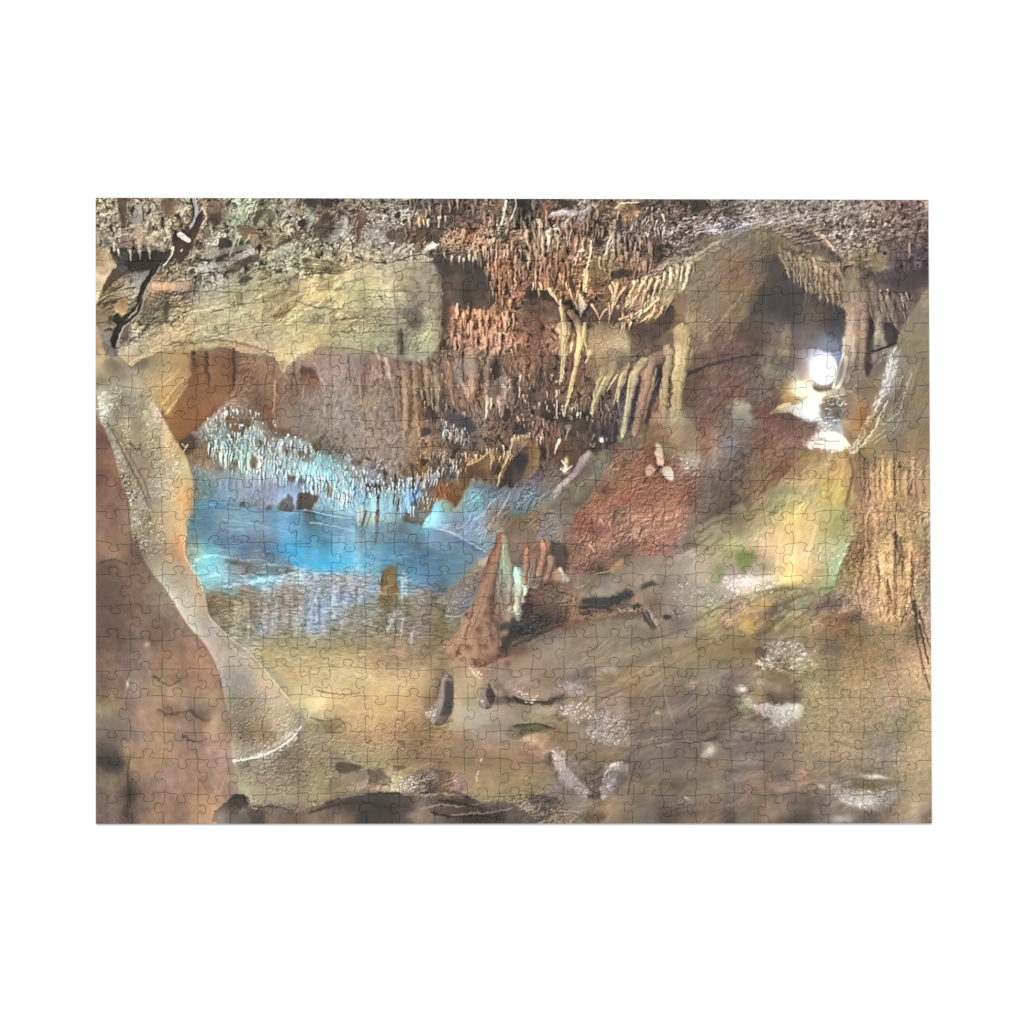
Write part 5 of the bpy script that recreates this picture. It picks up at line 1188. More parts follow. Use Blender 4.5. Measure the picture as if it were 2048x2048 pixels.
# grey ledge above the undercut
g('52 60 70 58 84 60 96 58 104 48 112 43 126 42 140 41 146 44 136 54 132 66 126 66 118 70 116 76 110 74 104 72 98 76 88 79 76 79 66 78 58 72', '62 64 7c6a58 78 66 7a6c60 92 66 8a7c70 104 66 80746a 116 62 84766a 126 62 8f7c70 108 52 7c7060 122 48 807462 136 48 857a68 70 74 70604f 88 74 716250 104 72 78695e', 1, .9, 1)
tex('52 60 104 48 146 44 116 76 66 78', 'emboss', .5, 5, 10, 1.4, 6, 3)
b('a8988c', 92, 66, 7, 4, 20, .4); b('5a504a', 84, 62, 3, 6, 0, .3)
for l in ('126 60 130 58 130 66', '112 76 108 72'):
    s('a4948c', l, 1.4, .8, .6)
# pale slope to the right
g('146 44 150 32 160 22 172 14 193 2 215 -4 215 60 193 66 170 100 150 110 140 108 130 104 122 96 114 82 118 76 128 70 134 66 138 54', '160 30 756a56 176 20 a0987a 190 10 a09c74 150 46 968a7c 164 42 a49888 180 34 a49878 190 30 8a8468 140 60 a08c80 156 56 a8988c 172 54 a49a88 186 50 aaa488 138 76 8a7c6e 152 74 a09488 168 70 a89c90 184 66 948f7c 132 88 7c6c60 146 88 8f8278 162 86 a0948a 178 84 a09084 190 80 9c8c78 130 100 70645c 146 100 80766a 162 100 8a7c6c 176 98 948468', 1.4, .92, 1.2)
tex('146 44 193 2 215 -4 215 60 170 100 130 104', 'emboss', .35, 4, -35, 2, 6, 4)
glints('146 70 193 60 193 96 150 100', 90, 'f4f0ec', 1, 2.2, 30, 137, .65, 60)
glints('140 50 170 40 160 62 136 66', 30, 'e8dcd4', .9, 2.6, -50, 138, .6, 30)
s('5c5544', '150 32 156 34 164 30 172 24', 5, 2, .55, 1.6); s('655e4c', '178 36 186 30 193 26', 3, 2, .5, 1.2)
b('7c9048', 189, 58, 4, 6, 0, .6); b('749060', 184, 66, 3, 5, 0, .4)
g('115 72 122 72 134 68 140 74 138 86 132 92 124 92 118 84 110 82', '124 76 806f60 134 76 84746a 126 86 786654', 1, .7, .8)
g('110 82 118 76 121 84 116 84 110 88', '114 81 9a7460', .8, .8, .8)
g('122 92 126 92 130 98 136 98 138 100 134 106 132 110 129 106 125 100', '126 96 a09490 131 103 8a6a5c 132 108 b4a8a0', .6, .9, .5)
p('383636', '119 94 122 96 124 100 127 104 130 107 132 110 128 110 124 106 121 102', .6, .92, .4)
p('363433', '137 98 142 96 146 98 145 101 140 101', .6, .9, .5)
s('3c3838', '148 92 151 96 152 101', 2, 1, .8)
# brown flow below
FL = '-10 130 10 120 24 121 40 118 52 112 66 108 80 104 96 102 112 100 122 106 140 108 160 104 193 88 215 70 230 70 245 60 240 80 230 100 200 120 193 146 193 160 150 175 100 175 60 172 30 160 0 166 -30 160 -20 140'
g(FL, '8 130 8a7060 24 126 7f6c5a 46 120 8a7c70 62 120 887862 50 132 8f7c6c 80 112 7f7262 98 108 7c6e60 104 112 a08460 90 122 78694f 110 122 80745c 126 112 7a6c54 126 126 88785f 142 116 806e58 142 132 8a7458 160 116 8a7a54 158 128 84744f 174 106 a08a58 176 122 84704f 184 98 a08f5c 190 116 7f6e50 116 136 7c6c54 100 140 84765f 74 138 826f5a 58 142 84705c 30 140 8a7460 10 144 907868 200 96 a08058 215 88 9a8454 226 80 847854 90 146 8a8078 186 136 7f6c4c', 1.4, .85, 1.6)
tex(FL, 'fbm', .15, 3, -22, 4, 6, 5)
tex(FL, 'emboss', .14, 8, -22, 2.4, 7, 5, 3)
tex(FL, 'ridge', .11, 7, -26, 4.5, 8, 5, 3)
for l, w, c in (('120 140 134 132 150 126 170 122', 5, '6a5f4c'), ('100 130 116 120 130 122', 5, '6c6654'), ('108 140 124 136 146 128', 2.6, 'a48860'), ('172 110 182 102 193 92', 4, 'b89858'), ('176 116 190 112', 3, '6a604c'), ('182 122 190 116', 3, 'b09458'), ('50 116 52 122', 4, 'a4968e')):
    s(c, l, w, w * .6, .5, 1.4)
b('a88c60', 102, 111, 3.4, 3, -40, .7); b('b09c94', 48, 118, 4, 3, 0, .5)

# ================= tile 1,2 : stalagmites at the water's edge =================
t(1, 2)
g('176 36 182 26 190 16 200 8 208 14 210 30 204 46 196 56 186 60 176 64 164 66 150 74 152 58 160 48 168 42', '196 20 787068 184 36 746a60 202 34 6f6258', 1, .9, .8)
g('122 84 127 78 131 76 134 70 140 64 147 56 152 50 158 44 166 40 172 36 176 44 172 56 166 66 160 76 156 86 150 96 146 104 144 112 139 113 132 108 130 98 131 92 130 88 124 87', '164 46 9a8c7c 156 54 a0968a 150 62 8a7c74 160 62 90807c 142 72 7c7274 152 76 8a7a74 136 82 887a74 146 88 7c7078 138 96 7f7678 126 82 8f8a70 134 106 86786e 142 106 7f7068', .7, .97, .7)
crag('131 78 158 46 174 40 160 78 146 108 132 106', 110, 2.4, -50, 141, .6, 1.3, .7, 40)
glints('130 90 146 70 160 50 168 44 150 80 138 100', 40, 'c8bcbc', .8, 2, -40, 142, .6, 40)
s('c8c4bc', '130 97 138 98 146 97', 1, .7, .6)
g('160 44 168 42 172 44 170 50 162 50', '166 45 c4b49c', .8, .7, .6)
# mossy companion
g('178 36 181 24 183 21 186 22 188 30 188 42 192 50 200 54 203 62 206 70 212 68 216 68 214 72 206 73 204 84 202 86 200 100 196 102 192 96 190 104 186 104 182 96 178 84 174 76 174 60 176 48', '184 30 8a8c68 182 44 8c8c70 186 52 a0b48c 196 58 b4ccac 200 66 b0d0b4 184 66 8c7864 180 72 887862 194 72 a8a88c 202 76 98c0a0 188 84 8a7860 198 92 a0b89c 186 98 8c705c', .5, .98, .5)
crag('176 60 200 60 200 98 184 98 176 78', 50, 2.6, 85, 143, .62, 1.25, .65, 20)
s('f0fff0', '183.5 32 184 36', 1.2, .8, .9); s('e8f4e0', '185 42 185.5 46', 1.2, .8, .8); b('fff', 186, 51.5, .9, .9, 0, .9); b('f4ffe8', 184, 24, 1.4, 1.4, 0, .6)
s('c8e8cc', '193 50 198 60 201 72 202 86', 3, 2, .5, 1)
b('5a5c5a', 194, 49, 3, 2, 0, .7)
# the red spire
g('169 46 172 40 174 34 177 28 179 22 182 21 183 26 180 34 178 42 176 50 174 58 172 68 171 78 172 88 174 100 176 108 176 116 182 112 188 108 189 113 184 117 176 118 172 122 168 132 166 136 174 137 184 136 193 128 200 124 200 150 172 148 160 146 150 144 142 138 138 134 120 132 123 128 130 120 140 114 144 108 144 98 147 94 152 90 156 80 160 70 163 60 167 52', '180 26 9a5c4a 177 36 94685a 173 46 8a5a4c 170 58 a06450 168 68 9a6c58 164 76 a47c60 160 88 a88060 168 86 a07458 156 94 a08068 170 98 8a644f 150 98 a87c64 148 108 b08c70 160 104 a87c60 150 118 b0886c 162 114 986c54 170 112 9a7058 154 130 a88468 164 126 94705c 140 122 a07c64 132 126 a08268 130 130 a89078 144 130 8a705c 160 138 98745f 176 140 8f7464 150 140 b09080 186 112 a0765c 190 138 8a6858 168 144 a88474', .5, .98, .5)
tex('150 96 172 84 176 120 160 146 124 130 144 108', 'emboss', 1.0, 3.4, 80, 1.2, 4, 1.5)
crag('146 96 172 80 176 116 166 140 130 130 146 112', 70, 3, 80, 144, .6, 1.3, .65, 35)
p('8a3c30', '147 96 152 93 155 95 154 100 150 98', .7, .7, .8); s('8a3a30', '164 108 170 112', 2, 1, .5)
s('b4604c', '169 52 168 62 167 68', 3, 2, .45, 1)
s('f4e4d8', '121 131 128 133 132 135 138 136', 1.8, 1.4, .8); s('e0c4b4', '138 136 146 142 156 146', 1.6, 1.2, .6)
p('3a3433', '171 80 174 84 175 96 178 104 177 108 172 96', .8, .85, .6)
p('40383a', '178 108 184 104 190 102 196 100 196 122 190 122 188 112 182 112', 1.2, .85, 1)
p('3c3534', '176 118 182 116 190 116 196 122 196 134 186 136 176 137 168 136 168 130 172 124', 1, .8, 1)
g('169 120 174 116 180 118 182 124 180 132 174 136 166 134', '174 122 a0948a 176 130 70665e', .8, .75, .8)
p('38322f', '138 122 143 126 142 132 139 130', 1, .6, .6)
# small stalagmite in the pool
g('70 72 71 64 72 58 74 54 78 52 81 51 83.5 53 84 58 83 64 84.5 70 85.5 75 80 77 72 76 69 74', '73 58 5a4c34 78 54 7a5c3c 82 56 7f6444 78 62 937a54 72 66 6a583c 82 66 7c6248 76 72 a08460 83 73 c0a898', .5, .98, .4)
crag('71 56 83 54 84 74 71 74', 34, 2, 75, 145, .5, 1.4, .75, 40)
s('c8a8a0', '69 75 76 77 84 76', 1.8, 1.4, .85)
s('4a3c28', '72 56 71 66', 1.4, 1, .6)
g('69 77 85 77 85 88 82 93 72 93 69 86', '77 82 6f6446 77 90 7c7054', 1, .8, .8)
glints('69 78 85 78 84 92 70 92', 18, 'a89878', .7, 5, 0, 146, .5, 5)

# ================= tile 3,2 : right wall and foot of the flowstone =================
t(3, 2)
g('60 66 74 64 92 64 104 68 103 74 96 78 88 82 80 90 70 96 60 104 40 116 20 128 0 132 -10 126 -6 110 0 92 14 86 30 82 44 74', '8 90 94826c 24 90 b08c60 40 88 a88458 52 80 8a7c58 66 72 8a845c 80 72 7c8058 92 72 80905c 14 102 9a7c54 30 102 a08054 46 94 6a6050 60 88 6c7860 74 84 7c8860 8 104 b0906c 24 108 b89848 40 104 786a54 50 108 84845c 60 96 94986c 72 94 a49c74 76 104 9a8c70 66 108 8a8064 54 116 7a6c60 36 116 6c6054 20 116 7c7054 6 120 80705a', 1.4, .95, 1.4)
tex('60 66 103 74 80 90 60 104 0 132 0 92 44 74', 'fbm', .16, 3, -30, 3, 5, 3)
for l, w, c in (('44 96 56 86 70 80 84 76', 3, '5f6048'), ('30 104 40 96 50 90', 3, '6a5c48'), ('0 96 12 88 24 84', 2.4, '6c5844'), ('40 112 48 104 58 98', 3, '5c5448')):
    s(c, l, w, w * .6, .5, 1)
p('c09058', '34 88 40 84 45 84 42 90 36 92', 1, .8, .6)
b('c8a850', 23, 104, 5, 4, -20, .6); b('d0a850', 24, 111, 6, 4, 20, .45); b('a8a468', 50, 109, 4, 3.4, -20, .7)
p('d0b080', '5 101 9 100 9 106 4 106', 1, .6)
# wall
WL = '114 -2 194 -2 194 146 160 130 150 124 130 116 116 108 106 100 100 92 80 92 82 86 92 80 102 76 106 68 110 54 114 40 119 30 122 24 119 12'
g(WL, '122 6 8a6c54 136 8 a88464 152 8 9c7c60 168 6 a88c68 184 10 a08868 126 20 86664c 142 20 8a6c50 158 20 b8946c 174 18 a88c60 188 24 949068 122 36 8a6848 136 36 9c7850 150 32 a88c5c 162 30 5c4c40 172 34 a88c60 186 36 8c7858 116 52 8a6440 130 50 a07850 146 48 c49868 154 52 cc9c70 164 48 7c6048 172 48 b09064 184 52 84705c 112 66 8a6c4c 126 64 ac8458 140 64 b89060 154 64 bc9464 164 64 a88058 172 64 b08c5c 186 68 7f7458 110 78 9a806c 124 76 a48a70 138 76 b48c60 152 74 b48a5c 164 78 9c7850 174 78 8c7054 188 80 84785c 88 90 84706a 100 86 8a6c60 114 86 94785c 128 86 b08c6c 142 86 b08c68 154 88 b48c60 164 90 a88458 176 90 9c7c60 188 90 a08070 94 96 a8805c 106 96 8f6c54 120 98 705c4c 134 96 a07c5c 148 96 b49068 164 98 b08c60 174 100 9a7858 188 102 a48470 150 110 8a7050 164 108 b08a60 172 114 8f7058 184 112 947460 190 124 9a8058 184 130 a88c5c', .7, .97, .6)
tex(WL, 'fbm', .18, 3, 92, 4, 5, 2.5, tint=.05)
crag(WL, 120, 5, 92, 151, .6, 1.25, .6, 16)
for l, w, c in (('160 20 161 32 164 42 160 52', 3.4, '40342c'), ('164 30 168 44 164 56', 2.4, '4a3a30'), ('159 4 160 16', 1.6, '403428'), ('148 62 151 70 154 80 152 96', 2, '5c4634'), ('152 64 156 80 154 90 152 98', 1.6, '54402f'), ('175 50 176 64 174 80 178 96', 2.6, '5a4838'), ('177 84 179 100 180 110 183 120', 4, '352c28'), ('182 94 186 108 189 118 193 130', 2.6, '352c28'), ('172 72 174 84 170 94 164 102', 1.8, '54402f'), ('180 116 181 130 180 142', 1.4, '463a30'), ('136 34 136 50 138 70', 1.4, '70563c'), ('124 40 126 56 124 70', 1.6, '6c5038'), ('124 74 127 90 128 100', 1.2, '6c5040'), ('122 44 120 50 124 54', 1.6, '4c3a30'), ('116 22 122 24 128 22 132 18', 1.4, '6a5444'), ('165 70 164 78', 2, '5c4634'), ('186 40 188 54', 1.6, '5c4c3c'), ('158 56 158 90', 1.2, '6c5038')):
    s(c, l, w, w * .5, .75, .5, wob=1)
for l, w, c in (('146 42 148 56 146 70', 6, 'd8ac7c'), ('154 40 156 56', 5, 'd4a878'), ('141 50 142 66 140 78', 2.4, 'd0a474'), ('160 66 163 80 162 94', 3, 'd0a870'), ('169 46 171 60 170 70', 4, 'c8a470'), ('152 100 162 98', 3, 'c8a074'), ('166 100 170 112', 4, 'c8a074'), ('130 30 132 44', 2, 'c49c70'), ('128 84 138 92 150 94', 5, 'd0a888')):
    s(c, l, w, w * .6, .45, 1)
s('6a4c34', '121 28 117 36 112 46 108 58 105 68', 2.4, 1.6, .55, 1)
s('5c4230', '113 38 118 33 122 26', 1.4, 1, .6)
p('8f8c60', '142 30 148 28 152 34 146 40 141 38', 2, .5, 1)
p('8a8450', '166 60 173 60 174 66 168 68', 1.4, .6, 1)
glints('98 74 122 66 124 88 104 96', 30, 'd8bcb0', 1, 3, -50, 152, .55, 30)
p('6a5858', '96 82 104 82 106 86 98 90', 1.4, .6, 1)
g('84 102 86 96 91 92 97 92 98 97 92 100 87 106', '92 95 b89068 87 101 a08068', .8, .8, .6)
s('5c4a40', '81 100 84 112 78 120 72 124', 1.6, 1, .6); s('c0a8a0', '82 106 90 104 92 108 84 114', 1.6, 1, .45)
# shaded floor pocket
g('106 98 114 94 124 94 128 100 124 106 112 110 104 116 98 124 94 132 88 132 90 124 98 116 104 108', '116 100 6c584c 106 112 6a5c50 96 124 5c5450 100 106 8a6c58', 1.6, .8, 1.6)
crag('100 96 130 94 126 110 92 132', 40, 3, -20, 153, .6, 1.2, .6, 40)
# lower floor
FL2 = '0 132 20 128 40 116 54 112 66 110 78 118 84 112 100 112 110 108 124 104 150 108 168 110 180 122 194 140 194 290 -10 290 -20 200 -20 150'
g(FL2, '10 126 7c6a50 26 122 7a6852 10 140 85704f 26 138 7c6c50 36 130 6c6056 46 122 8c8478 52 130 a8a49c 60 124 9c9080 68 130 a89c90 44 138 a8a4a0 58 140 94886c 70 140 a8ac a8'.replace('a8ac a8', 'a8aca0') + ' 80 124 8c7c5c 92 118 80685a 96 130 6c6258 90 138 7c7858 106 122 7c6a48 120 118 7c6c4c 134 120 6f6048 148 118 7c6a4c 160 122 8a7460 172 122 8f7864 108 136 88744f 124 134 847050 140 134 84745a 156 134 8f7860 172 136 9a8068 186 142 a88c60'
  ' 6 152 786860 22 154 8a7a64 34 150 94866c 46 152 80744f 60 150 78745c 76 152 8a8a60 92 150 807860 104 148 6c6658 116 150 88744c 130 150 8f7c58 146 150 9a8460 162 154 a08868 178 154 a89070 190 154 a88c68 4 166 6c625c 18 164 b0a89c 36 168 a88a58 50 166 786450 64 166 7c6c5c 78 164 94986c 90 164 98986c 104 164 8f8260 120 164 8a7a58 136 164 988462 152 164 988464 168 164 9a8670 184 166 9c8868 6 180 6a5e54 24 178 989c80 38 180 c0c4c4 54 182 b0b0ac 66 180 a8a8a8 50 176 665850 80 178 949470 96 178 98906c 112 180 948260 128 178 988260 144 178 948064 160 182 988464 176 180 94846c 190 182 a48c64 14 194 6c6250 28 192 7a705c 40 190 70645c 54 194 888884 66 194 94928a 80 194 8f845e 98 192 94805f 116 192 8f7e5a 132 194 9a8260 148 194 8a7c62 164 196 7c7c60 178 198 78745a 188 196 a08c64 6 208 706458 24 210 6c6158 40 210 6f635a 58 206 7f7264 72 206 90805e 90 208 98825e 108 208 947c5a 126 208 907c58 142 210 8c7a60 156 208 807a60 170 206 847a60 184 210 a88f68 10 222 746a5f 28 222 70675c 46 220 7f6f60 60 220 80705f 76 222 90805c 94 222 988460 112 222 907c60 130 222 857560 148 222 84786a 162 222 8a7c6c 178 222 b0936c 190 220 a08c60'
  ' 10 234 7c7060 28 232 847464 44 232 84705c 60 234 846c5c 76 236 8c7860 92 238 8a745f 110 238 80705c 128 236 7f6c58 146 236 7c7060 162 238 a08668 178 236 a89070 190 238 988868 14 246 807264 30 244 8a7464 46 244 80604c 60 242 5f5048 76 246 90725c 92 248 84706054'.replace('84706054', '84705c') + ' 110 246 747058 124 248 7c7868 140 248 706c58 156 248 78684f 172 248 9c8468 188 248 9a8664 8 258 7c6a60 24 258 785f50 42 258 7a6454 58 258 8a6c58 72 258 84685480'.replace('84685480', '846854') + ' 88 256 706258 104 258 908c84 120 258 8c8c84 134 258 7f7a70 150 258 706450 166 258 9a846c 184 258 8f8464 8 270 705c50 24 270 7c6a5c 40 270 706458 54 270 8f7050 70 268 70604f 86 268 6a5c50 100 268 706860 118 268 8c8888 134 266 b0b0b0 148 268 8a7f74 164 270 988268 182 270 a08a70 8 282 584c46 24 282 685c54 42 282 6a5c50 58 282 75614f 74 282 564c46 90 282 5a524c 106 284 6f6860 118 282 8f8c88 132 282 6a6058 148 282 4c4644 162 282 7c6858 178 280 a88c78 190 282 80685c', 1.6, .95, 1.6)
tex(FL2, 'fbm', .14, 3.4, -12, 3, 6, 5, tint=.05)
tex(FL2, 'emboss', .14, 8, -14, 2.2, 7, 5, 3)
tex(FL2, 'ridge', .08, 6, -16, 4, 8, 5, 3)
tex('70 140 194 120 194 290 150 290 130 230 70 210', 'fbm', .14, 1.8, -10, 2, 8, 8)
crag('84 130 180 120 190 200 90 210', 90, 3, -12, 154, .7, 1.15, .6, 30)
for x, y in ((172, 184), (152, 190), (158, 190), (178, 186), (183, 190), (115, 196), (124, 166), (92, 216)):
    b('4c4434', x, y, 1.2, .9, 0, .7)
s('3c342c', '186 144 188 152 190 160 192 164', 1.6, 1, .8)
# wet highlights
glints('40 122 72 122 74 136 60 142 44 134', 110, 'f0f0f0', 1, 2.6, -20, 155, .65, 60)
glints('32 136 46 138 50 146 36 146', 30, 'fff', 1.1, 4, 35, 156, .7, 15)
glints('62 138 82 138 86 148 66 148', 60, 'e8f0f0', 1.1, 4, 10, 157, .7, 20)
g('32 178 40 180 52 182 62 180 72 179 70 190 64 194 58 196 48 190 38 184', '38 182 d0d0d4 54 184 b4b4b4 66 184 c0c0c0 58 192 a4a098', 1, .65, 1.5, 3)
glints('32 178 72 179 70 196 50 198 38 186', 150, 'f8f8ff', 1, 2, -10, 158, .7, 60)
glints('44 178 70 182 66 198 50 194', 40, '4c4844', 1, 2, -10, 159, .6, 60)
b('f4f0ec', 17, 164, 2.4, 3, 0, .75); b('e8e4dc', 23, 175, 4, 2, 0, .6); b('8c9868', 22, 182, 6, 4, 0, .4)
b('c4a460', 33, 170, 4, 3.4, 0, .6); b('b8a890', 34, 158, 3, 2.4, 0, .6); b('f0ecdc', 88, 161, 4, 1, 8, .8); b('f4f0e0', 87, 168, 2, .9, 0, .8); b('e8e8d8', 81, 154, 1.4, .8, -40, .8)
p('55483f', '38 170 52 168 66 168 72 174 70 178 56 180 44 178 39 176', 1.4, .65, 1.4)
b('6c6058', 54, 166, 8, 4, 0, .4)
glints('14 144 90 146 90 160 20 160', 40, 'd8d4c0', .9, 2.4, -10, 160, .55, 60)
glints('84 144 116 142 110 156 92 160', 50, '4c463c', 1, 2.4, -20, 161, .6, 50)
b('6c7848', 108, 244, 7, 4, -35, .45); b('606848', 136, 250, 10, 4, 10, .4)
for x, y, rx, ry, an in ((136, 244, 4, .9, -6), (142, 246.5, 8, 1.8, 2), (117, 251, 3, 1.2, -10), (126, 262, 16, 3, 4), (132, 268, 12, 3, 10), (122, 272, 10, 2, 8), (138, 274, 8, 1.4, 28), (104, 254, 6, 3, 20), (150, 256, 6, 1.4, -8), (158, 258, 3, 2, 0), (112, 285, 8, 3, 0), (92, 255, 4, 1.6, 20)):
    b('e4e4e8', x, y, rx, ry, an, .65)
glints('100 254 160 252 152 276 124 274', 110, 'f8f8fc', .9, 4, 12, 162, .7, 30)
glints('104 256 156 256 146 272 120 272', 50, '50493f', 1, 3, 10, 163, .6, 40)
p('5e544b', '100 272 92 264 78 264 70 270 62 274 54 282 72 284 90 278', 2.4, .4, 1)
b('5c5048', 58, 244, 7, 4, -20, .6)
p('706f58', '162 190 176 190 182 192 176 200 172 208 164 208 156 200', 2.4, .55, 1.6)
g('194 196 186 198 178 200 174 206 166 212 162 220 170 226 178 232 194 236', '184 208 b49870 176 220 b89870', 2, .5, 1.5)

# ================= tile 1,3 : sandy shallows, stump, dark foreground =================
t(1, 3)
SAND = '-44 -14 -30 -18 0 -14 40 -16 90 -16 130 -18 140 -10 150 0 158 4 166 12 160 16 168 30 166 34 176 38 193 36 230 34 236 50 230 56 200 66 160 72 110 84 70 82 40 92 28 84 20 74 10 60 -2 48 -20 40 -10 20 -30 0'
g(SAND, '-30 -8 a89c74 -10 -6 a89a70 12 -6 b4a478 34 -4 b8a880 60 -6 a8987c 84 -6 a89070 108 -8 988060 130 -10 907858 -14 10 b4a880 6 10 bcb084 26 10 bcb088 46 8 b8a880 66 12 b0a880 86 10 b4a07c 110 8 b09878 130 12 a88c64 150 10 a88c70 -10 26 bcb490 8 26 c4bc94 26 28 b8ac80 46 26 b4a478 66 24 b8a87c 84 26 b09c74 104 26 ac9470 120 22 a8906c 144 24 a89070 152 34 9a7c60 -4 36 c0b890 10 36 c4b88c 26 40 b0a078 44 40 b49a74 62 38 b49874 80 40 b09470 100 38 a8906c 114 36 a08468 140 38 9c9480 156 42 a09c88 176 44 a0967c 196 44 988c78 214 44 94846c 14 48 a09874 30 50 8c7f60 44 50 a88f70 60 50 b09068 76 52 a88860 90 52 a08064 104 54 8f7656 120 54 857050 138 54 9a907c 156 54 9c9480 176 52 8f8474 196 54 9a8f7c 220 52 94866c 22 62 8c8468 38 64 a08a68 54 64 9c7c60 70 64 a08260 86 66 987a58 102 64 8a6c50 118 66 846c4c 134 64 8c7052 150 64 8c745c 170 60 8c7c6c 190 62 88786a', 1.6, .97, 1)
tex(SAND, 'fbm', .09, 2.4, 2, 5, 5, 4, tint=.04)
tex('-44 -14 130 -18 150 10 100 30 -10 20', 'ridge', .07, 2, 3, 7, 6, 5)
tex('40 40 130 44 120 84 40 92 28 74', 'emboss', .75, 3.2, 0, 1.8, 8, 5)
for i, (x, y, l) in enumerate(((20, -10, 60), (40, -6, 70), (60, -12, 50), (10, -4, 40), (90, -6, 40), (30, 3, 60), (80, 10, 40))):
    s('c8b890', [x - l / 2, y, x, y + .8, x + l / 2, y + .4], 1.2, .6, .4, .6)
b('c8c4a0', 4, 30, 10, 6, 0, .5); b('b4b094', 68, 12, 16, 6, 0, .4); b('c0ac78', 76, 42, 14, 6, 0, .3)
s('e8d8b8', '54 32 59 31', 1.2, .8, .7)
crag('0 18 36 18 34 28 8 28', 30, 2.6, 0, 171, .72, 1.15, .6, 20)
s('7a705c', '0 28 10 27 24 28 34 27', .8, .6, .6)
p('5f5846', '10 47 16 50 24 51 32 53 30 57 26 60 20 61 16 57 13 52', 1, .8, 1)
s('8c8064', '16 51 24 53 30 54', .8, .6, .6); s('3c382c', '17 56 22 59 27 57', 1, .6, .7)
s('c8bc98', '6 46 14 52 18 60', 1.2, .8, .5)
crag('26 44 44 44 40 64 26 62', 30, 2.6, -30, 172, .68, 1.15, .6, 30)
p('605240', '56 66 60 64 63 68 60 72 57 69', .8, .6, .8); p('4c4034', '88 68 92 70 91 73 88 72', .6, .7)
# bumpy submerged mound below the stump
g('110 42 116 46 126 50 134 48 134 56 130 64 124 72 118 76 108 74 98 64 96 58 104 50', '106 56 857058 118 56 7a6648 128 58 84704f 114 68 7c6449', 1.6, .75, 1)
crag('96 56 110 46 132 50 128 66 120 76 104 72', 60, 3, 10, 173, .55, 1.25, .75, 30)
for y in (50, 54, 58, 62, 66):
    s('b4a078', [116, y, 124, y + 1, 132, y - .4], 1, .6, .5); s('5a4a38', [116, y + 1.6, 124, y + 2.6, 131, y + 1], 1, .6, .5)
glints('120 46 136 46 134 58 122 50', 16, 'f0e8d4', 1, 1.6, 20, 174, .7, 40)
tex('70 70 130 66 128 92 84 92', 'emboss', 1.0, 2.6, 10, 1.4, 9, 3)
# stump
g('114 38 119 34 122 26 123 18 126 13 129 10 133 10 136 14 136.5 22 136 32 135.5 46 130 48 122 48 116 47 112 46 112 42', '130 13 7c6f66 124 22 98887c 126 30 8a7a6e 134 20 6c6056 131 26 4a4242 129 38 4a4244 126 44 54494a 118 40 b4a49c 114 43 c8b8b0 121 34 9c8c82', .5, .98, .3)
p('433c3c', '127 18 131 15 134 19 133.5 30 134 42 130 47 124 47 123 42 126 36 127 28', .9, .75, .5)
tex('114 38 126 13 136 14 136 46 114 46', 'fbm', .25, 1.4, 80, 1.4, 3, 1)
glints('112 38 122 34 120 46 112 46', 26, 'f8f0ec', 1.1, 1.8, -40, 175, .8, 40)
s('8a7c72', '136 16 136 30 135.6 44', 1, 1, .5)
p('7a6650', '111 36 116 35 114 41 111 40', .6, .7)
s('cfc8b0', '137 40 136 50 134 56', 1, .6, .6)
# second, smaller
g('160 32 158 26 162 20 168 17 173 20 175 26 174 32 166 34', '163 26 a89484 172 24 4f4644 168 20 7c6c60 164 31 d8c8bc 170 30 6c5c54', .7, .95, .4)
p('3f3836', '169 20 174 21 175 27 172 32 169 30 170 25', .7, .8, .4)
b('fff4f0', 163.5, 32, 1.6, 1.4, 0, .8)
# rock edge at upper right
g('148 -2 160 2 166 8 178 0 210 -10 240 -10 270 0 240 24 225 30 214 32 200 30 192 27 182 22 176 20 170 16 160 6', '156 2 b08c78 174 8 8f7868 190 4 8a7468 186 18 7c665c 204 6 907868 220 6 8a7460 204 24 8a7464 218 24 9a8878', 1.2, .85, 1)
glints('150 -2 164 6 160 12', 16, 'fff0e4', 1.2, 2.4, 30, 176, .8, 30)
g('175 30 184 26 193 28 200 30 214 32 228 34 236 36 234 30 240 22 236 32 226 36 210 36 194 34 184 36 176 34', '186 31 3c3634 210 34 5c4f48', .8, .8, .6)
g('136 34 150 36 170 37 193 34 215 34 232 36 236 48 226 54 210 54 195 55 180 54 166 54 150 58 140 57 136 50', '146 42 9c9682 166 44 a09a84 190 44 988f7c 216 42 948872 146 54 948c78 180 52 8f8878', 1.2, .7, .8)
s('7c7464', '164 54 180 54 196 55 212 54', 2, 1, .6)
# brown wet mud, right and low
MUD = '40 92 60 82 100 76 130 66 160 62 190 64 220 60 230 70 236 84 236 100 224 116 210 118 190 124 170 128 150 122 140 100 130 92 96 96 76 96 56 100'
g(MUD, '54 90 8c8058 70 88 928058 88 86 8f7c54 104 82 8c7854 122 78 856a4c 140 74 80664c 156 74 866a52 172 70 8c7862 190 72 8c7460 208 72 906e58 224 74 8f7660 84 96 a09470 100 98 a89870 118 92 8a7858 134 92 7c684c 150 90 826c50 168 86 7c644a 186 88 806848 204 88 886c48 222 86 7c6a50 150 104 8f7c58 166 104 8a7454 184 104 84704f 204 104 8a744c 220 104 80704f 156 116 8a7c5c 176 118 8a7a5c 200 116 8a7854', 1.6, .9, 1)
tex(MUD, 'fbm', .1, 3, 3, 4, 6, 4)
tex('60 74 130 66 130 90 70 92', 'emboss', .8, 3, 10, 1.4, 11, 4)
for x, y in ((164, 85), (161, 97), (159, 102), (159, 105), (163.4, 86.5), (160, 99)):
    b('fff', x, y, .8, 1, 0, .85)
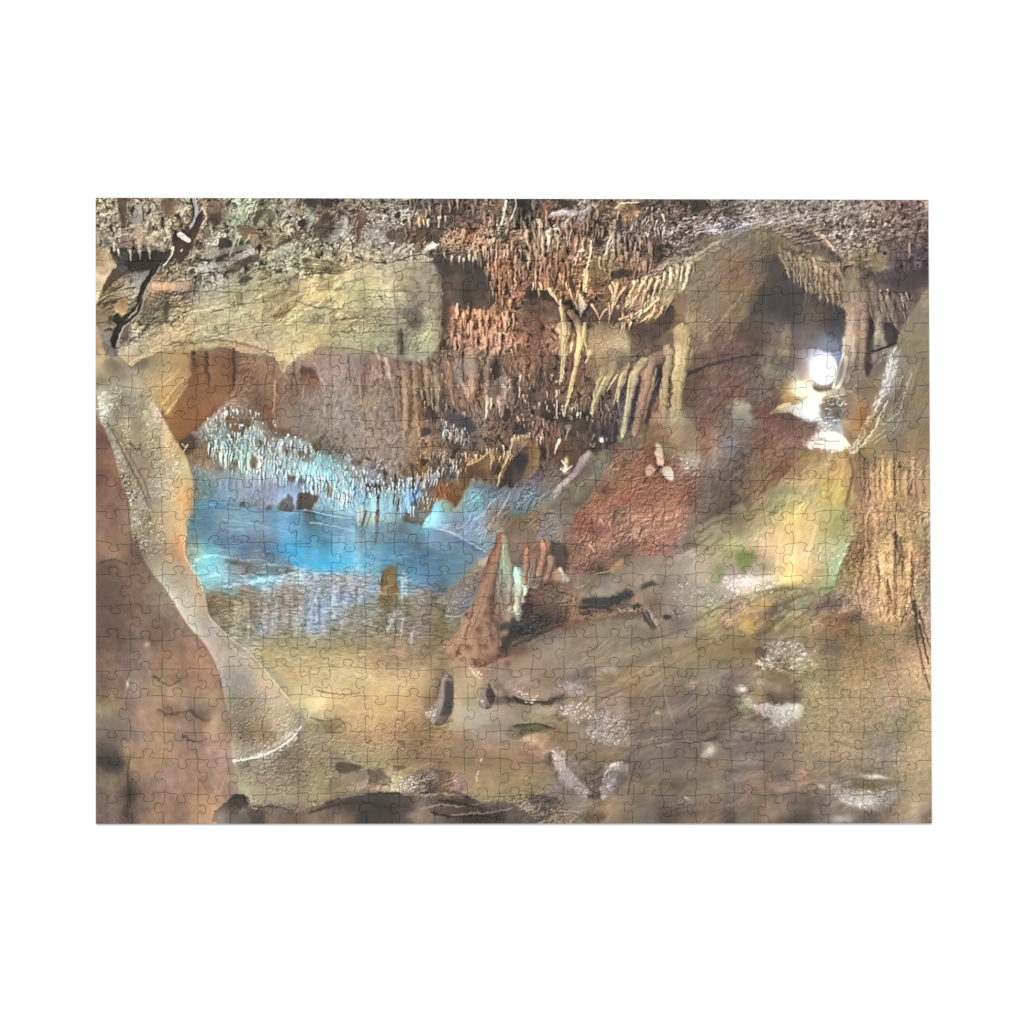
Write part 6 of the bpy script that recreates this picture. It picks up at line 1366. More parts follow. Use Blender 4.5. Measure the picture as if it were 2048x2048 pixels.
for l in ('82 92 88 93', '124 88 134 88', '82 95 92 94'):
    s('4c4232', l, 1.4, .8, .8)
p('4a4038', '83 91 92 91 92 94 85 95 82 94', .6, .8, .6)
# mottled mound, left
g('-44 60 -20 62 -2 52 10 52 22 60 26 68 28 76 30 90 26 98 10 104 -10 108 -30 100 -56 104 -64 96 -52 80', '-34 76 857660 -14 74 857860 4 66 95896c 16 74 8f846a -40 92 8c7e66 -20 94 84765c 0 90 84785c 16 90 8a7c60 -4 104 8c8064 -30 104 948868', 2, .8, 1)
tex('-50 84 -30 72 -2 60 22 64 28 96 0 106 -40 104', 'emboss', .9, 3.4, -10, 1.6, 12, 4)
crag('-40 84 -20 74 0 62 22 66 26 94 0 106 -30 104', 110, 3.4, -15, 177, .62, 1.2, .7, 35)
p('6a6456', '25 76 30 78 34 82 40 86 46 90 34 88 28 86', 1, .7, .8)
p('4c443a', '29 90 36 88 46 90 54 92 56 94 46 96 40 98 32 96', .9, .85, .8)
# pale sand, lower left
g('-68 112 -60 102 -40 104 -10 110 10 104 30 100 44 98 50 96 48 104 36 112 26 118 20 120 4 124 -12 128 -36 126 -50 126 -54 118', '-58 108 9a9070 -40 112 958c6c -20 116 8f8468 -4 114 8c8060 12 112 948868 30 106 988c68 -30 122 908468 0 120 8f8468', 1.6, .9, 1)
tex('-68 100 50 96 20 120 -50 126', 'fbm', .1, 3, 5, 3, 4, 4)
# rim of rocks
g('40 98 50 94 60 93 68 93 74 96 76 102 82 108 80 112 74 112 64 114 56 112 46 114 38 112 26 118 36 110', '48 102 7c6858 60 98 6f5c50 70 98 5c4e48 66 106 857060 50 110 8f8470 76 108 9a8c70', .8, .93, .8)
crag('40 98 74 94 80 110 50 112', 36, 3, 10, 178, .55, 1.35, .75, 50)
for x, y in ((58, 105), (76, 104), (71, 105.5), (64, 95)):
    b('fffaf0', x, y, 1.2, 1, 0, .85)
s('c4b4a4', '41 98 50 95 58 94', 1.4, 1, .7)
s('a89c84', '56 101 66 98', 1, .8, .3)
g('80 112 84 104 90 104 98 100 104 98 112 98 118 94 126 94 136 96 144 98 150 106 150 110 144 116 136 112 124 112 112 114 100 116 86 116', '86 108 a09484 96 108 8a7c78 106 106 857870 116 102 7c6f6a 124 100 5c4c3c 132 102 80665a 144 106 9c7a6c 118 110 4c4440 140 112 6c5c60 96 114 8f8078', .7, .95, .7)
crag('84 106 104 98 140 98 148 110 110 114 90 114', 70, 3, -20, 179, .5, 1.35, .75, 50)
glints('80 104 114 98 108 114 82 114', 30, 'fff6f0', 1, 1.6, -30, 180, .8, 60)
s('3f3634', '112 112 120 113 130 110', 1.6, 1, .7)
# dark foreground band
DK = '-68 146 -68 118 -62 118 -54 122 -52 130 -44 130 -34 130 -18 132 -12 134 -6 126 8 124 20 124 28 124 36 122 48 120 54 121 62 118 72 116 80 116 96 116 104 113 112 114 124 113 136 113 146 116 158 124 166 127 180 128 193 126 204 122 216 118 230 120 240 126 246 132 252 146'
g(DK, '-64 120 3c3634 -58 124 403a38 -60 136 6c685c -48 128 7c6f60 -50 136 5a4e48 -40 136 6a544a -28 136 705c54 -18 138 80685c -8 140 5c4c40 -2 128 8c7c64 8 128 8a7858 14 134 7c6650 24 128 74645480'.replace('74645480', '746454') + ' 6 140 6c5448 22 142 5f4c40 34 132 665446 42 126 45403c 54 126 4a4541 62 124 443f3c 74 122 3f3b3a 82 124 403b38 58 136 504239 44 138 6a5444 68 134 3c3836 82 136 403a38 92 130 4a423e 70 142 5a4838 92 120 685850 102 120 5a4c48 98 132 847c6c 106 136 7c7064 104 142 6a5f58 114 122 6f645c 118 132 5a5049 122 140 5c5248 128 118 5c4e49 134 126 655850 142 122 4c4440 150 124 544a44 154 130 6c605a 150 138 3c3736 164 132 6a5c50 162 136 3c3736 176 134 443e3c 180 142 453f3c 188 130 7c7068 194 134 8a8074 200 126 70655c 206 130 7c7068 218 124 4c4542 226 126 40403c 232 132 786458 212 138 746860 200 142 3c3a3a 220 144 5c524a 238 136 80706480'.replace('80706480', '807064') + ' 244 142 7c6a60', .6, .97, .8)
crag('-68 118 -10 128 40 124 40 146 -68 146', 70, 3.4, 0, 181, .55, 1.3, .7, 50)
crag('84 116 150 114 200 128 246 132 250 146 90 146', 150, 4.4, -8, 182, .5, 1.35, .75, 30)
glints('-2 126 26 124 20 134 2 136', 30, 'c8b49c', 1, 2.4, 20, 183, .7, 60)
for l in ('84 118 100 117 112 118 124 117 138 118', '86 132 96 128 104 129 112 134', '128 134 142 129 156 130 166 129', '150 126 166 128 190 128', '152 132 168 136 184 138', '110 124 124 124 136 126'):
    s('a4968a', l, 1.4, .8, .6)
for l in ('36 122 48 121', '64 117 78 117', '112 126 126 130 140 132'):
    s('8a7c70', l, 1.2, .8, .6)
p('3a3635', '154 130 166 128 182 130 188 136 180 140 166 138 156 136', .9, .8, .8)
p('393534', '146 122 152 122 160 126 154 128 148 126', .7, .8, .6)
p('34302f', '60 146 66 136 82 130 92 132 88 140 82 146', 2, .5, 1)
b('9a9484', 102, 130, 5, 3, -10, .5); b('807468', 100, 138, 6, 5, 0, .4)
# foreground blobs, far left bottom
p('3a3433', '-68 118 -60 118 -55 122 -53 128 -60 130 -67 128', .5, .9, .4)
g('-68 132 -60 131 -54 134 -52 140 -54 146 -68 146', '-62 135 7c7c70 -60 141 50504a', .7, .9)
g('-44 146 -42 138 -34 132 -24 131 -16 134 -12 140 -10 146', '-36 140 54443e -26 136 806a5f -18 140 7f675c -40 144 3f3634', .6, .93, .4)
b('2c2625', -22, 136, 1.4, 1.8, 0, .8)
s('a89884', '-52 124 -48 130 -40 131 -34 130', 1, .8, .6)

# ================= tile 2,3 : wet brown flowstone =================
t(2, 3)
RK = '-20 -6 20 -12 60 -20 120 -22 193 -20 200 0 194 60 196 100 194 146 60 146 76 134 74 122 60 118 50 112 44 106 40 96 36 84 24 74 12 70 0 66 20 58 44 52 40 40 36 34 30 26 14 32 -2 28 -14 10'
g(RK, '6 8 957e70 20 4 80705f 36 6 8a7864 50 8 84766c 66 6 746a64 84 6 7c7068 100 6 886f5a 116 4 907454 134 6 8a7258 150 4 807058 170 4 787058 188 8 7f7a6c 4 20 a08c7c 18 20 8f7868 32 22 7c6a5c 42 16 948884 50 18 a8a0a0 60 20 a09898 72 16 7c7068 86 18 907458 104 14 90745a 120 18 8a7252 140 14 7c6a54 160 12 756a5a 176 18 807664 50 30 8c7864 64 30 80705c 80 28 8a705a 96 26 9c8474 110 26 846a50 126 30 76665a 140 28 6c6058 156 28 706458 172 28 6f665c 188 30 6c5f54 44 38 a09490 54 40 b0a498 66 40 a08870 78 40 8c745c 92 44 a08f84 104 42 948a84 114 40 6c5c4c 128 44 6c6054 142 42 746654 156 44 6c6058 172 44 6c605a 188 44 7c6c5c 48 52 84684c 62 50 8a7054 76 54 948474 90 54 a09490 102 56 94847c 114 54 6c6054 130 54 756858 146 54 70645a 162 54 6c5f58 180 54 685850 18 66 ac9078 26 68 9c8068 36 62 8f7458 52 62 846a4c 66 62 7f684c 78 66 9a8c80 92 66 a09484 106 66 806a58 122 66 75665a 138 64 66564c 156 64 685e5a 172 62 6a5c56 188 64 5c4c46 22 76 b08c74 34 74 8c7460 46 74 7c664c 60 76 7c684f 74 76 80684f 88 74 8a6c50 104 74 706456 120 74 70665c 138 74 6a605a 156 72 6f655c 170 74 6c6458 184 76 90908c 38 82 b8b0b0 46 86 9c908c 58 84 706050 72 84 756452 86 82 7f6c5c 100 82 6f6458 116 82 6a6058 132 82 655a52 150 82 70665c 166 82 70675c 184 86 78684f 44 94 a89c98 54 94 8a8078 66 94 706456 80 94 6c6052 92 92 b0acb0 102 96 6c6664 114 92 645950 130 94 675c54 148 94 6a5f57 164 94 6c6050 182 94 7f705f 52 104 a09898 60 108 8a8080 72 104 6a5e50 82 108 6c605c 92 102 8a8488 100 100 605a5c 108 104 947460 122 104 675c4c 138 106 655a4e 156 106 6a5f54 174 104 756a58 188 108 85806c 64 116 807878 74 118 746c64 84 118 a09898 92 114 807670 104 116 8f7060 116 114 80665090'.replace('80665090', '806650') + ' 130 114 74644f 146 114 6f6050 164 114 685c4f 180 114 706254 80 126 7f6c54 92 122 a07c68 104 126 846a54 118 126 6c5c4e 134 124 64584e 150 124 6a5f54 166 124 6a5c50 182 122 7c6254 84 136 806a52 98 136 7c6850 112 134 6c5f54 128 136 655648 142 134 504a46 158 132 55493f 176 134 70594a 190 134 6a5448 66 142 80745c 84 142 78684f 100 144 6f6452 120 144 6a5c4a 140 144 4a4542 160 142 6c584a 180 144 7a6050', 1.4, .97, 1.2)
tex(RK, 'fbm', .1, 6, -20, 3, 6, 5, tint=.05)
tex(RK, 'emboss', .14, 8, -20, 2.4, 7, 5, 3)
tex(RK, 'ridge', .1, 7, -22, 4.5, 8, 5, 3)
g('-10 36 14 34 30 36 40 42 42 52 30 58 14 60 0 66 -20 62 -20 44', '0 46 98907c 20 44 90866f 30 52 8a7c64 6 56 7c745f 24 54 7c7058', 1.4, .7, 1)
p('4c4844', '-2 54 12 54 24 54 40 56 30 58 14 62 0 66 -8 62', 1.2, .7, .8)
p('3a3634', '-2 27 6 30 14 32 22 31 30 31 38 28 46 24 42 30 34 34 20 34 6 34', .9, .8, .8)
for l, w, c in (('44 66 60 56 72 44 90 32 110 22', 4, '6c5a46'), ('76 30 96 20 116 10 140 2', 3, 'a08458'), ('110 80 130 74 150 72 166 70', 3, '5c524a'), ('100 82 118 78 134 73 150 72 160 70', 1.4, '90867c'), ('96 88 110 86 130 84', 3, '585049'), ('60 80 80 76 100 78', 2.4, '8a7058'), ('120 100 146 102 170 98', 3, '5f554a'), ('112 62 126 60 140 58 160 56', 4, '5a504a'), ('186 104 178 108 170 106', 2.4, 'a09c8c'), ('108 34 122 40 120 52', 5, '6a5c4e'), ('126 56 128 46 134 38 132 30', 3, '94846c')):
    s(c, l, w, w * .6, .5, 1.4)
glints('0 6 12 10 8 24 0 22', 30, 'f0e0d8', 1, 3, -40, 191, .6, 20)
glints('4 20 20 26 18 32 6 30', 36, 'fff6f0', 1.2, 2, 10, 192, .8, 50)
glints('38 12 62 12 64 26 44 26', 40, 'd4d4e0', 1.2, 4, 40, 193, .5, 30)
b('b8b8c8', 54, 18, 7, 4, 30, .5)
glints('78 0 96 0 94 6 82 5', 24, 'e8e4ec', 1, 2.6, 5, 194, .6, 30)
glints('42 38 62 38 64 48 48 50', 60, 'fffaf4', 1.1, 2, 0, 195, .8, 60)
crag('60 34 78 36 76 52 62 52', 40, 2.6, 80, 196, .55, 1.4, .75, 30)
glints('62 36 78 32 76 50 66 52', 30, 'f8e8dc', 1, 2, 70, 197, .7, 40)
crag('80 44 108 40 110 64 92 72 80 68', 110, 3, -55, 198, .5, 1.35, .75, 40)
glints('66 54 78 54 84 66 108 62 104 44 86 44 80 70 68 64', 110, 'f4ece8', 1, 2.2, -50, 199, .65, 50)
glints('66 56 76 56 76 64 68 64', 30, 'fffaf4', 1.1, 2, 0, 200, .8, 60)
glints('35 76 46 76 50 92 60 104 70 116 62 118 52 106 40 92', 110, 'e4dce0', 1.1, 3, 50, 201, .6, 30)
p('4c4238', '34 78 36 84 34 90 30 86', .8, .7); p('45403a', '62 116 70 118 78 118 80 122 70 122', .8, .7, .6)
p('54493c', '84 100 92 92 90 98 84 106 80 110', 1, .6)
glints('91 88 100 88 96 94 88 98 84 114 80 118 80 108', 70, 'ece8f0', 1.1, 3, -60, 202, .6, 25)
b('fcfcff', 94, 90, 4, 1.6, 0, .7)
p('55504c', '94 98 102 92 106 96 104 106 96 114 90 116 92 106', 1.6, .5, 1)
g('158 68 166 66 178 68 185 72 184 78 180 82 176 78 168 74', '180 74 c4ccc8 172 70 94948c', .8, .5, 1); glints('176 70 186 74 182 84 177 80', 34, 'f4fcfa', .9, 1.8, 0, 203, .75, 60)
b('d8d8d8', 160, 121, 4, 1.2, 30, .7); b('c4c4c8', 187, 110, 4, 2, 10, .5); b('c0a090', 178, 123, 2, 2, 0, .6)
b('b48c7c', 94, 121, 5, 3, -10, .5)
for x, y in ((133, 41), (127, 54)):
    b('a89474', x, y, 3, 3, 0, .5)
b('b08c70', 164, 15, 3.4, 3, 0, .6); s('a08a5c', '138 8 146 6', 3, 2, .6)
glints('168 0 193 0 193 20 172 20', 20, 'd8d8cc', .9, 2, 0, 204, .5, 60)
b('6a7060', 182, 18, 10, 6, 0, .35)
# dark rocks in the bottom-left corner of this tile
crag('-20 118 44 120 60 146 -20 146', 80, 4, -10, 205, .5, 1.35, .7, 30)
g('48 122 60 120 74 124 76 132 66 136 54 134', '58 126 857c6c 68 128 8a806c', 1.4, .6, 1)
s('b0a48c', '50 132 60 134 72 130 80 130', 1, .7, .5); p('3c3834', '66 138 74 134 82 134 84 140 74 144 66 143', .9, .75, .8)
s('8c806c', '60 128 70 130 78 128', 1.2, .8, .5)


# ================= left: pale column and foreground rock =================
t(0, 1)
# pale column
R2 = '-2 -2 8 4 16 4 24 10 32 11 36 16 42 28 48 37 55 46 60 54 65 65 71 75 77 84 83 94 86 101 89 112 90.5 122 90 132 88 142 86 150 84 165 82 177 84 189 88 197 93 205 97 211 99 220 100 230 102 238 107 247 113 255 120 264 127 270 135 277 145 283 150 289 155 294 162 302 170 312 178 322 185 332 189 338 191 342 189 348 184 354 177 360 168 366 158 372 148 375 138 376 126 378 112 330 90 260 60 210 30 150 20 110 8 76 -2 70'
g(R2, '4 4 a89060 14 10 7a6a58 28 18 938a7c 6 22 7a7054 20 28 948c74 36 26 9a9480 8 40 c0bc9c 24 44 7f6c4c 34 44 84888c 44 40 948f80 6 54 a09c78 18 54 8a7048 30 58 b0a898 48 56 b8b49c 14 64 8c846c 22 72 8c7350 38 70 8f7e68 52 72 aca28a 62 70 b8a482 18 84 8a8068 34 86 7c6858 50 88 a09484 68 84 c0a880 76 92 aa9c74 26 100 8c8472 40 104 80705c 58 104 a89e8c 74 102 b0a68c 82 108 a89c72 32 120 8f8468 48 120 9a8c72 62 120 b0a890 76 120 b8a078 86 124 c8a470 36 138 8c8060 56 136 b8b09c 70 138 b89c70 82 138 b88c58 38 155 8f8a78 46 160 8a7858 60 160 a8946a 76 156 b49a68 40 172 8f8064 56 178 a08c64 70 180 a08e68 80 176 b8a078 60 200 a4987c 76 200 a89e88 90 206 a89c84 70 220 aea086 84 224 b2a48c 96 226 b8a684 84 240 aa9c88 98 244 a89c90 104 256 98908c 116 264 9c9488 112 280 a49a90 130 284 a89c90 146 290 b4a08a 118 300 928c88 140 306 a0988c 156 304 b09a80 120 318 8c8478 142 330 97836a 160 322 b0a088 178 330 b0a88c 134 348 8f7a60 156 350 9a8468 176 350 a0927a 130 370 a09484', .5, 1, .3, warp=1.5)
tex('0 40 40 30 60 56 88 110 88 145 40 145 0 60', 'emboss', 1.0, 3.2, 60, 1.4, 5, 2)
tex('30 145 88 145 100 240 60 210', 'emboss', .5, 2.5, 60, 1.2, 6, 2)
tex('60 196 100 210 150 290 100 300 70 230', 'fbm', .07, 3, 40, 2, 6, 3)
glints('2 36 24 38 20 52 8 56', 60, 'fff8e8', 1.2, 3, -10, 7, .8, 40)
glints('26 60 34 64 32 80 24 76', 26, 'f8f4e8', 1.2, 3, 40, 8, .7, 40)
glints('42 50 58 50 58 62 46 60', 30, 'fffbf0', 1.2, 3, 0, 9, .7, 60)
glints('48 62 62 66 76 96 60 112 50 96', 70, 'f4f0e8', 1.2, 3.4, -30, 10, .6, 50)
glints('50 112 74 118 70 140 56 144', 90, 'fffaf0', 1.2, 3, -20, 11, .75, 50)
p('7a6040', '20 42 26 41 24 52 20 66 24 78 20 76 13 62 16 50', 1.2, .6, 1)
p('4c4438', '40 38 44 38 43 41 40 40', .6, .8)
p('8a8e82', '38 42 45 41 46 50 42 52 38 48', 1.2, .8)
s('5a4638', '13 65 20 74 27 84 33 96 40 108 46 120 50 136 54 150', 2.4, 1.6, .7, .8)
p('7a6450', '34 74 40 66 44 64 40 74 36 80', 1, .7)
p('6c5848', '8 12 18 6 28 14 30 22 22 22 12 18', 2, .5, 1)
crag('18 92 26 98 48 138 50 178 36 176 32 140', 170, 2.6, 62, 55, .4, 1.7, .9, 25)
glints('18 92 26 98 46 138 44 178 34 170 30 130', 70, 'f8f2e6', 1.1, 3, 62, 12, .6, 30)
s('a09884', '12 64 18 80 24 96 30 112', 3, 3, .5, 1)
s('d0b080', '66 72 72 84 80 96 86 112 88 124', 3, 3, .45, 1.5)
s('c8ac80', '80 110 82 130 76 145', 5, 5, .2, 3)
s('d8c8a8', '99 216 101 232 108 248 128 272 146 286', 1.6, 1.4, .6)
for l in ('48 146 50 160 48 178', '50 150 54 166'):
    s('5c4a34', l, 3, 1.6, .7, 1)
s('6b5f4c', '72 160 76 178', 1.4, 1, .5)
b('7f7c78', 77, 190, 4, 3, 0, .5)
# foot of the column: dimpled, wet rim
tex('126 315 150 310 186 340 160 368 130 374', 'emboss', 1.1, 2, 60, 1.3, 7, 1.5)
crag('126 346 146 332 180 344 160 366 140 374', 130, 2.2, 60, 56, .45, 1.3, .8, 30)
p('928c8a', '120 290 138 292 146 302 148 312 136 318 122 310', 3, .6, .5)
tex('112 270 150 290 160 320 120 320', 'fbm', .1, 3, 70, 2, 6, 3)
for i in range(60):
    a_ = i / 59
    x_ = 190 - a_ * 62; y_ = 345 + 32 * math.sin(a_ * 1.5)
    s('f2f0e8', [x_, y_ - 3 + (i * 7 % 5) * .5, x_ - .6, y_ - .5 + (i * 5 % 4) * .4], 1 + (i % 3) * .4, .6, .45 + .1 * (i % 5))
s('e8e4d8', '190 344 184 352 174 361 162 368 150 373 138 375', 1.2, 1, .6)
g('184 334 190 330 194 336 192 348 186 346', '188 336 8c9490 190 342 a8aca4', .6, .8)
s('6b6450', '176 318 182 328 186 334', 1, .8, .5)

# foreground brown rock (left edge, runs down to the bottom)
R1 = '-2 61 5 64 9 70 12 78 17 92 20 105 24 120 28 128 31 140 32 150 33 172 38 181 45 191 52 205 58 211 62 219 70 231 76 239 82 246 86 253 91 258 97 262 102 269 106 277 110 285 113 292 116 300 118 310 120 322 123 335 124 350 125.5 365 126 385 127 408 126 440 -2 440'
g(R1, '3 70 85543f 6 90 8a5848 12 100 8a5f4f 8 112 7d5a4c 18 116 86604f 10 126 8a604c 26 132 8a604c 8 140 8c604a 28 150 8a5f50 6 150 94684f 18 156 80584a 30 164 845c4e 6 175 96704f 22 180 8a664e 36 184 7c5a4c 6 190 8c6650 12 196 5c463e 24 194 775a4c 40 200 75584c 8 206 624a40 28 210 6f5348 50 212 76584b 6 222 684d43 30 226 6b4f45 58 226 735549 8 240 684e44 40 242 73574a 70 240 74584c 10 254 684e42 50 256 6c5145 84 260 65493c 12 268 6e544a 46 270 6a5248 66 272 7c5a4a 90 272 7d5846 6 280 75584c 28 284 6c5046 58 284 85604f 84 284 805a48 104 284 8c6858 6 296 6c5248 30 300 7a6058 56 296 80624f 80 296 7a5a48 104 298 8a6854 12 314 74594f 44 308 7d675e 70 310 95735a 96 310 8a6854 112 320 96765c 10 322 7f6a50 36 322 80665a 60 322 8a6c54 88 322 7a6050 104 328 967459 20 332 766056 44 336 95785c 72 336 8f6f52 92 332 705a4c 114 336 9c7a5c 8 346 6e5e54 34 348 80675a 52 352 85685a 74 352 8f7056 96 352 6e5648 116 356 9c7860 14 362 5e504a 36 362 95775a 56 364 8f7056 76 362 927254 98 364 8f6c5c 118 368 95726a 8 376 48403e 24 378 4a4244 38 378 8a6c4a 54 378 96785a 78 374 9a7a5a 104 374 956f64 8 390 6c5c4c 26 388 8a7556 44 390 7d6450 64 386 86685a 84 390 8f6c58 108 390 90705a 14 404 6e5e4e 34 402 52443c 48 404 6a554e 66 404 86685e 82 404 95705a 102 402 80644e 120 402 946f62 6 418 685852 22 416 80685c 36 420 503f34 60 418 7f6454 80 416 84655a 98 416 9a7458 116 418 9c7860 8 430 665450 30 432 584538 52 432 77604c 78 430 7a5f50 96 432 a07c5a 118 432 96725e', .45, 1, .15, warp=1.2)
tex(R1, 'fbm', .05, 5, 30, 1, 71, 3, tint=.04)
tex('0 272 112 288 124 340 126 440 -2 440', 'emboss', .12, 9, 60, 1.3, 72, 6, 3)
b('4e3c34', 10, 196, 7, 4, 10, .5); b('4c3c36', 24, 150, 8, 8, 0, .25)
b('55443c', 22, 206, 9, 4, 60, .35); b('4c4038', 8, 196, 6, 2.4, 0, .5)
b('c8a070', 48, 268, 2.4, 2.2, 0, .7)
b('c0a898', 30, 308, 1.4, 4, -20, .8); b('a08a80', 44, 298, 10, 4, -30, .35); b('b09484', 34, 299, 5, 1.4, -30, .5)
b('b89868', 3, 327, 4, 6, 0, .7)
b('483a34', 74, 332, 9, 1.3, -6, .6); s('2a2422', '69 333 74 331 82 330', 1.2, .6, .8)
b('4c4038', 98, 336, 8, 3.4, 0, .6)
b('5a4638', 85, 351, 6, 2.4, 0, .6); b('483a34', 98, 353, 5, 4, 10, .65)
b('443834', 52, 361, 6, 1.6, 0, .4)
p('3e3836', '2 376 8 374 14 378 26 378 30 376 28 382 24 388 16 389 10 386 4 381', 1.2, .8, .8)
b('2f2a2a', 5, 375, 4, 1.6, -10, .6)
b('50483e', 12, 362, 10, 6, 45, .4)
s('33281f', '31 388 30 398 31 408 29 416 27 424', 1.6, 2.4, .75, .7)
b('3c3026', 36, 414, 4, 14, 5, .55)
b('b48e60', 28, 388, 3, 9, 14, .6); b('5c4630', 38, 372, 4, 2, 0, .6)
b('c09a72', 72, 396, 8, 12, 10, .3); b('bfa080', 114, 390, 2, 2, 0, .7)
b('c09a74', 113, 326, 2, 8, 5, .55); b('d8bca0', 114, 326, .9, 2.4, 0, .7)
b('5a4a2e', 102, 399, 6, 3, 20, .5)


# ================= second pass: the main forms again, rounder =================
t(3, 0)
g('36 56 44 53 49 53 52 55 55 62 58 67 60 72 62 78 66 81 70 83 75 85 76 92 78 99 80 99 82 92 85 88 88 95 90 99 92 97 95 96 97 100 99 98 102 106 104 98 108 101 110 104 114 106 114 112 113 120 111 130 109 146 60 148 20 148 12 134 16 122 24 112 30 100 34 84 37 70', '48 60 574e47 42 74 4f4a47 40 90 4a4849 60 90 4a4a4e 72 100 4e4c50 90 106 4d4a4e 106 112 46454a 34 110 4e4846 54 114 4c4a4b 78 116 524f55 40 122 54494a 70 126 5a5862 100 126 585a66 94 138 8090ac 76 140 6c6c7c 22 130 564840 50 140 5c5456 108 136 565660', .5, .95, .5, warp=1)
p('6c5c52', '64 100 74 97 84 99 96 104 104 107 100 110 84 110 70 108', 2.5, .6, 1)
p('7c5e50', '31 74 36 70 42 68 47 70 46 74 40 78 34 82 31 80', .8, .6, 1)
tube('8c7c66', '58 119 58 130 56 148', 10, 12, .9, .55, 1.2, .3)
tube('6c5c60', '48 117 46 128 42 148', 5, 12, .85, .6, 1.15, .2)
tube('84746a', '74 138 74 148', 8, 14, .8, .6, 1.1)
b('c4d0ec', 96, 146, 12, 9, 0, .55)
g('2 104 12 92 22 78 32 64 38 57 38 66 35 78 31 92 26 104 18 116 12 126 4 136 0 140', '6 116 86705a 16 100 7c6652 26 84 73604e 34 68 6c5a4a 14 118 6a5a4a 28 98 5c5046', 1.2, .75, .8)
for l in ('36 60 26 80 14 104 4 126', '32 72 22 96 12 116', '20 72 10 92 2 110'):
    s('a48c70', l, 1.6, 1, .45, 1)
s('3a3330', '10 126 15 117 19 119', 3, 1, .8, .6)
for l, w, c in (('53 46 55 54 58 62', 5, '8c745c'), ('58 50 60 60 62 70', 5, '866e58'), ('62 52 65 62 67 74', 5, '907860'), ('67 56 69 66 69 76', 4, '8a7058'), ('72 56 74 66 75 78', 5, '967c64'), ('77 60 78 74 77 88', 5, '8a7058'), ('81 60 82 72 84 84', 5, '866c58'), ('86 62 87 74 87 84', 5, '9a8068'), ('91 66 92 78 92 90', 5, '8c745e'), ('96 70 97 82 97 92', 5, '907660'), ('101 74 102 86 103 94', 5, '8e7460'), ('106 78 107 90 109 98', 5, '987e68'), ('110 84 112 94 113 102', 4, '8c7460'), ('60 66 61 72 62 78', 2, 'a08a70'), ('73 70 72 80 71 83', 2, 'a89070'), ('77 82 77 92 76 100', 2.4, 'a08870'), ('80 84 82 90 79 98', 2.4, '94806a'), ('85 80 86 86 85 90', 2, '9c846c'), ('90 88 91 94 91 100', 3.4, '94806c'), ('96 90 97 96 96 102', 2, '9c8470'), ('102 90 103 98 102 106', 3.4, '947c68'), ('107 96 108 102 108 104', 1.6, '9a826c'), ('112 98 113 104', 1.6, '94806c')):
    tube(c, l, w, w * .22 + .3, .92, .5, 1.2)
for l in ('56 48 66 50 78 58 90 64 104 72', '62 40 74 48 88 58 102 68'):
    s('4a3e38', l, 2, 1.4, .4, 1, wob=2)
tube('8f7866', '122 74 124 92 123 112 122 130 122 148', 20, 25, .8, .6, 1.15, -.2)
for l, w, c in (('113 78 114 96 116 112', 5, 'a08870'), ('120 80 121 100 120 120', 5, '98806c'), ('128 84 129 104 128 130', 5, '8a7464'), ('112 130 112 140 112 148', 4, 'c8b898'), ('122 128 120 138 120 148', 3, 'd0bc98'), ('130 118 131 132 130 148', 4, '9c8670')):
    tube(c, l, w, w * .8, .6, .65, 1.2)
for y in (86, 96, 104, 116, 126):
    s('5c4c44', [113, y, 122, y + 2, 132, y - 1], 1.2, .8, .35, .8)
s('4a403e', '134 90 137 104 137 124 135 146', 3, 3, .7, 1)
for l, w, c in (('140 88 142 98 146 110', 5, '7c6a5c'), ('146 90 150 104 155 116', 6, '86725f'), ('152 92 156 106 160 121', 5, '988270'), ('160 90 164 100 166 112', 6, '705f54'), ('136 96 138 108 141 116', 4, '8a7260'), ('168 92 170 100 172 106', 4, '75645a')):
    tube(c, l, w, 1, .85, .5, 1.15)
tube('948a7c', '144 111 143 122 140 134 138 148', 1.6, 12, .9, .6, 1.15, -.2)
p('393636', '150 116 157 118 162 126 161 134 154 138 150 128', 1, .7, .8)
# ceiling above the arch: layered, mauve
for i in range(16):
    y_ = 4 + i * 2.2
    s('cabcb8' if i % 3 else 'e4dcdc', [i * 5, y_ + 6, i * 5 + 16, y_ + 1 + (i % 4), i * 5 + 34 + (i * 7 % 9), y_ - 3], 1.2, .5, .4, .4, wob=2)
    s('4a4240', [i * 5, y_ + 8, i * 5 + 18, y_ + 3.4 + (i % 3), i * 5 + 40, y_ - 2], 1.4, .6, .5, .5, wob=2)
for l in ('100 30 120 22 150 14 186 8', '118 40 140 30 160 24 190 18', '122 54 140 42 164 34 190 30', '96 22 120 14 146 10'):
    s('a88c80', l, 2, 1.4, .45, .6, wob=3); s('4c3c3c', [v + (2.4 if i % 2 else 0) for i, v in enumerate(map(float, l.split()))], 2.2, 1.4, .45, .8, wob=3)
t(2, 0)
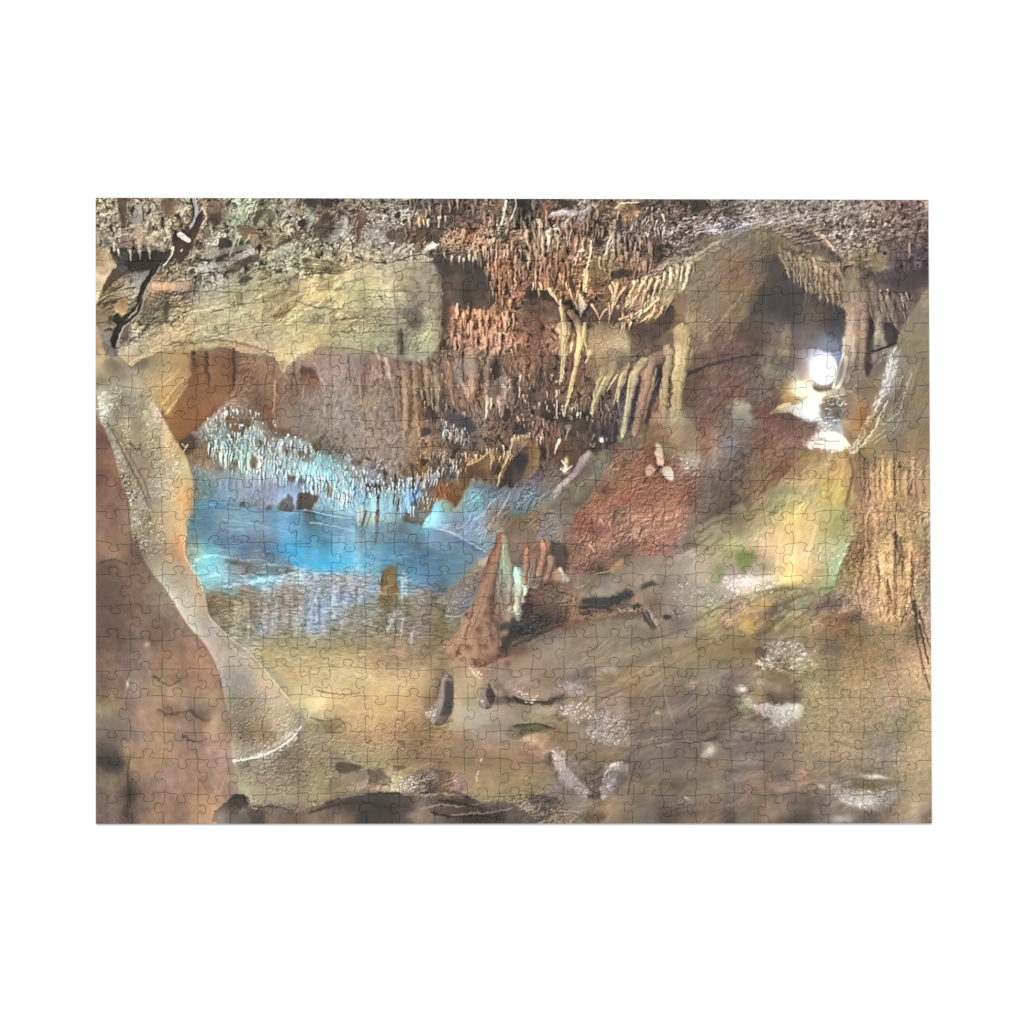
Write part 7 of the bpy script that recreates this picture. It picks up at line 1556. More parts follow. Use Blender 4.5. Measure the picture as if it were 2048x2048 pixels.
# lit rim running up to the arch, and its hanging folds
for l, w in (('134 66 148 58 164 56 180 46 196 38', 3), ('140 74 156 64 172 56 190 46', 2.4)):
    s('c8b898', l, w, w * .6, .6, .6, wob=2)
for l, w, c in (('140 70 138 80 134 90', 4, 'b8a480'), ('146 66 145 78 142 90', 4.4, 'c0ac88'), ('152 64 150 76 148 86', 4, 'a8946e'), ('156 64 155 74 153 82', 3.4, 'b4a07c'), ('162 62 160 74 158 84', 4, 'c4b08c'), ('134 74 130 86 126 98', 4.4, 'b09a74'), ('128 76 122 88 118 100', 4, 'a8926c'), ('120 78 114 90 108 102', 4.4, 'bca67c'), ('112 78 108 88 104 100', 4, 'c8b484'), ('96 80 93 94 90 108', 4, 'c0aa80'), ('102 84 97 92 93 100', 3, 'b8a078'), ('132 100 128 108 124 114', 3, 'b09672'), ('140 96 136 106 130 112', 3.4, 'b49c78'), ('146 92 142 102 136 110', 3.4, 'a88e6c'), ('88 98 89 106 88 116', 3, 'ac9470')):
    tube(c, l, w, w * .25, .9, .45, 1.25)
    s('46382f', [v + (w * .62 if i % 2 == 0 else .6) for i, v in enumerate(map(float, l.split()))], w * .35, .5, .5)
g('136 90 144 80 152 76 154 82 150 90 144 97 139 101 136 97', '142 86 988868 150 80 8a7a60 142 95 b8a888', .5, .85, .4)
p('5b4a46', '106 122 114 116 120 119 128 112 134 114 140 106 147 100 148 108 143 122 132 132 118 140 108 140', 1, .85, .8)
p('4a4141', '139 106 144 101 148 100 147 110 142 122 137 125 136 114', .6, .85, .5)
# the middle ceiling: rows of tapering stones, dark gaps
R_ = np.random.RandomState(77)
for (x0, x1_, y_, n_, L0, L1, w_, c0, c1) in ((4, 60, 40, 22, 6, 16, 3, '9a7458', 'c8b088'), (0, 50, 62, 24, 8, 18, 3.4, '9c7658', 'b49474'), (60, 130, 40, 20, 5, 14, 3, '8c6c58', 'b09a84'), (0, 36, 22, 14, 6, 14, 3, '8a6850', 'c0a884'), (84, 130, 58, 16, 4, 10, 3, '94745c', 'b09478'), (40, 80, 24, 12, 6, 12, 3, '86644e', 'ac9070')):
    for i in range(n_):
        x_ = x0 + (x1_ - x0) * (i + R_.rand()) / n_; yy = y_ + R_.randn() * 9; L_ = L0 + R_.rand() * (L1 - L0); ww = w_ * (.7 + R_.rand() * .7)
        k_ = R_.rand(); c = hx(c0) * (1 - k_) + hx(c1) * k_
        s((.42, .38, .36), [x_ + ww * .7, yy - 1, x_ + ww * .6, yy + L_ * .6, x_ + .4, yy + L_ + 1], ww * .8, .5, .6, .5, 'm')
        tube(c, [x_, yy - 3, x_ + R_.randn() * .5, yy + L_ * .5, x_ + R_.randn() * .6, yy + L_], ww, .6, .4 + R_.rand() * .45, .5, 1.2)
t(1, 0)
for (x0, x1_, y_, n_, L0, L1, w_, c0, c1) in ((150, 193, 50, 16, 6, 14, 2.6, 'a8845f', 'd4c49c'), (168, 193, 66, 12, 10, 22, 3.6, '8a644e', 'a88464'), (136, 193, 106, 22, 6, 14, 3.4, '9c6e54', 'b8906e'), (134, 193, 124, 22, 6, 14, 3.4, '98705a', 'b4907a'), (90, 150, 20, 16, 4, 9, 2.4, '8c5f44', 'b88c64'), (100, 193, 8, 18, 4, 10, 3, '5f4a3e', '8a7060')):
    for i in range(n_):
        x_ = x0 + (x1_ - x0) * (i + R_.rand()) / n_; yy = y_ + R_.randn() * 9; L_ = L0 + R_.rand() * (L1 - L0); ww = w_ * (.7 + R_.rand() * .7)
        k_ = R_.rand(); c = hx(c0) * (1 - k_) + hx(c1) * k_
        s((.42, .38, .36), [x_ + ww * .7, yy - 1, x_ + ww * .6, yy + L_ * .6, x_ + .4, yy + L_ + 1], ww * .8, .5, .6, .5, 'm')
        tube(c, [x_, yy - 3, x_ + R_.randn() * .5, yy + L_ * .5, x_ + R_.randn() * .6, yy + L_], ww, .6, .4 + R_.rand() * .45, .5, 1.2)
# slab: brighter face, strata
for l, c, w in (('0 96 16 90 28 82 40 72', 'd8d0a0', 3), ('40 92 60 84 76 80 84 78', 'c8cc9c', 4), ('30 100 50 94 70 90 90 90', 'b4bc98', 5), ('2 110 16 104 24 98', 'd4c894', 4), ('10 122 18 116 24 108', 'd8c890', 5), ('30 126 56 120 80 122', 'a0a08a', 5), ('60 112 80 110 96 112', '98988a', 3), ('106 70 112 90 112 112', '9a9a88', 7), ('120 76 122 100 122 124', 'a4ac84', 4)):
    s(c, l, w, w * .6, .5, 1.6, wob=2)
for l in ('0 84 20 80 40 74 60 70', '30 103 50 97 70 94 94 96', '0 112 20 108 40 106 60 108 96 106', '26 114 50 112 76 114 96 110', '0 128 20 126 36 128 60 130 90 128', '40 118 70 118 92 116', '0 76 20 74 34 72'):
    s('45433a', l, .9, .6, .6, .4, wob=2)
t(0, 0)
for l, c, w in (('96 118 118 110 140 104 158 98', 'cfc8a0', 4), ('60 128 84 116 96 104 120 100', 'c8bc98', 4), ('120 128 150 120 193 112', 'c4bc90', 6), ('150 100 170 92 186 82', 'b8b48c', 5), ('100 86 130 82 160 76 190 66', 'a4a68c', 5), ('30 138 60 130 100 130 140 132', 'bca884', 6), ('150 134 175 130 193 124', 'ccbc88', 6)):
    s(c, l, w, w * .6, .45, 1.8, wob=2)
for l in ('96 98 126 90 160 84 193 72', '96 126 120 120 150 114 193 104', '110 108 140 112 170 104', '70 120 90 114 110 116', '60 138 100 134 140 138'):
    s('4a4638', l, 1, .6, .5, .5, wob=3)
t(3, 1)
# right wall folds
for x, y, h, w, c in ((130, 98, 44, 4, '9a7c5e'), (137, 96, 48, 5, 'b08c66'), (143, 98, 46, 4.4, 'c09a6c'), (149, 94, 50, 5, 'c49e70'), (156, 96, 48, 5, 'b48e64'), (163, 100, 44, 4.4, 'a88460'), (169, 102, 44, 4.4, 'b89066'), (176, 98, 44, 5, 'a8845e'), (183, 102, 44, 5, 'b48e66'), (190, 100, 46, 5, 'a8865e')):
    tube(c, [x, y + (x * 7) % 14, x - 1.5 + x % 3, y + h * .4, x + .8, y + h * .75, x - .5 - x % 2, y + h - (x * 5) % 12], w, w * .6, .22, .5, 1.2)
t(3, 2)
for l, w, c in (('126 4 124 20 122 34', 5, '8f7058'), ('134 6 134 26 130 46 124 64', 6, 'a08058'), ('142 2 142 24 140 50 136 74', 6, 'ac885e'), ('150 30 150 50 149 76 146 92', 8, 'c09468'), ('157 40 158 60 157 84 156 96', 5, 'b48a60'), ('166 4 166 24 168 40', 6, 'b08c62'), ('172 10 174 34 172 56', 5, 'ac8860'), ('164 62 165 78 163 96', 4, 'b08a60'), ('171 60 172 78 170 92', 5, 'a88258'), ('128 60 128 76 130 90', 5, 'a8825a'), ('118 52 114 66 110 76', 4, '946c48'), ('184 10 186 30 184 50', 6, '98805c'), ('150 96 160 98 164 102', 6, 'b48e68')):
    tube(c, l, w, w * .7, .38, .55, 1.2)
# lit flowstone glow
t(3, 1)
b((1.16, 1.12, .98), 76, 160, 34, 30, -30, 1, 'm'); b((1.1, 1.06, .95), 92, 110, 24, 20, 0, 1, 'm')
for l, w, c in (('70 100 58 120 44 142 30 158', 5, '9c9468'), ('84 96 76 118 64 140 50 160', 6, 'b8ac78'), ('96 96 90 120 80 146 70 170', 7, 'c0b07c'), ('106 96 104 124 98 150 90 176', 6, 'b4a264'), ('116 100 114 124 110 150 106 176', 5, 'a49860'), ('54 168 56 186 56 206', 8, 'e0c888'), ('70 172 70 190 68 206', 6, 'd4c08c'), ('40 150 22 166 6 180', 6, 'a89878')):
    s(c, l, w, w * .8, .4, 2.4)
# centre spire group, rounder
t(1, 2)
tube('9a6a54', '182 22 179 34 175 50 170 70 166 90 164 112 162 132', 3, 26, .75, .55, 1.18, -.3)
tube('a8805f', '168 84 160 100 152 116 146 132', 8, 16, .6, .6, 1.2, -.2)
for x, y, r in ((152, 112, 6), (160, 124, 7), (148, 128, 5), (166, 104, 6), (158, 98, 5), (136, 126, 5), (170, 118, 5), (154, 138, 6), (172, 132, 6)):
    b('b89072', x - 1.5, y - 1.5, r * .7, r * .6, 0, .5); b('5c4034', x + r * .6, y + r * .5, r * .5, r * .35, 30, .45)
for l, w, c in (('184 24 184 40 185 54', 4, '949a78'), ('190 50 190 66 188 84', 7, '8c7c68'), ('197 56 198 72 196 92', 8, 'a8c4a8'), ('203 66 204 76 203 84', 5, 'b0d4b8'), ('181 56 180 72 182 90', 5, '8c745f')):
    tube(c, l, w, w * .7, .75, .6, 1.2)
for l, w, c in (('206 36 205 50 203 66', 5, '9c6e5c'), ('221 30 221 42 217 58', 6, 'a8705c'), ('228 44 227 54 222 66', 6, '9c7460'), ('213 46 212 56 210 66', 4, '806456')):
    tube(c, l, w, w * 1.1, .9, .5, 1.2)
g('212 66 222 64 234 66 245 68 252 78 250 92 240 100 228 108 214 116 202 124 196 118 198 104 200 90 204 78', '214 76 6c5044 228 78 62493c 242 80 7a5c48 246 92 6f5040 206 96 3e3a39 218 92 5a463c 230 92 604838 208 112 43403f 220 106 50423c 236 100 745242', 1.2, .7, 1.2)
crag('212 66 252 78 240 100 202 124 198 104', 60, 3, 60, 233, .5, 1.4, .8, 60)
# foreground rock, left: soft lumps
t(0, 2)
for x, y, rx, ry, c, a_ in ((70, 180, 16, 10, 'a08066', .45), (98, 178, 12, 10, '9c7c68', .4), (40, 176, 12, 8, '8c7260', .4), (60, 212, 14, 10, 'a0805f', .4), (88, 206, 12, 12, '9c7a60', .4), (112, 200, 9, 12, 'a8866a', .45), (44, 218, 10, 14, '9c7c5f', .4), (74, 236, 14, 10, '987a66', .4), (106, 238, 12, 12, '9e7c6a', .4), (60, 258, 12, 12, '8f7060', .35), (96, 262, 14, 12, 'a07c60', .4), (12, 166, 10, 10, '785a4c', .3), (14, 130, 12, 14, '8f7a68', .0), (14, 30, 10, 14, 'a07458', .4), (20, 60, 14, 8, '7c5c4c', .3), (80, 264, 10, 14, 'a88468', .35), (112, 258, 8, 14, 'a8846a', .4)):
    b(c, x, y, rx, ry, 20, a_)
for x, y, rx, ry, an, a_ in ((50, 190, 12, 3, -20, .45), (78, 192, 14, 2.6, -6, .5), (98, 196, 10, 3, 6, .5), (66, 224, 10, 3, 10, .35), (90, 222, 10, 3, -20, .45), (30, 200, 6, 12, 20, .35), (52, 246, 12, 5, -40, .35), (84, 254, 4, 14, 10, .35), (34, 262, 5, 16, 0, .5), (10, 234, 14, 8, 10, .6), (60, 170, 16, 3, 24, .3), (20, 190, 12, 8, 30, .3), (106, 226, 10, 3, 0, .4)):
    b('4a3a33', x, y, rx, ry, an, a_ * .8)
# the lamp again: a clean round disc, its halo, and the ledges it lights
t(3, 1)
g('66 -8 80 -14 96 -14 108 -8 112 4 109 16 104 28 96 33 86 33 76 27 68 16', '74 -6 6a6a78 84 -8 8088a0 100 -8 8c9cb8 108 4 70809a 72 12 7c7478 78 24 a89c88 88 32 70665c 104 26 6c6660', 2, .8, 0, warp=0)
b('c8d6f0', 94, 10, 15, 16, 0, .55); b('eef4ff', 94, 13, 14.5, 15.5, 0, .6, pw=2)
p('ffffff', '94 0 99.6 1.2 104 5.6 106 12 105.4 19 101.6 25 96 28 89.6 27.6 84.6 23.6 82 17 82.4 9.6 86.6 3.6', .6, 1, 0)
p('5c5450', '84 29 90 31.4 97 31.6 103 28.4 100 33 90 35 84 33', 1, .7)
s('ece0c8', '112 0 109 8 106.6 16 104 24 102 31', 2.2, 2, .95)
b('fffbe6', 73, 31, 7, 5.5, 20, .9); b('ecd890', 62, 30, 5, 9, 10, .6); b('b4924c', 60, 41, 4, 3, 0, .6)
g('44 55 52 50 62 47 72 47 82 43 90 41 92 48 90 55 93 60 86 61 76 59 66 56 58 53 50 55', '48 54 e4d890 60 50 d8d4a8 72 52 dce8ea 82 50 ffffff 88 58 e4e8f0', .5, .9, .8)
p('6d5f4c', '60 57 72 60 84 63 80 72 66 72 54 64', 2.4, .45, 1)
g('92 42 100 40 108 42 115 50 113 58 104 62 96 66 91 70 87 72 88 66 92 60 90 54', '96 46 7c7058 108 50 74644e 100 58 8a8070 92 68 9c968e', 1.2, .8, 1.4)
glints('90 42 112 40 112 58 92 70', 46, 'fffaf2', 1.1, 3, -12, 318, .85, 22)
p('74564c', '56 66 70 64 84 68 88 74 78 78 66 84 54 80', 3, .5, 1)
# the dark bank between lamp and red slope, and the edge of the yellow flow
g('20 66 34 58 50 60 64 70 72 82 60 92 46 102 34 114 22 128 8 140 -6 138 -10 118 4 104 10 88', '26 70 75635a 44 68 764c42 60 78 7b584a 40 88 6f5340 20 100 6b5644 30 112 775640 8 120 5f5248 2 134 5c5046 14 86 6c6866', 2, .6, 1)
for l, w, c in (('64 92 48 106 34 122 20 136', 3, '4f4438'), ('58 76 40 92 26 108', 2.4, '584438'), ('70 96 54 114 40 134 30 148', 2.6, '6c6448'), ('44 74 30 88 16 104', 2, '8c6c5c'), ('56 88 42 102 30 116', 2, '94705a')):
    s(c, l, w, w * .5, .55, 1)
for l, w, c in (('100 94 84 116 68 140 56 160', 3, 'd8c898'), ('112 98 108 124 98 150 88 172', 4, 'c8b46c'), ('90 100 70 128 50 152 34 166', 3, 'c4b888'), ('62 160 60 180 60 204', 5, 'ecd8a0'), ('76 162 74 184 72 204', 4, 'e0cc98'), ('50 162 50 184 52 206', 4, 'd8c094')):
    s(c, l, w, w * .7, .5, 1.6)
for l, w, c in (('118 96 120 112 116 130 112 148 112 162', 2.6, '6c5c46'), ('102 216 88 217 74 217 60 216 48 219 36 224 22 232', 2.6, '6c6648'), ('120 168 116 180 110 194 104 212', 1.6, '665844')):
    s(c, l, w, w * .7, .65, .8)
# streaks of the wet floor
t(2, 3)
R_ = np.random.RandomState(91)
for i in range(70):
    x_ = -10 + R_.rand() * 380; y_ = -40 + R_.rand() * 180
    L_ = 14 + R_.rand() * 34; an = math.radians(-24 + R_.randn() * 9 + (10 if x_ > 220 else 0)); c_, d_ = math.cos(an) * L_ / 2, math.sin(an) * L_ / 2
    if x_ < 40 and y_ > 70: continue
    k_ = R_.rand()
    s((.74, .72, .7) if k_ < .55 else (1.2, 1.18, 1.16), [x_ - c_, y_ - d_, x_ - c_ * .2, y_ - d_ * .2 + R_.randn() * 1.4, x_ + c_ * .5, y_ + d_ * .5 + R_.randn() * 1.2, x_ + c_, y_ + d_], 1 + R_.rand() * 3, .5, .15 + R_.rand() * .3, .5 + R_.rand() * 1.2, 'm')

# ================= third pass: large calm surfaces and their edges, by quarters =================
def lines(col, rows, w=1., w1=.5, a=.6, f=.4, mode='n', wob=1.):
    for l in rows.split('/'):
        s(col, l, w, w1, a, f, mode, True, wob)

# ---- lower right
quarter(1, 1)
g('-10 350 60 325 130 300 260 290 400 290 500 262 560 300 620 340 640 400 575 470 560 560 480 602 380 600 300 610 230 640 120 610 100 500 20 490', '60 380 8f7e6e 200 350 877664 330 330 80715f 450 330 86765f 560 340 85765a 150 420 857469 300 440 8a7862 420 430 826f5e 500 480 6f6158 380 540 6c5f55 440 580 6a5e55 240 470 8c7a66 60 440 96826f 250 590 83715f 160 590 86705a 320 520 75675a 540 430 6d625a 520 540 6a5f58', 3, .72, 3)
g('300 640 380 612 460 602 560 622 720 600 745 680 640 722 500 760 380 705 310 690', '380 640 716660 480 650 6f645b 600 640 6f6358 690 640 716459 400 700 6b6057 540 700 746659 640 690 7a6759', 3, .75, 3)
g('230 730 330 720 420 730 560 740 680 730 780 760 840 830 220 830', '350 760 6e6052 470 780 5f544c 600 770 76655a 700 780 6c5d52 780 790 6a5e55 420 740 6c6055 260 780 7a6854 420 815 6c594c', 3, .65, 3)
g('790 330 900 300 1000 290 1080 330 1080 830 900 830 800 720 750 640 745 480', '850 380 857558 950 380 8c7c5e 1040 420 9a886c 800 480 8c8362 880 500 8f8062 1000 520 948460 960 620 7f7862 860 600 8b7b5f 1060 640 a5906c 900 690 877a66 1040 760 a38e70 820 650 857862 960 470 8f8062 1050 540 9c8a68', 3, .6, 3)
tex('790 330 1080 300 1080 700 760 640', 'fbm', .13, 1.6, -10, 1.8, 91, 6, tint=.05)
b('4a3f38', 480, 782, 24, 6, -8, .35); b('4a423c', 700, 745, 22, 4, -6, .35); b('53483f', 620, 770, 20, 5, -20, .3)
lines('3f3731', '0 352 40 338 80 318 130 306/0 492 20 502 50 506/70 500 100 505 108 488/0 566 60 560 110 570/200 488 180 500/530 592 470 606 410 604 330 616/640 505 650 500 742 505/230 742 200 730 190 700/300 738 310 690 320 660', 1.5, .7, .6, .6)
lines('a4937f', '0 345 30 330 70 312/200 490 260 455 330 420 400 385 470 350 540 312/120 480 150 455 200 440 250 440/300 610 370 596 440 590 500 592/380 612 460 600 540 612/20 620 70 640 100 660/420 560 400 500 385 440 370 400', 2, 1, .38, 1)
lines('5c5046', '210 500 280 470 350 430 420 400/330 610 300 640 290 690/560 330 470 370 400 410/620 470 560 500 520 560/330 340 420 320 500 300/700 600 620 612 560 622/560 720 640 700 720 690/840 600 900 620 980 610', 2.4, 1.2, .4, 1.2)
g('100 640 118 640 140 665 170 705 196 745 180 748 150 722 116 680', '112 650 beb4b0 150 700 a59a98 184 740 8d8482', 1, .75, 1)
g('262 668 290 660 302 668 296 690 270 725 240 750 228 740 240 705', '280 672 aaa4a6 250 730 a8a0a0 284 700 787070', 1, .75, 1)
glints('100 640 140 665 196 745 150 722', 40, 'ece4e6', .9, 2.6, 50, 301, .6, 30); glints('262 668 284 664 240 748 230 735', 40, 'ece8ec', .9, 2.6, -60, 302, .6, 30)
g('112 505 140 495 190 505 215 525 200 548 160 545 125 530', '140 515 a09088 180 530 8e7c6a', 1, .5, 1); glints('112 500 200 505 215 540 150 548', 60, 'f6eee8', 1, 2, 0, 303, .8, 60)
g('190 570 215 535 260 520 305 540 312 575 300 605 240 610 200 590', '230 560 a0948c 280 575 8c8078 240 600 a89c94 300 560 75685c', 1, .6, 1); crag('190 570 215 535 305 540 300 605 220 605', 40, 2.2, -55, 304, .45, 1.4, .9, 40); glints('190 570 250 530 300 600 210 605', 70, 'f4eeec', .9, 2, -50, 305, .7, 40)
glints('20 480 60 480 55 500 20 498', 24, 'fff8f4', 1.1, 2, 10, 306, .8, 40); b('a8a2ae', 145, 462, 9, 5, 30, .5); glints('110 440 180 460 170 480 120 480', 26, 'd8d4dc', 1, 3, 40, 307, .5, 30)
b('b0a6a6', 250, 412, 8, 4, 10, .5)
glints('640 380 780 390 790 412 660 420', 60, 'f2f2ee', 1, 3, 8, 308, .75, 20); glints('650 345 770 350 780 372 680 375', 50, 'e8e6de', .9, 2.4, 0, 309, .6, 50)
g('600 500 640 505 750 505 748 540 715 560 690 565 660 540 630 520', '640 512 c8c8c8 700 525 b4b4b6 735 520 c4c4c4 700 555 98948e', .8, .75, 1.4); glints('610 500 750 508 745 545 690 560', 90, 'fafaff', .9, 2, 5, 310, .7, 50)
g('600 440 680 420 750 460 745 500 650 500 620 480', '640 460 7c6e56 690 470 6c5c4c 730 480 66584c', 2, .6, 1.5)
for x, y, c, r in ((598, 468, 'f0ece6', 3.4), (640, 452, 'a89878', 5), (642, 488, 'b09458', 5), (690, 462, '8c7c64', 6), (466, 452, 'b09078', 4), (376, 530, '9c8868', 3), (512, 628, 'd0d8d4', 5), (500, 640, 'b4bcb8', 4), (735, 560, '7c6a54', 8)):
    b(c, x, y, r, r * .8, 0, .7)
b('78834e', 780, 430, 12, 10, 0, .4); b('6f7850', 760, 400, 12, 4, 10, .4)
g('845 740 900 725 960 735 1010 730 990 760 950 780 900 770 860 760', '880 745 b0b0b0 930 750 c8c8cc 960 765 a09c98', 1.4, .65, 1.6); glints('845 735 1010 730 950 780 870 765', 80, 'f8f8fc', .9, 3, 14, 311, .75, 25); b('dcdcdc', 945, 695, 12, 2, 5, .8); b('667048', 900, 712, 12, 4, 10, .5); b('d0d0d0', 860, 805, 8, 4, -10, .6)
lines('4b4239', '1048 300 1056 340 1064 390 1072 440/1060 300 1072 350 1084 400/1076 430 1086 470', 2.2, 1.2, .7, .6)
# ledges and the grey shelf above the undercut
g('230 175 300 150 380 130 440 110 470 130 430 190 380 210 340 205 300 215 230 220', '260 190 7e7064 340 170 857868 420 140 8a7c6c 400 185 8a7c72 300 200 7a6c60', 2, .65, 1.5)
g('380 200 440 150 520 120 600 100 690 70 700 180 620 220 520 230 480 270 420 280 385 240', '430 190 948880 500 150 a49684 580 120 a89a80 640 90 b4a47c 520 200 a09488 600 190 bcb0a4 450 240 8f8478 660 140 c4b084', 2, .6, 1.5)
glints('560 170 690 175 680 212 570 210', 110, 'fffaf2', 1.1, 2.4, 10, 312, .85, 50); glints('420 190 520 200 530 240 440 260', 50, 'efe8e4', .9, 2, 20, 313, .6, 60)
g('585 110 610 105 632 118 625 135 612 150 600 170 590 150', '605 125 7a9448 612 145 8a9c58', 1.6, .8, 1.5); g('525 150 545 140 550 165 540 190 522 180', '538 165 7f8c5c', 1.6, .65, 1.5); b('6c7c58', 655, 150, 5, 4, 0, .4)
lines('5d543c', '395 128 440 105 480 90 520 60/480 60 520 35 560 20/700 205 640 212 580 232 520 262 470 290', 3, 1.6, .45, 1.4)
p('393635', '180 232 210 226 250 228 272 215 300 206 312 214 296 232 262 240 240 246 190 245', 1.2, .7, 2); p('393635', '332 198 345 188 368 186 372 194 350 200 336 206', 1.2, .7, 1.4); p('3b3734', '345 262 352 270 362 292 372 308 364 310 350 294', 1, .6, .8)
lines('a0745c', '70 330 110 312 140 300 155 260 160 230/160 280 220 275 300 262 350 250/150 300 180 260 240 262', 2.6, 1.6, .6, .8, 'n', 3)
# yellow flow, right wall
g('640 90 720 40 800 -10 870 -10 890 60 860 130 840 180 790 210 740 190 700 190 690 130', '700 120 d6bf8c 740 60 c8b680 800 40 b8b080 760 140 d0b880 720 170 dcc088 820 100 a4a878 850 60 a4a070 800 170 98a47c 850 150 a0ac8c 780 90 c4b884', 1.6, .6, 1.2)
glints('760 90 850 90 840 180 770 160', 70, 'faf4dc', .9, 2, -60, 314, .6, 40); b('fff0c4', 720, 130, 12, 16, 20, .35); lines('fff0cc', '700 60 690 110 688 160/745 60 735 110 725 170/790 40 775 90 760 150', 3, 2, .3, 1.6)
for x, y, y1, c, w in ((905, 20, 190, '8a6a50', 6), (925, 60, 230, 'a4825c', 7), (945, 10, 160, '9a7a5a', 6), (960, 90, 260, 'c09a70', 8), (985, 60, 270, 'b48e64', 6), (1005, 20, 200, 'a88460', 7), (1012, 150, 310, 'b89468', 6), (1035, 60, 250, 'ac8a60', 7), (1060, 10, 170, '96805e', 7), (880, 110, 230, '8c6848', 6)):
    tube(c, [x, y, x + 5, y + (y1 - y) * .4, x - 4, y + (y1 - y) * .75, x + 2, y1], w, w * .5, .3, .55, 1.18)
lines('4a3a2e', '992 60 998 110 994 160 1000 220 996 280/1010 70 1016 130 1014 180/950 130 956 180 952 230 960 280/975 180 984 240 980 290/1040 110 1044 190 1052 270 1064 330/1030 200 1022 260 1010 300/915 90 908 150 900 190/930 10 924 60 932 100', 1.6, .8, .6, .5, 'n', 2)
b('6e5a52', 845, 245, 14, 6, -20, .45); b('5f5550', 830, 340, 10, 10, 30, .35)

# ---- lower left
quarter(0, 1)
RX = '0 -20 85 -20 95 60 120 112 150 165 190 215 235 290 272 330 300 370 324 430 338 500 350 560 356 640 354 830 -10 830'
g(RX, '40 40 946f5a 60 100 8e6b58 30 152 66504a 90 150 7e6153 40 220 664e44 120 240 765c50 200 280 785e52 60 300 665045 150 330 71584c 240 340 785c4f 40 380 6f594d 110 400 8d7362 140 370 8e7666 200 400 8f6d59 280 400 8d6957 180 450 7a5c4a 60 450 765b4e 100 480 8c7262 220 480 98775e 290 470 906e5a 200 527 6c503f 285 537 6a5244 120 540 8e6e5a 240 560 937258 320 560 9e7c66 40 560 6f5f57 150 610 967257 90 600 826957 270 600 7e6150 320 630 9a7668 220 640 98775f 35 652 463b3b 40 690 71614f 130 680 987a5f 200 700 886b5d 300 700 977460 90 740 54433a 130 760 7c6252 200 780 876a5d 280 770 9c7858 30 780 62534d 330 780 9c785f', .5, .8, 0, warp=1.2)
tex(RX, 'fbm', .06, 5, 60, 1.4, 95, 3); tex(RX, 'fbm', .05, 14, 60, 1.2, 96, 3)
lines('3c2c24', '165 522 196 532 240 524/248 520 276 546 300 546/228 588 260 604 290 596/86 650 84 700 88 740 80 800/150 432 190 456 222 444/10 136 50 128 84 142', 2, 1.2, .5, 1, 'n', 2)
for x, y, rx, ry, c, a_ in ((232, 490, 14, 10, 'ae8c70', .4), (130, 380, 12, 6, 'a88c7c', .4), (100, 460, 5, 9, 'b09c8c', .4), (310, 560, 8, 12, 'b8947a', .4), (150, 640, 10, 16, 'b08c6c', .35), (280, 760, 12, 14, 'b28c68', .3), (135, 350, 2.4, 2.4, 'c8aa88', .7), (84, 452, 1.4, 4, 'd0bcb0', .8), (220, 560, 12, 8, 'a88468', .35), (60, 60, 10, 12, 'ae8468', .35), (205, 400, 10, 8, 'a07a64', .35), (118, 700, 8, 10, 'b08e70', .35)):
    b(c, x, y, rx, ry, 10, a_)
p('403636', '6 652 20 640 40 650 70 650 82 642 78 666 50 684 20 672', 2.5, .6, 1)
# water: clear bands of light
g('250 -10 340 0 430 -6 520 10 560 8 650 30 700 40 760 30 860 40 930 60 1020 105 990 140 960 180 900 200 700 165 560 160 440 175 300 205 262 140 240 80', '290 30 5888a8 350 30 7698ae 420 20 7a9cb2 480 40 5a9cc4 560 40 6c98b0 620 60 78acc8 690 70 7cb0ca 760 60 6c8ca2 830 60 7ca0b2 900 60 7494a6 960 90 6c8ca2 330 80 647f96 400 80 627c96 450 110 587690 520 110 46a4d2 600 120 50b0da 680 115 60b8da 600 146 3cacE2 740 110 5c94b2 820 120 56829e 900 130 5c849e 290 130 78bcca 330 140 8cc6ce 380 150 7c8a90 440 160 787876 500 160 788488 330 182 80b8c6 400 186 84b8c6 480 172 8cb4c2'.replace('E', 'e'), 1.2, .62, 1)
for i in range(60):
    x_ = 260 + (i * 137) % 700; y_ = 20 + (i * 61) % 150
    s(('84cce8', '3c6484', '60b4dc')[i % 3], [x_ - 16 - i % 14, y_, x_, y_ + 1.5, x_ + 18, y_], .9, .4, .35, .4)
lines('b8ecf4', '262 130 300 118 340 122 400 132/300 170 350 160 390 168 450 158/330 200 400 190 470 176 520 160/440 140 500 146 560 156', 2.2, 1, .55, .8, 'n', 2)
p('74706c', '330 130 380 128 440 142 520 148 500 164 440 172 380 166 390 150', 1.2, .6, 1.5)
for x, y, y1, w, a_ in ((365, 240, 350, 5, .5), (385, 230, 330, 4, .35), (440, 190, 320, 6, .45), (470, 185, 310, 5, .4), (500, 180, 300, 6, .45), (530, 190, 335, 8, .5), (560, 180, 320, 6, .4), (600, 175, 300, 6, .5), (625, 180, 290, 4, .4), (655, 178, 260, 5, .4), (690, 180, 250, 3, .3), (798, 170, 300, 6, .5), (775, 220, 305, 7, .5), (690, 60, 150, 8, .4), (640, 60, 120, 5, .35), (825, 310, 350, 4, .4)):
    s('d2dcea', [x + 8, y, x + 2, (y + y1) / 2, x - 6, y1], w, w * .6, a_ * .6, 1.6, 'n', True, 4)
tex('330 170 860 170 880 420 480 420 330 340', 'fbm', .2, 1.7, 2, 5, 97, 5, 3)
tex('420 330 900 330 900 420 520 440', 'ridge', .12, 2.4, 5, 7, 98, 5, 3)
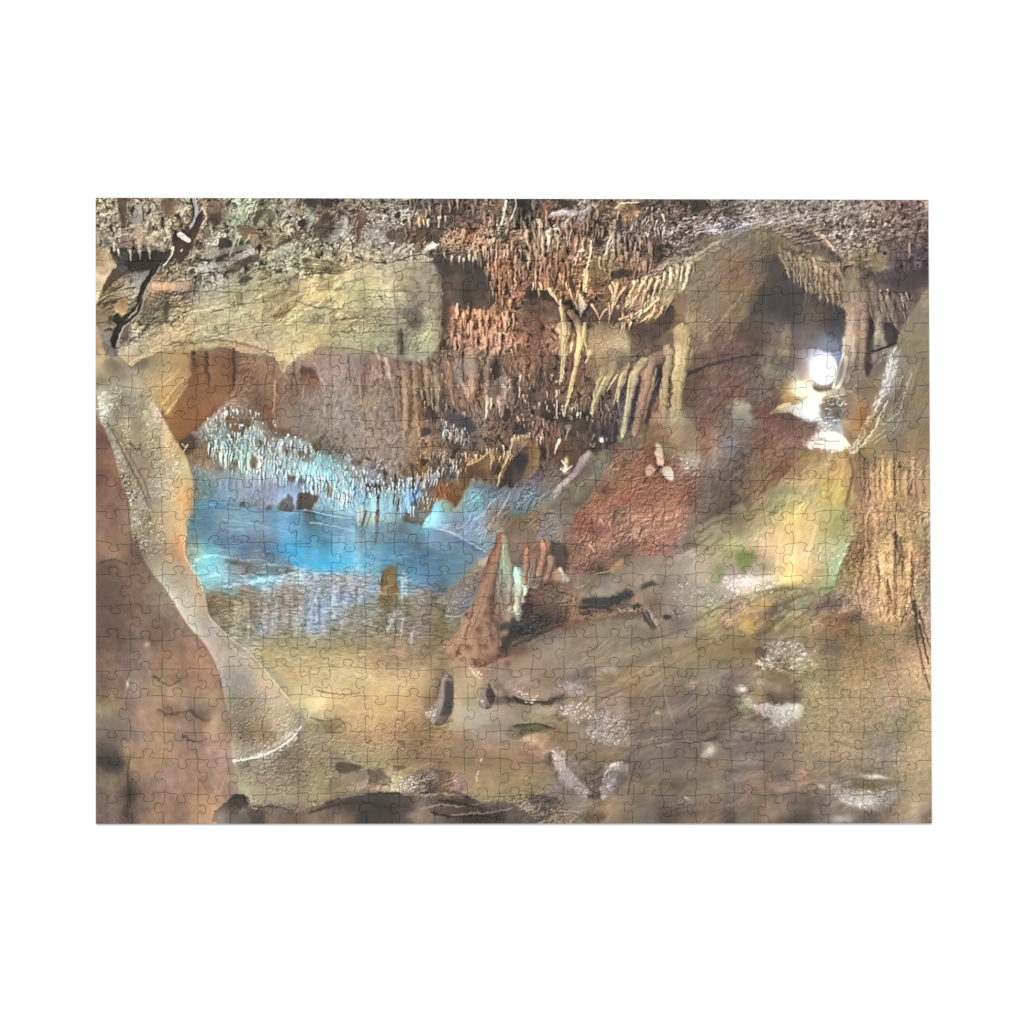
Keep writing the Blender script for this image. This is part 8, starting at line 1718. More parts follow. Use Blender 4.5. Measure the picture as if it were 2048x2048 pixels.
g('430 340 600 330 880 330 890 400 1000 430 1092 520 1092 740 1000 740 900 660 780 700 640 740 470 760 380 720 400 650 520 590 540 530 480 440', '450 370 a49a72 600 380 b0a078 750 370 a89470 850 360 8f7c5c 560 440 beb28c 680 440 baa884 800 440 b09674 560 500 c8bc94 650 490 bca982 760 500 b29c76 850 470 a8906e 650 560 aa906a 740 560 a28764 820 560 8a7052 960 540 a49c84 1040 520 a0947c 960 610 8a7460 560 620 8a7a5e 480 660 8a7c62 700 620 9c8464 600 700 9a8c68 480 740 9c906e 1000 650 866c4e 1000 720 8f7a58', 2, .5, 2)
tex('560 560 900 560 880 680 640 700', 'emboss', .5, 2.6, 10, 1.5, 99, 4); crag('390 640 540 600 640 660 560 740 400 720', 40, 2.4, -10, 315, .6, 1.2, .8, 40)
lines('6a5a44', '560 540 600 550 640 545 650 575 600 580/580 470 640 480 690 476/640 660 690 668/780 668 810 670/540 720 560 718/1000 660 1040 668', 1.6, .8, .6, .6)
# stump, second stump
tube('8c7e74', '918 446 915 480 906 512 896 536', 12, 18, .85, .6, 1.2, -.6); p('443d3e', '908 452 918 444 928 456 928 500 924 530 906 536 898 532 906 500', 1, .75, .8); glints('866 520 892 512 888 540 868 540', 24, 'faf2ee', 1, 1.8, -40, 316, .85, 50)
tube('8a7a70', '1022 464 1020 500', 9, 14, .8, .6, 1.1, -.5); p('453c39', '1022 466 1038 470 1042 496 1030 504 1022 490', .8, .7, .5)
# dark foreground
g('357 745 388 745 402 770 420 786 440 776 470 772 506 790 540 784 600 764 660 748 700 742 740 735 800 736 860 742 900 736 960 746 1010 762 1060 762 1100 772 1100 830 357 830', '380 762 3a3534 378 800 70706a 450 800 806a5c 430 810 4a3e3a 560 805 6e5a4a 620 780 4c443f 680 775 46403d 740 785 3f3a38 800 785 463f3c 860 790 7e746a 890 762 5c524b 950 790 4c4440 1000 780 554a45 1040 785 6c6058 1080 800 48403c 640 815 645244 980 812 403a38', .6, .88, 1.5)
lines('9a8c80', '800 738 860 746 910 740 960 750/850 780 900 768 950 772 1000 766/930 796 980 790 1040 786 1090 776/400 772 420 760 450 770 500 784/640 752 700 742', 1.6, .8, .55, .6, 'n', 2)
lines('322d2b', '880 790 940 800 1000 796 1060 806/900 756 950 764 1010 778/560 790 620 770 700 760', 2.6, 1.2, .6, .8, 'n', 2)
g('778 724 830 692 880 676 950 690 968 715 930 728 870 736 810 738', '820 716 8e807a 860 690 7c6e68 905 694 5c4e44 945 704 86706a 880 722 4c4341', .7, .85, 1.5); crag('778 724 880 676 968 715 860 738', 30, 2.6, -20, 317, .5, 1.4, .9, 40); glints('778 722 840 690 830 735', 24, 'fff6f0', 1, 1.6, -30, 319, .8, 50)
g('620 690 660 680 740 676 775 712 720 720 650 716 600 740', '660 700 846f5c 730 690 5e5048 700 715 968a76', .7, .75, 1.5)
p('4e463c', '628 658 680 662 694 676 650 686 632 680', 1, .7, 1)
# mound by the water's edge: rounded knobs
for x, y, r in ((1000, 260, 9), (1020, 310, 9), (990, 330, 9), (1040, 350, 9), (960, 350, 7), (1010, 370, 8), (935, 365, 6), (1060, 390, 8), (985, 390, 7), (1025, 220, 7), (1060, 330, 6)):
    b('b8927a', x - 4, y - 5, r * .75, r * .7, 0, .45); b('563d33', x + r * 1.9, y + r * 1.2, r * .5, r * .4, 30, .45)
lines('543a30', '985 250 975 300 960 340/1040 250 1030 300 1036 350/1000 340 1010 380/950 350 940 380', 1.8, 1, .45, .7, 'n', 2)

# ---- upper left
quarter(0, 0)
g('60 420 100 410 180 380 300 372 400 385 470 400 492 450 530 410 590 380 700 392 800 418 855 435 895 380 905 300 905 210 880 165 780 172 640 200 520 220 400 230 270 240 230 330 120 380', '330 250 9a967c 300 290 a4a088 230 345 aca48a 150 398 c4b894 350 330 b4aa86 430 350 c0b286 490 420 d8c088 540 360 ccba86 560 280 ccc08e 470 280 b0a47e 620 220 c4bc8e 700 200 b6ae8e 680 250 b4b896 760 270 a6ae98 680 300 989a84 640 340 aca482 760 340 969a82 720 370 a29e7e 830 300 86867c 870 240 908f85 880 340 a2aa82 850 390 9caa88 400 250 a49c80 790 220 a89e84 820 380 8c947c', 2, .55, 2)
lines('3f3d33', '520 272 600 290 700 288 810 292/612 302 660 275 740 258 800 262/430 216 500 192 640 182/260 372 350 352 450 332 520 312/740 254 760 282/640 318 720 312 830 316/620 350 700 352 780 350/798 345 800 385 796 410/270 250 330 236 400 226/490 180 560 186 640 192/300 300 380 280 450 272', 1, .5, .65, .4, 'n', 2)
lines('e6dcb0', '604 300 590 340 560 360 520 352 480 380/470 290 520 260 580 232 640 200/500 330 540 300 600 270/90 432 130 404 190 378 260 345 300 330/250 300 300 290 350 278/420 260 470 238 500 220/492 452 520 415 560 395 590 380', 1.8, .8, .5, .6, 'n', 2)
lines('6a563e', '470 312 500 300 520 280/380 250 385 285/250 380 330 372 420 392 465 408', 3, 1.4, .6, .8, 'n', 2)
crag('620 300 860 300 880 400 700 380', 60, 2.4, 60, 320, .6, 1.25, .8, 60)
p('57534b', '820 280 850 275 855 330 835 350 815 330', 2.5, .5, 2); p('474540', '790 350 800 350 806 400 794 405', 1, .7, .8)
# recess and the tall wall behind
g('255 400 360 395 372 440 350 500 300 560 250 610 210 640 190 590 175 560 200 500 245 470', '280 520 8a6242 330 480 86613f 230 580 8c6238 260 440 7a5a44 340 420 6e5444 300 440 80593c 240 520 8c6640', 1, .65, 1.5)
lines('43352b', '290 405 292 450 298 490/255 405 252 440/360 400 362 470 355 500', 3.4, 1.6, .7, .8, 'n', 2)
g('112 430 170 405 245 400 250 460 220 520 185 570 165 530 130 480', '140 450 8e8a74 200 430 a09470 220 470 a88e62 190 520 b0945a 160 480 a0906c', 1, .5, 1.5); lines('d0b47c', '160 500 190 480 220 450/175 540 205 500 235 470/185 565 210 530 240 490', 1.6, 1, .5)
g('430 420 500 430 560 400 640 395 760 415 800 440 830 480 850 600 830 700 760 690 660 650 580 620 500 600 440 560 400 520', '560 520 8c7e70 620 450 9a867c 680 430 96827c 740 450 967c6e 640 540 8e8274 720 540 917e72 560 580 817a6c 640 620 7e766a 760 620 8e7c70 700 670 86807e 820 560 8c6e54 800 480 91785e 450 500 87664e 420 550 775641 500 560 7e6656 480 460 88664f', 2.5, .68, 2)
tex('430 420 640 395 850 480 830 700 580 620', 'fbm', .12, 2, 88, 2.4, 321, 6)
for l, w, c in (('808 440 812 540 806 650', 9, '9c7c5c'), ('838 440 836 520 846 620', 8, '94745a'), ('782 470 786 560', 6, '8c6c54'), ('866 430 868 500 872 540', 8, 'a08464'), ('890 440 892 500 896 560', 8, '9a7c60'), ('760 420 766 450 770 470', 5, 'b09a8c'), ('735 400 742 420', 6, 'a89488'), ('690 470 694 540', 5, '907c70'), ('920 430 928 480 932 530', 8, '9a6a44'), ('985 410 990 470 974 520', 14, '987c6c'), ('1040 410 1020 460 1030 500', 8, 'a08470'), ('1070 500 1065 540 1062 570', 7, 'b4a890'), ('1020 490 1026 540', 6, 'a89a84'), ('945 410 940 450', 7, '8c6e5a')):
    tube(c, l, w, w * .45, .6, .5, 1.2)
lines('4a382f', '824 450 826 520 822 600/796 470 800 560/852 470 858 540 866 580/880 440 882 520 886 580/905 450 910 520 912 580/750 430 752 480/660 420 664 480/520 430 510 500/540 440 536 480/960 420 962 480/1000 500 985 560', 2, 1, .6, .6, 'n', 2)
lines('c4b4a8', '586 470 600 500 598 560/470 480 466 540 462 570/545 490 540 530/770 470 778 520', 1.2, .6, .6)
g('540 445 575 450 580 490 548 496 536 470', '558 460 4e3a2e 560 486 a87450', 1, .7, 1.2)
p('4b4a50', '915 575 945 566 985 580 992 605 965 606 930 592', .7, .85, .8); p('3c3634', '850 560 900 560 905 610 860 620', 2, .5, 2)
drips('900 595 970 600 965 625 910 620', 20, 'a4b4bc 8ca0a8', 4, 9, 1.1, 88, 322); drips('280 580 350 545 420 560 560 640 470 690 330 650', 80, 'b4dcd8 d0f0ec a0c8c8', 4, 12, 1.7, 90, 323, .85, 4, .6)
drips('470 690 560 650 640 690 740 720 830 730 820 770 640 760 520 730', 90, 'a8e0ec d0f6fa 90c8d8', 5, 14, 1.9, 90, 324, .85, 3, .6)
for x, y, rx, ry in ((600, 705, 14, 8), (560, 690, 12, 8), (410, 640, 10, 10), (640, 730, 12, 8), (470, 665, 12, 6), (330, 620, 8, 10), (520, 710, 12, 6)):
    b('ccf6f8', x, y, rx, ry, 20, .4)
for x, y, r in ((395, 600, 4), (430, 640, 3), (500, 660, 3.4), (690, 690, 4), (720, 700, 3), (575, 650, 4), (540, 740, 3), (735, 755, 4)):
    b('5c3f30', x, y, r, r * 1.3, 0, .6)
# hollow, ceiling band
g('882 160 900 152 935 168 985 170 1020 200 1036 250 1030 290 985 288 930 275 918 330 905 340 908 250 900 200', '905 180 4c443f 960 200 57504a 1000 240 4e4844 950 260 45413f 1020 270 4c4642 915 300 604e42', .6, .75, 1)
g('40 145 75 140 110 150 160 145 198 140 180 170 130 192 70 192', '70 165 3e3a34 130 170 38342f 180 150 3f3a34', .8, .7, 1.5)
for x, y, l in ((92, 140, 26), (118, 140, 22), (142, 140, 20), (60, 136, 16)):
    tube('b0a07c', [x, y, x, y + l], 3, 1, .9)
lines('26211e', '165 178 140 215 122 250 115 290 95 315 65 340 48 390', 3, 2.6, .8, .5); lines('a59a92', '168 180 144 216 126 252 119 292 99 318 70 342 56 388', 1.6, 1.4, .8, .4)
lines('a8a8ae', '256 0 264 40 248 80', 3, 2, .85, .4); lines('ece2d0', '218 96 242 112', 4, 3.6, .95, .4)
for l, w, c in (('300 150 340 140 400 128', 7, '9c968a'), ('150 235 250 232', 9, 'b4947a'), ('60 290 70 280 68 305', 7, 'ae8458')):
    s(c, l, w, w * .6, .6, 1, wob=2)

# ---- upper right
quarter(1, 0)
g('470 190 520 140 600 100 680 90 700 150 660 180 640 240 620 290 580 350 520 400 460 380 440 290', '480 200 8c7a62 520 250 826d5b 560 330 7e6c5a 600 200 785f50 640 180 6e5c4c 500 330 88745e 480 380 7c6654 590 300 6e5e50 550 150 867056 590 110 8c7858 640 120 7c684e', 2, .62, 2)
tex('470 190 680 90 620 290 460 380', 'emboss', .4, 3, -50, 2.4, 325, 5)
lines('b49a80', '470 240 540 170 600 120/500 370 570 290 630 210/540 400 590 340/400 165 460 130 540 100 620 82', 2, 1, .4, .8, 'n', 3); lines('524338', '500 260 570 190 630 150/520 380 600 280/480 300 500 250', 2, 1, .4, .8, 'n', 3)
g('688 152 700 190 720 212 740 236 765 246 790 262 830 276 860 290 868 320 862 380 855 400 830 405 780 395 720 400 640 380 600 368 585 352 600 320 630 290 650 240 662 200', '690 200 4c4644 660 280 4a4849 740 290 4b4a4d 820 310 4d4a4e 850 340 48464b 620 340 544840 700 350 5a5654 760 350 5c5a64 820 380 60626e 660 370 5c5050', .7, .72, 1)
g('480 420 560 380 640 385 720 400 760 420 770 470 720 490 690 560 760 590 780 620 740 680 660 720 600 790 520 830 480 760 500 640 440 560', '520 420 64504a 600 420 68564e 560 480 72584e 480 500 6e5248 640 470 716256 620 520 6e5c54 540 540 77594c 590 560 989c88 660 560 745249 700 600 7c5c52 640 640 7c6052 560 650 7c7a76 500 620 8a7064 700 670 81684f 600 720 6e5846 520 720 68584c 690 440 7c7c58 740 440 8c8070', 2, .62, 2)
tex('480 420 720 400 690 560 780 620 600 790 480 760', 'fbm', .16, 2.2, -50, 3, 326, 6, tint=.05)
lines('9a7a68', '500 540 560 480 620 440/520 600 590 520/620 640 690 600/560 740 640 680 720 640/480 700 540 640', 1.8, .8, .45, .6, 'n', 2); lines('4d3f38', '520 560 590 490 650 460/600 680 680 620/540 720 600 650/640 780 700 700', 2, .8, .45, .6, 'n', 2)
lines('3e3636', '460 458 520 436 580 420 640 410', 3.4, 2, .75, .8)
g('575 540 600 530 615 560 628 590 600 600 570 580', '590 550 a8ae98 610 580 8c907c', 1.4, .65, 2)
# the great column
g('300 350 360 320 410 290 425 300 420 340 460 350 465 390 400 400 340 420 300 400', '330 360 5c4a46 390 310 4c4242 380 370 80684c 440 370 a89668', 1.2, .6, 1)
for l, w, c in (('442 350 440 400 428 460 418 540 420 575', 17, 'b8a070'), ('405 400 400 460 394 520 390 580', 12, 'ae9468'), ('455 370 446 430 436 500 432 550', 9, 'a89468'), ('380 420 360 430 345 480 332 540 318 610', 13, 'a27c5c'), ('340 430 322 450 308 500 296 570 286 620', 9, 'b4a070'), ('300 440 284 470 272 520', 8, 'c0aa74'), ('262 440 240 480 220 520 206 560', 9, 'c0b080'), ('236 450 218 490 208 510', 7, 'b8a878'), ('150 300 172 340 166 420 148 500 132 570', 7, 'd0bc80'), ('126 290 134 350 128 430 122 480', 6, 'c8b884'), ('185 340 190 400', 6, 'c0a878')):
    tube(c, l, w, w * .6 if w > 8 else 1.2, .8, .5, 1.22)
lines('3c3030', '388 440 378 500 350 590 338 640/410 470 408 540 404 570/330 470 318 540 306 600/350 600 340 640', 3.4, 1.8, .6, .8, 'n', 2)
g('376 560 420 556 450 570 480 620 484 690 430 670 390 640 340 650 330 620', '410 580 a8a27c 440 620 a08a68 470 680 a4a486 380 640 7c6a50', 1.6, .6, 2)
g('200 330 260 330 300 360 305 430 270 450 230 470 210 420', '240 370 9c9072 280 410 948a74 230 440 b0a076', 1.4, .5, 1.5); tex('200 330 300 360 305 430 220 460', 'emboss', .6, 1.6, 90, 1, 327, 2)
# right wall: the wet streak
WS = '985 395 1010 400 1005 440 985 490 960 540 925 600 890 665 885 650 915 590 940 530 965 470'
g(WS, '1000 410 9c9a94 975 490 aaa8a2 940 560 98988a 900 640 9c9c84', 1.4, .65, 2); glints(WS, 130, 'f6f8fa', 1, 4, -62, 328, .75, 22); glints('1040 440 1050 450 1000 560 920 650 940 600 1000 520', 60, 'd8d4c8', .9, 4, -58, 329, .5, 22); lines('a0a870', '975 540 940 590 905 640/990 560 950 610', 1.6, .8, .5)
g('1010 380 1086 270 1090 640 940 660 900 680 960 590 1000 500', '1050 380 847c60 1060 480 826e50 1000 600 8a765a 1060 600 8c7452 960 650 94805e 1040 540 84704e', 2, .5, 2)
lines('584a38', '1070 420 1040 520 1000 600/1080 540 1040 600 980 640/1020 470 1000 530', 2, 1, .35, 1, 'n', 3)
for l, w, c in (('890 230 888 330 882 420', 16, '94806e'), ('915 250 914 340 908 440', 12, '8c7666'), ('870 420 862 470 846 500', 5, 'e0d4bc'), ('892 400 884 440 872 480', 6, 'a89480'), ('940 230 950 300', 9, '7c6a5e'), ('985 270 1000 330', 7, '7a685c'), ('955 310 948 380', 10, '98907f')):
    tube(c, l, w, w * .75, .6, .55, 1.2)
p('3e3838', '930 320 942 330 936 420 924 468 918 440 926 380', 1, .75, .8); lines('2e2a2a', '940 402 970 392 1000 378', 2.4, 1.4, .7)
p('4d444a', '920 195 990 190 1085 195 1080 235 1020 250 960 225', 3, .5, 2)
# centre dark cave under the fringe
g('0 640 40 630 60 640 70 700 30 740 0 750', '20 690 3a3836 60 660 a8843c 40 720 8c7048', .8, .6, 1)
g('110 590 200 575 270 580 262 640 200 660 130 680 90 660', '150 620 4c423e 220 620 3c383a 120 660 5c4638 200 650 54463e', 1.5, .55, 2)
drips('140 520 280 520 275 580 150 580', 40, '7c6864 6c5852 8c7a74', 5, 15, 1.5, 91, 330, .85); drips('0 500 140 510 130 580 0 590', 44, '8a6854 76564a 9a7a64', 5, 12, 1.8, 90, 331, .85)
b('ffffff', 229, 632, 1.8, 2.4, 0, 1); lines('fff4e0', '118 632 112 650 108 668/128 690 136 700 140 712/122 706 134 714 150 702', 2, .9, .95); b('fff6d8', 134, 712, 2.4, 2.6, 0, .95); b('ecd898', 138, 690, 2, 4, 0, .9)
tube('948a88', '196 672 180 690 168 716 140 740 110 770', 9, 5, .8, .6, 1.2); tube('6e6862', '236 672 210 730 170 790', 9, 12, .4, .6, 1.15)
g('372 645 388 650 390 680 380 700 372 680', '381 672 d8d4c4', .6, .85, .5); g('388 706 404 702 418 720 416 738 398 730', '402 718 b8c4b4', .6, .85, .5); g('345 712 356 698 368 712 362 726 350 730', '356 714 b4a490', .6, .8, .6)

quarter(0, 1)
CL = '95 -20 240 -20 236 60 232 110 250 150 275 190 284 230 300 280 350 330 400 370 450 430 500 490 535 530 540 560 510 600 460 630 400 650 358 655 350 560 325 430 300 370 235 290 190 215 150 165 120 110'
g(CL, '150 20 a89a78 200 30 bca97c 225 60 c0a878 180 90 a89c80 220 130 b4a68c 180 170 a89c86 240 180 b2a692 220 230 aa9e8c 270 240 b4a896 260 300 a89e92 320 340 a89e94 330 400 a39a94 400 400 aca096 380 460 9d9690 450 470 b2a290 420 520 a8977f 380 560 98886f 480 540 b3a288 440 590 a49376 500 560 b4a690 380 620 94866c', .5, .5, .2)
tex('350 470 500 490 535 560 400 650 358 650', 'emboss', .7, 2, 60, 1.3, 420, 3)
lines('ddd0b4', '236 60 232 110 252 152 277 192 286 232 302 282 352 332 404 372 454 432 504 492', 1.6, 1.2, .5, .5); glints('100 -10 170 0 180 100 130 110', 70, 'fffaf0', 1.1, 3, 50, 421, .5, 40); lines('f6f2ea', '536 565 510 598 462 628 402 648 360 654', 2, 1.4, .7, .5, 'n', 1)
quarter(0, 0)
g('0 500 60 480 120 500 160 560 200 620 240 700 256 780 250 830 140 830 90 740 40 640 0 560', '40 520 b4ae94 100 540 a49a84 60 600 9c8c70 130 600 b0a690 120 680 a09482 190 660 bca888 180 740 b0a68e 230 760 c0aa80 110 760 94886f 210 810 b8a47c', 1, .5, 1)
glints('10 510 70 500 60 560 10 560', 50, 'fffaf0', 1.1, 3, -20, 422, .7, 40); glints('130 580 190 640 220 720 150 700', 60, 'fff8ee', 1.1, 3, -30, 423, .55, 50)
lines('5f5040', '30 590 60 640 90 700 120 760 140 810/90 640 110 660 120 640', 2.4, 1.4, .6, .8, 'n', 2)

quarter(1, 1)
crag('880 10 1088 0 1088 250 1060 300 960 280 860 240 860 150', 60, 4, 85, 430, .62, 1.28, .55, 26); crag('860 200 960 270 1060 300 1080 340 840 330', 40, 3, 20, 431, .65, 1.2, .5, 60)
tex('0 340 400 290 560 300 640 420 560 600 330 620 130 620 20 500', 'emboss', .16, 11, -28, 2.6, 432, 8, 3); tex('220 700 800 620 860 830 220 830', 'emboss', .14, 11, -14, 2.6, 433, 8, 3); tex('400 260 700 200 840 200 820 330 520 320', 'emboss', .2, 8, -34, 2.6, 434, 6, 3)
for x, y, rx, ry, an in ((90, 470, 16, 6, -10), (170, 400, 22, 5, -24), (330, 360, 26, 5, -20), (470, 310, 22, 4, -30), (250, 550, 14, 8, -40), (430, 520, 22, 6, -20), (600, 650, 26, 5, -6), (420, 690, 24, 5, -10), (700, 790, 22, 5, -10)):
    b('b09e8a', x, y, rx, ry, an, .28); b('4c423a', x + 14, y + 26, rx, ry * .8, an, .3)

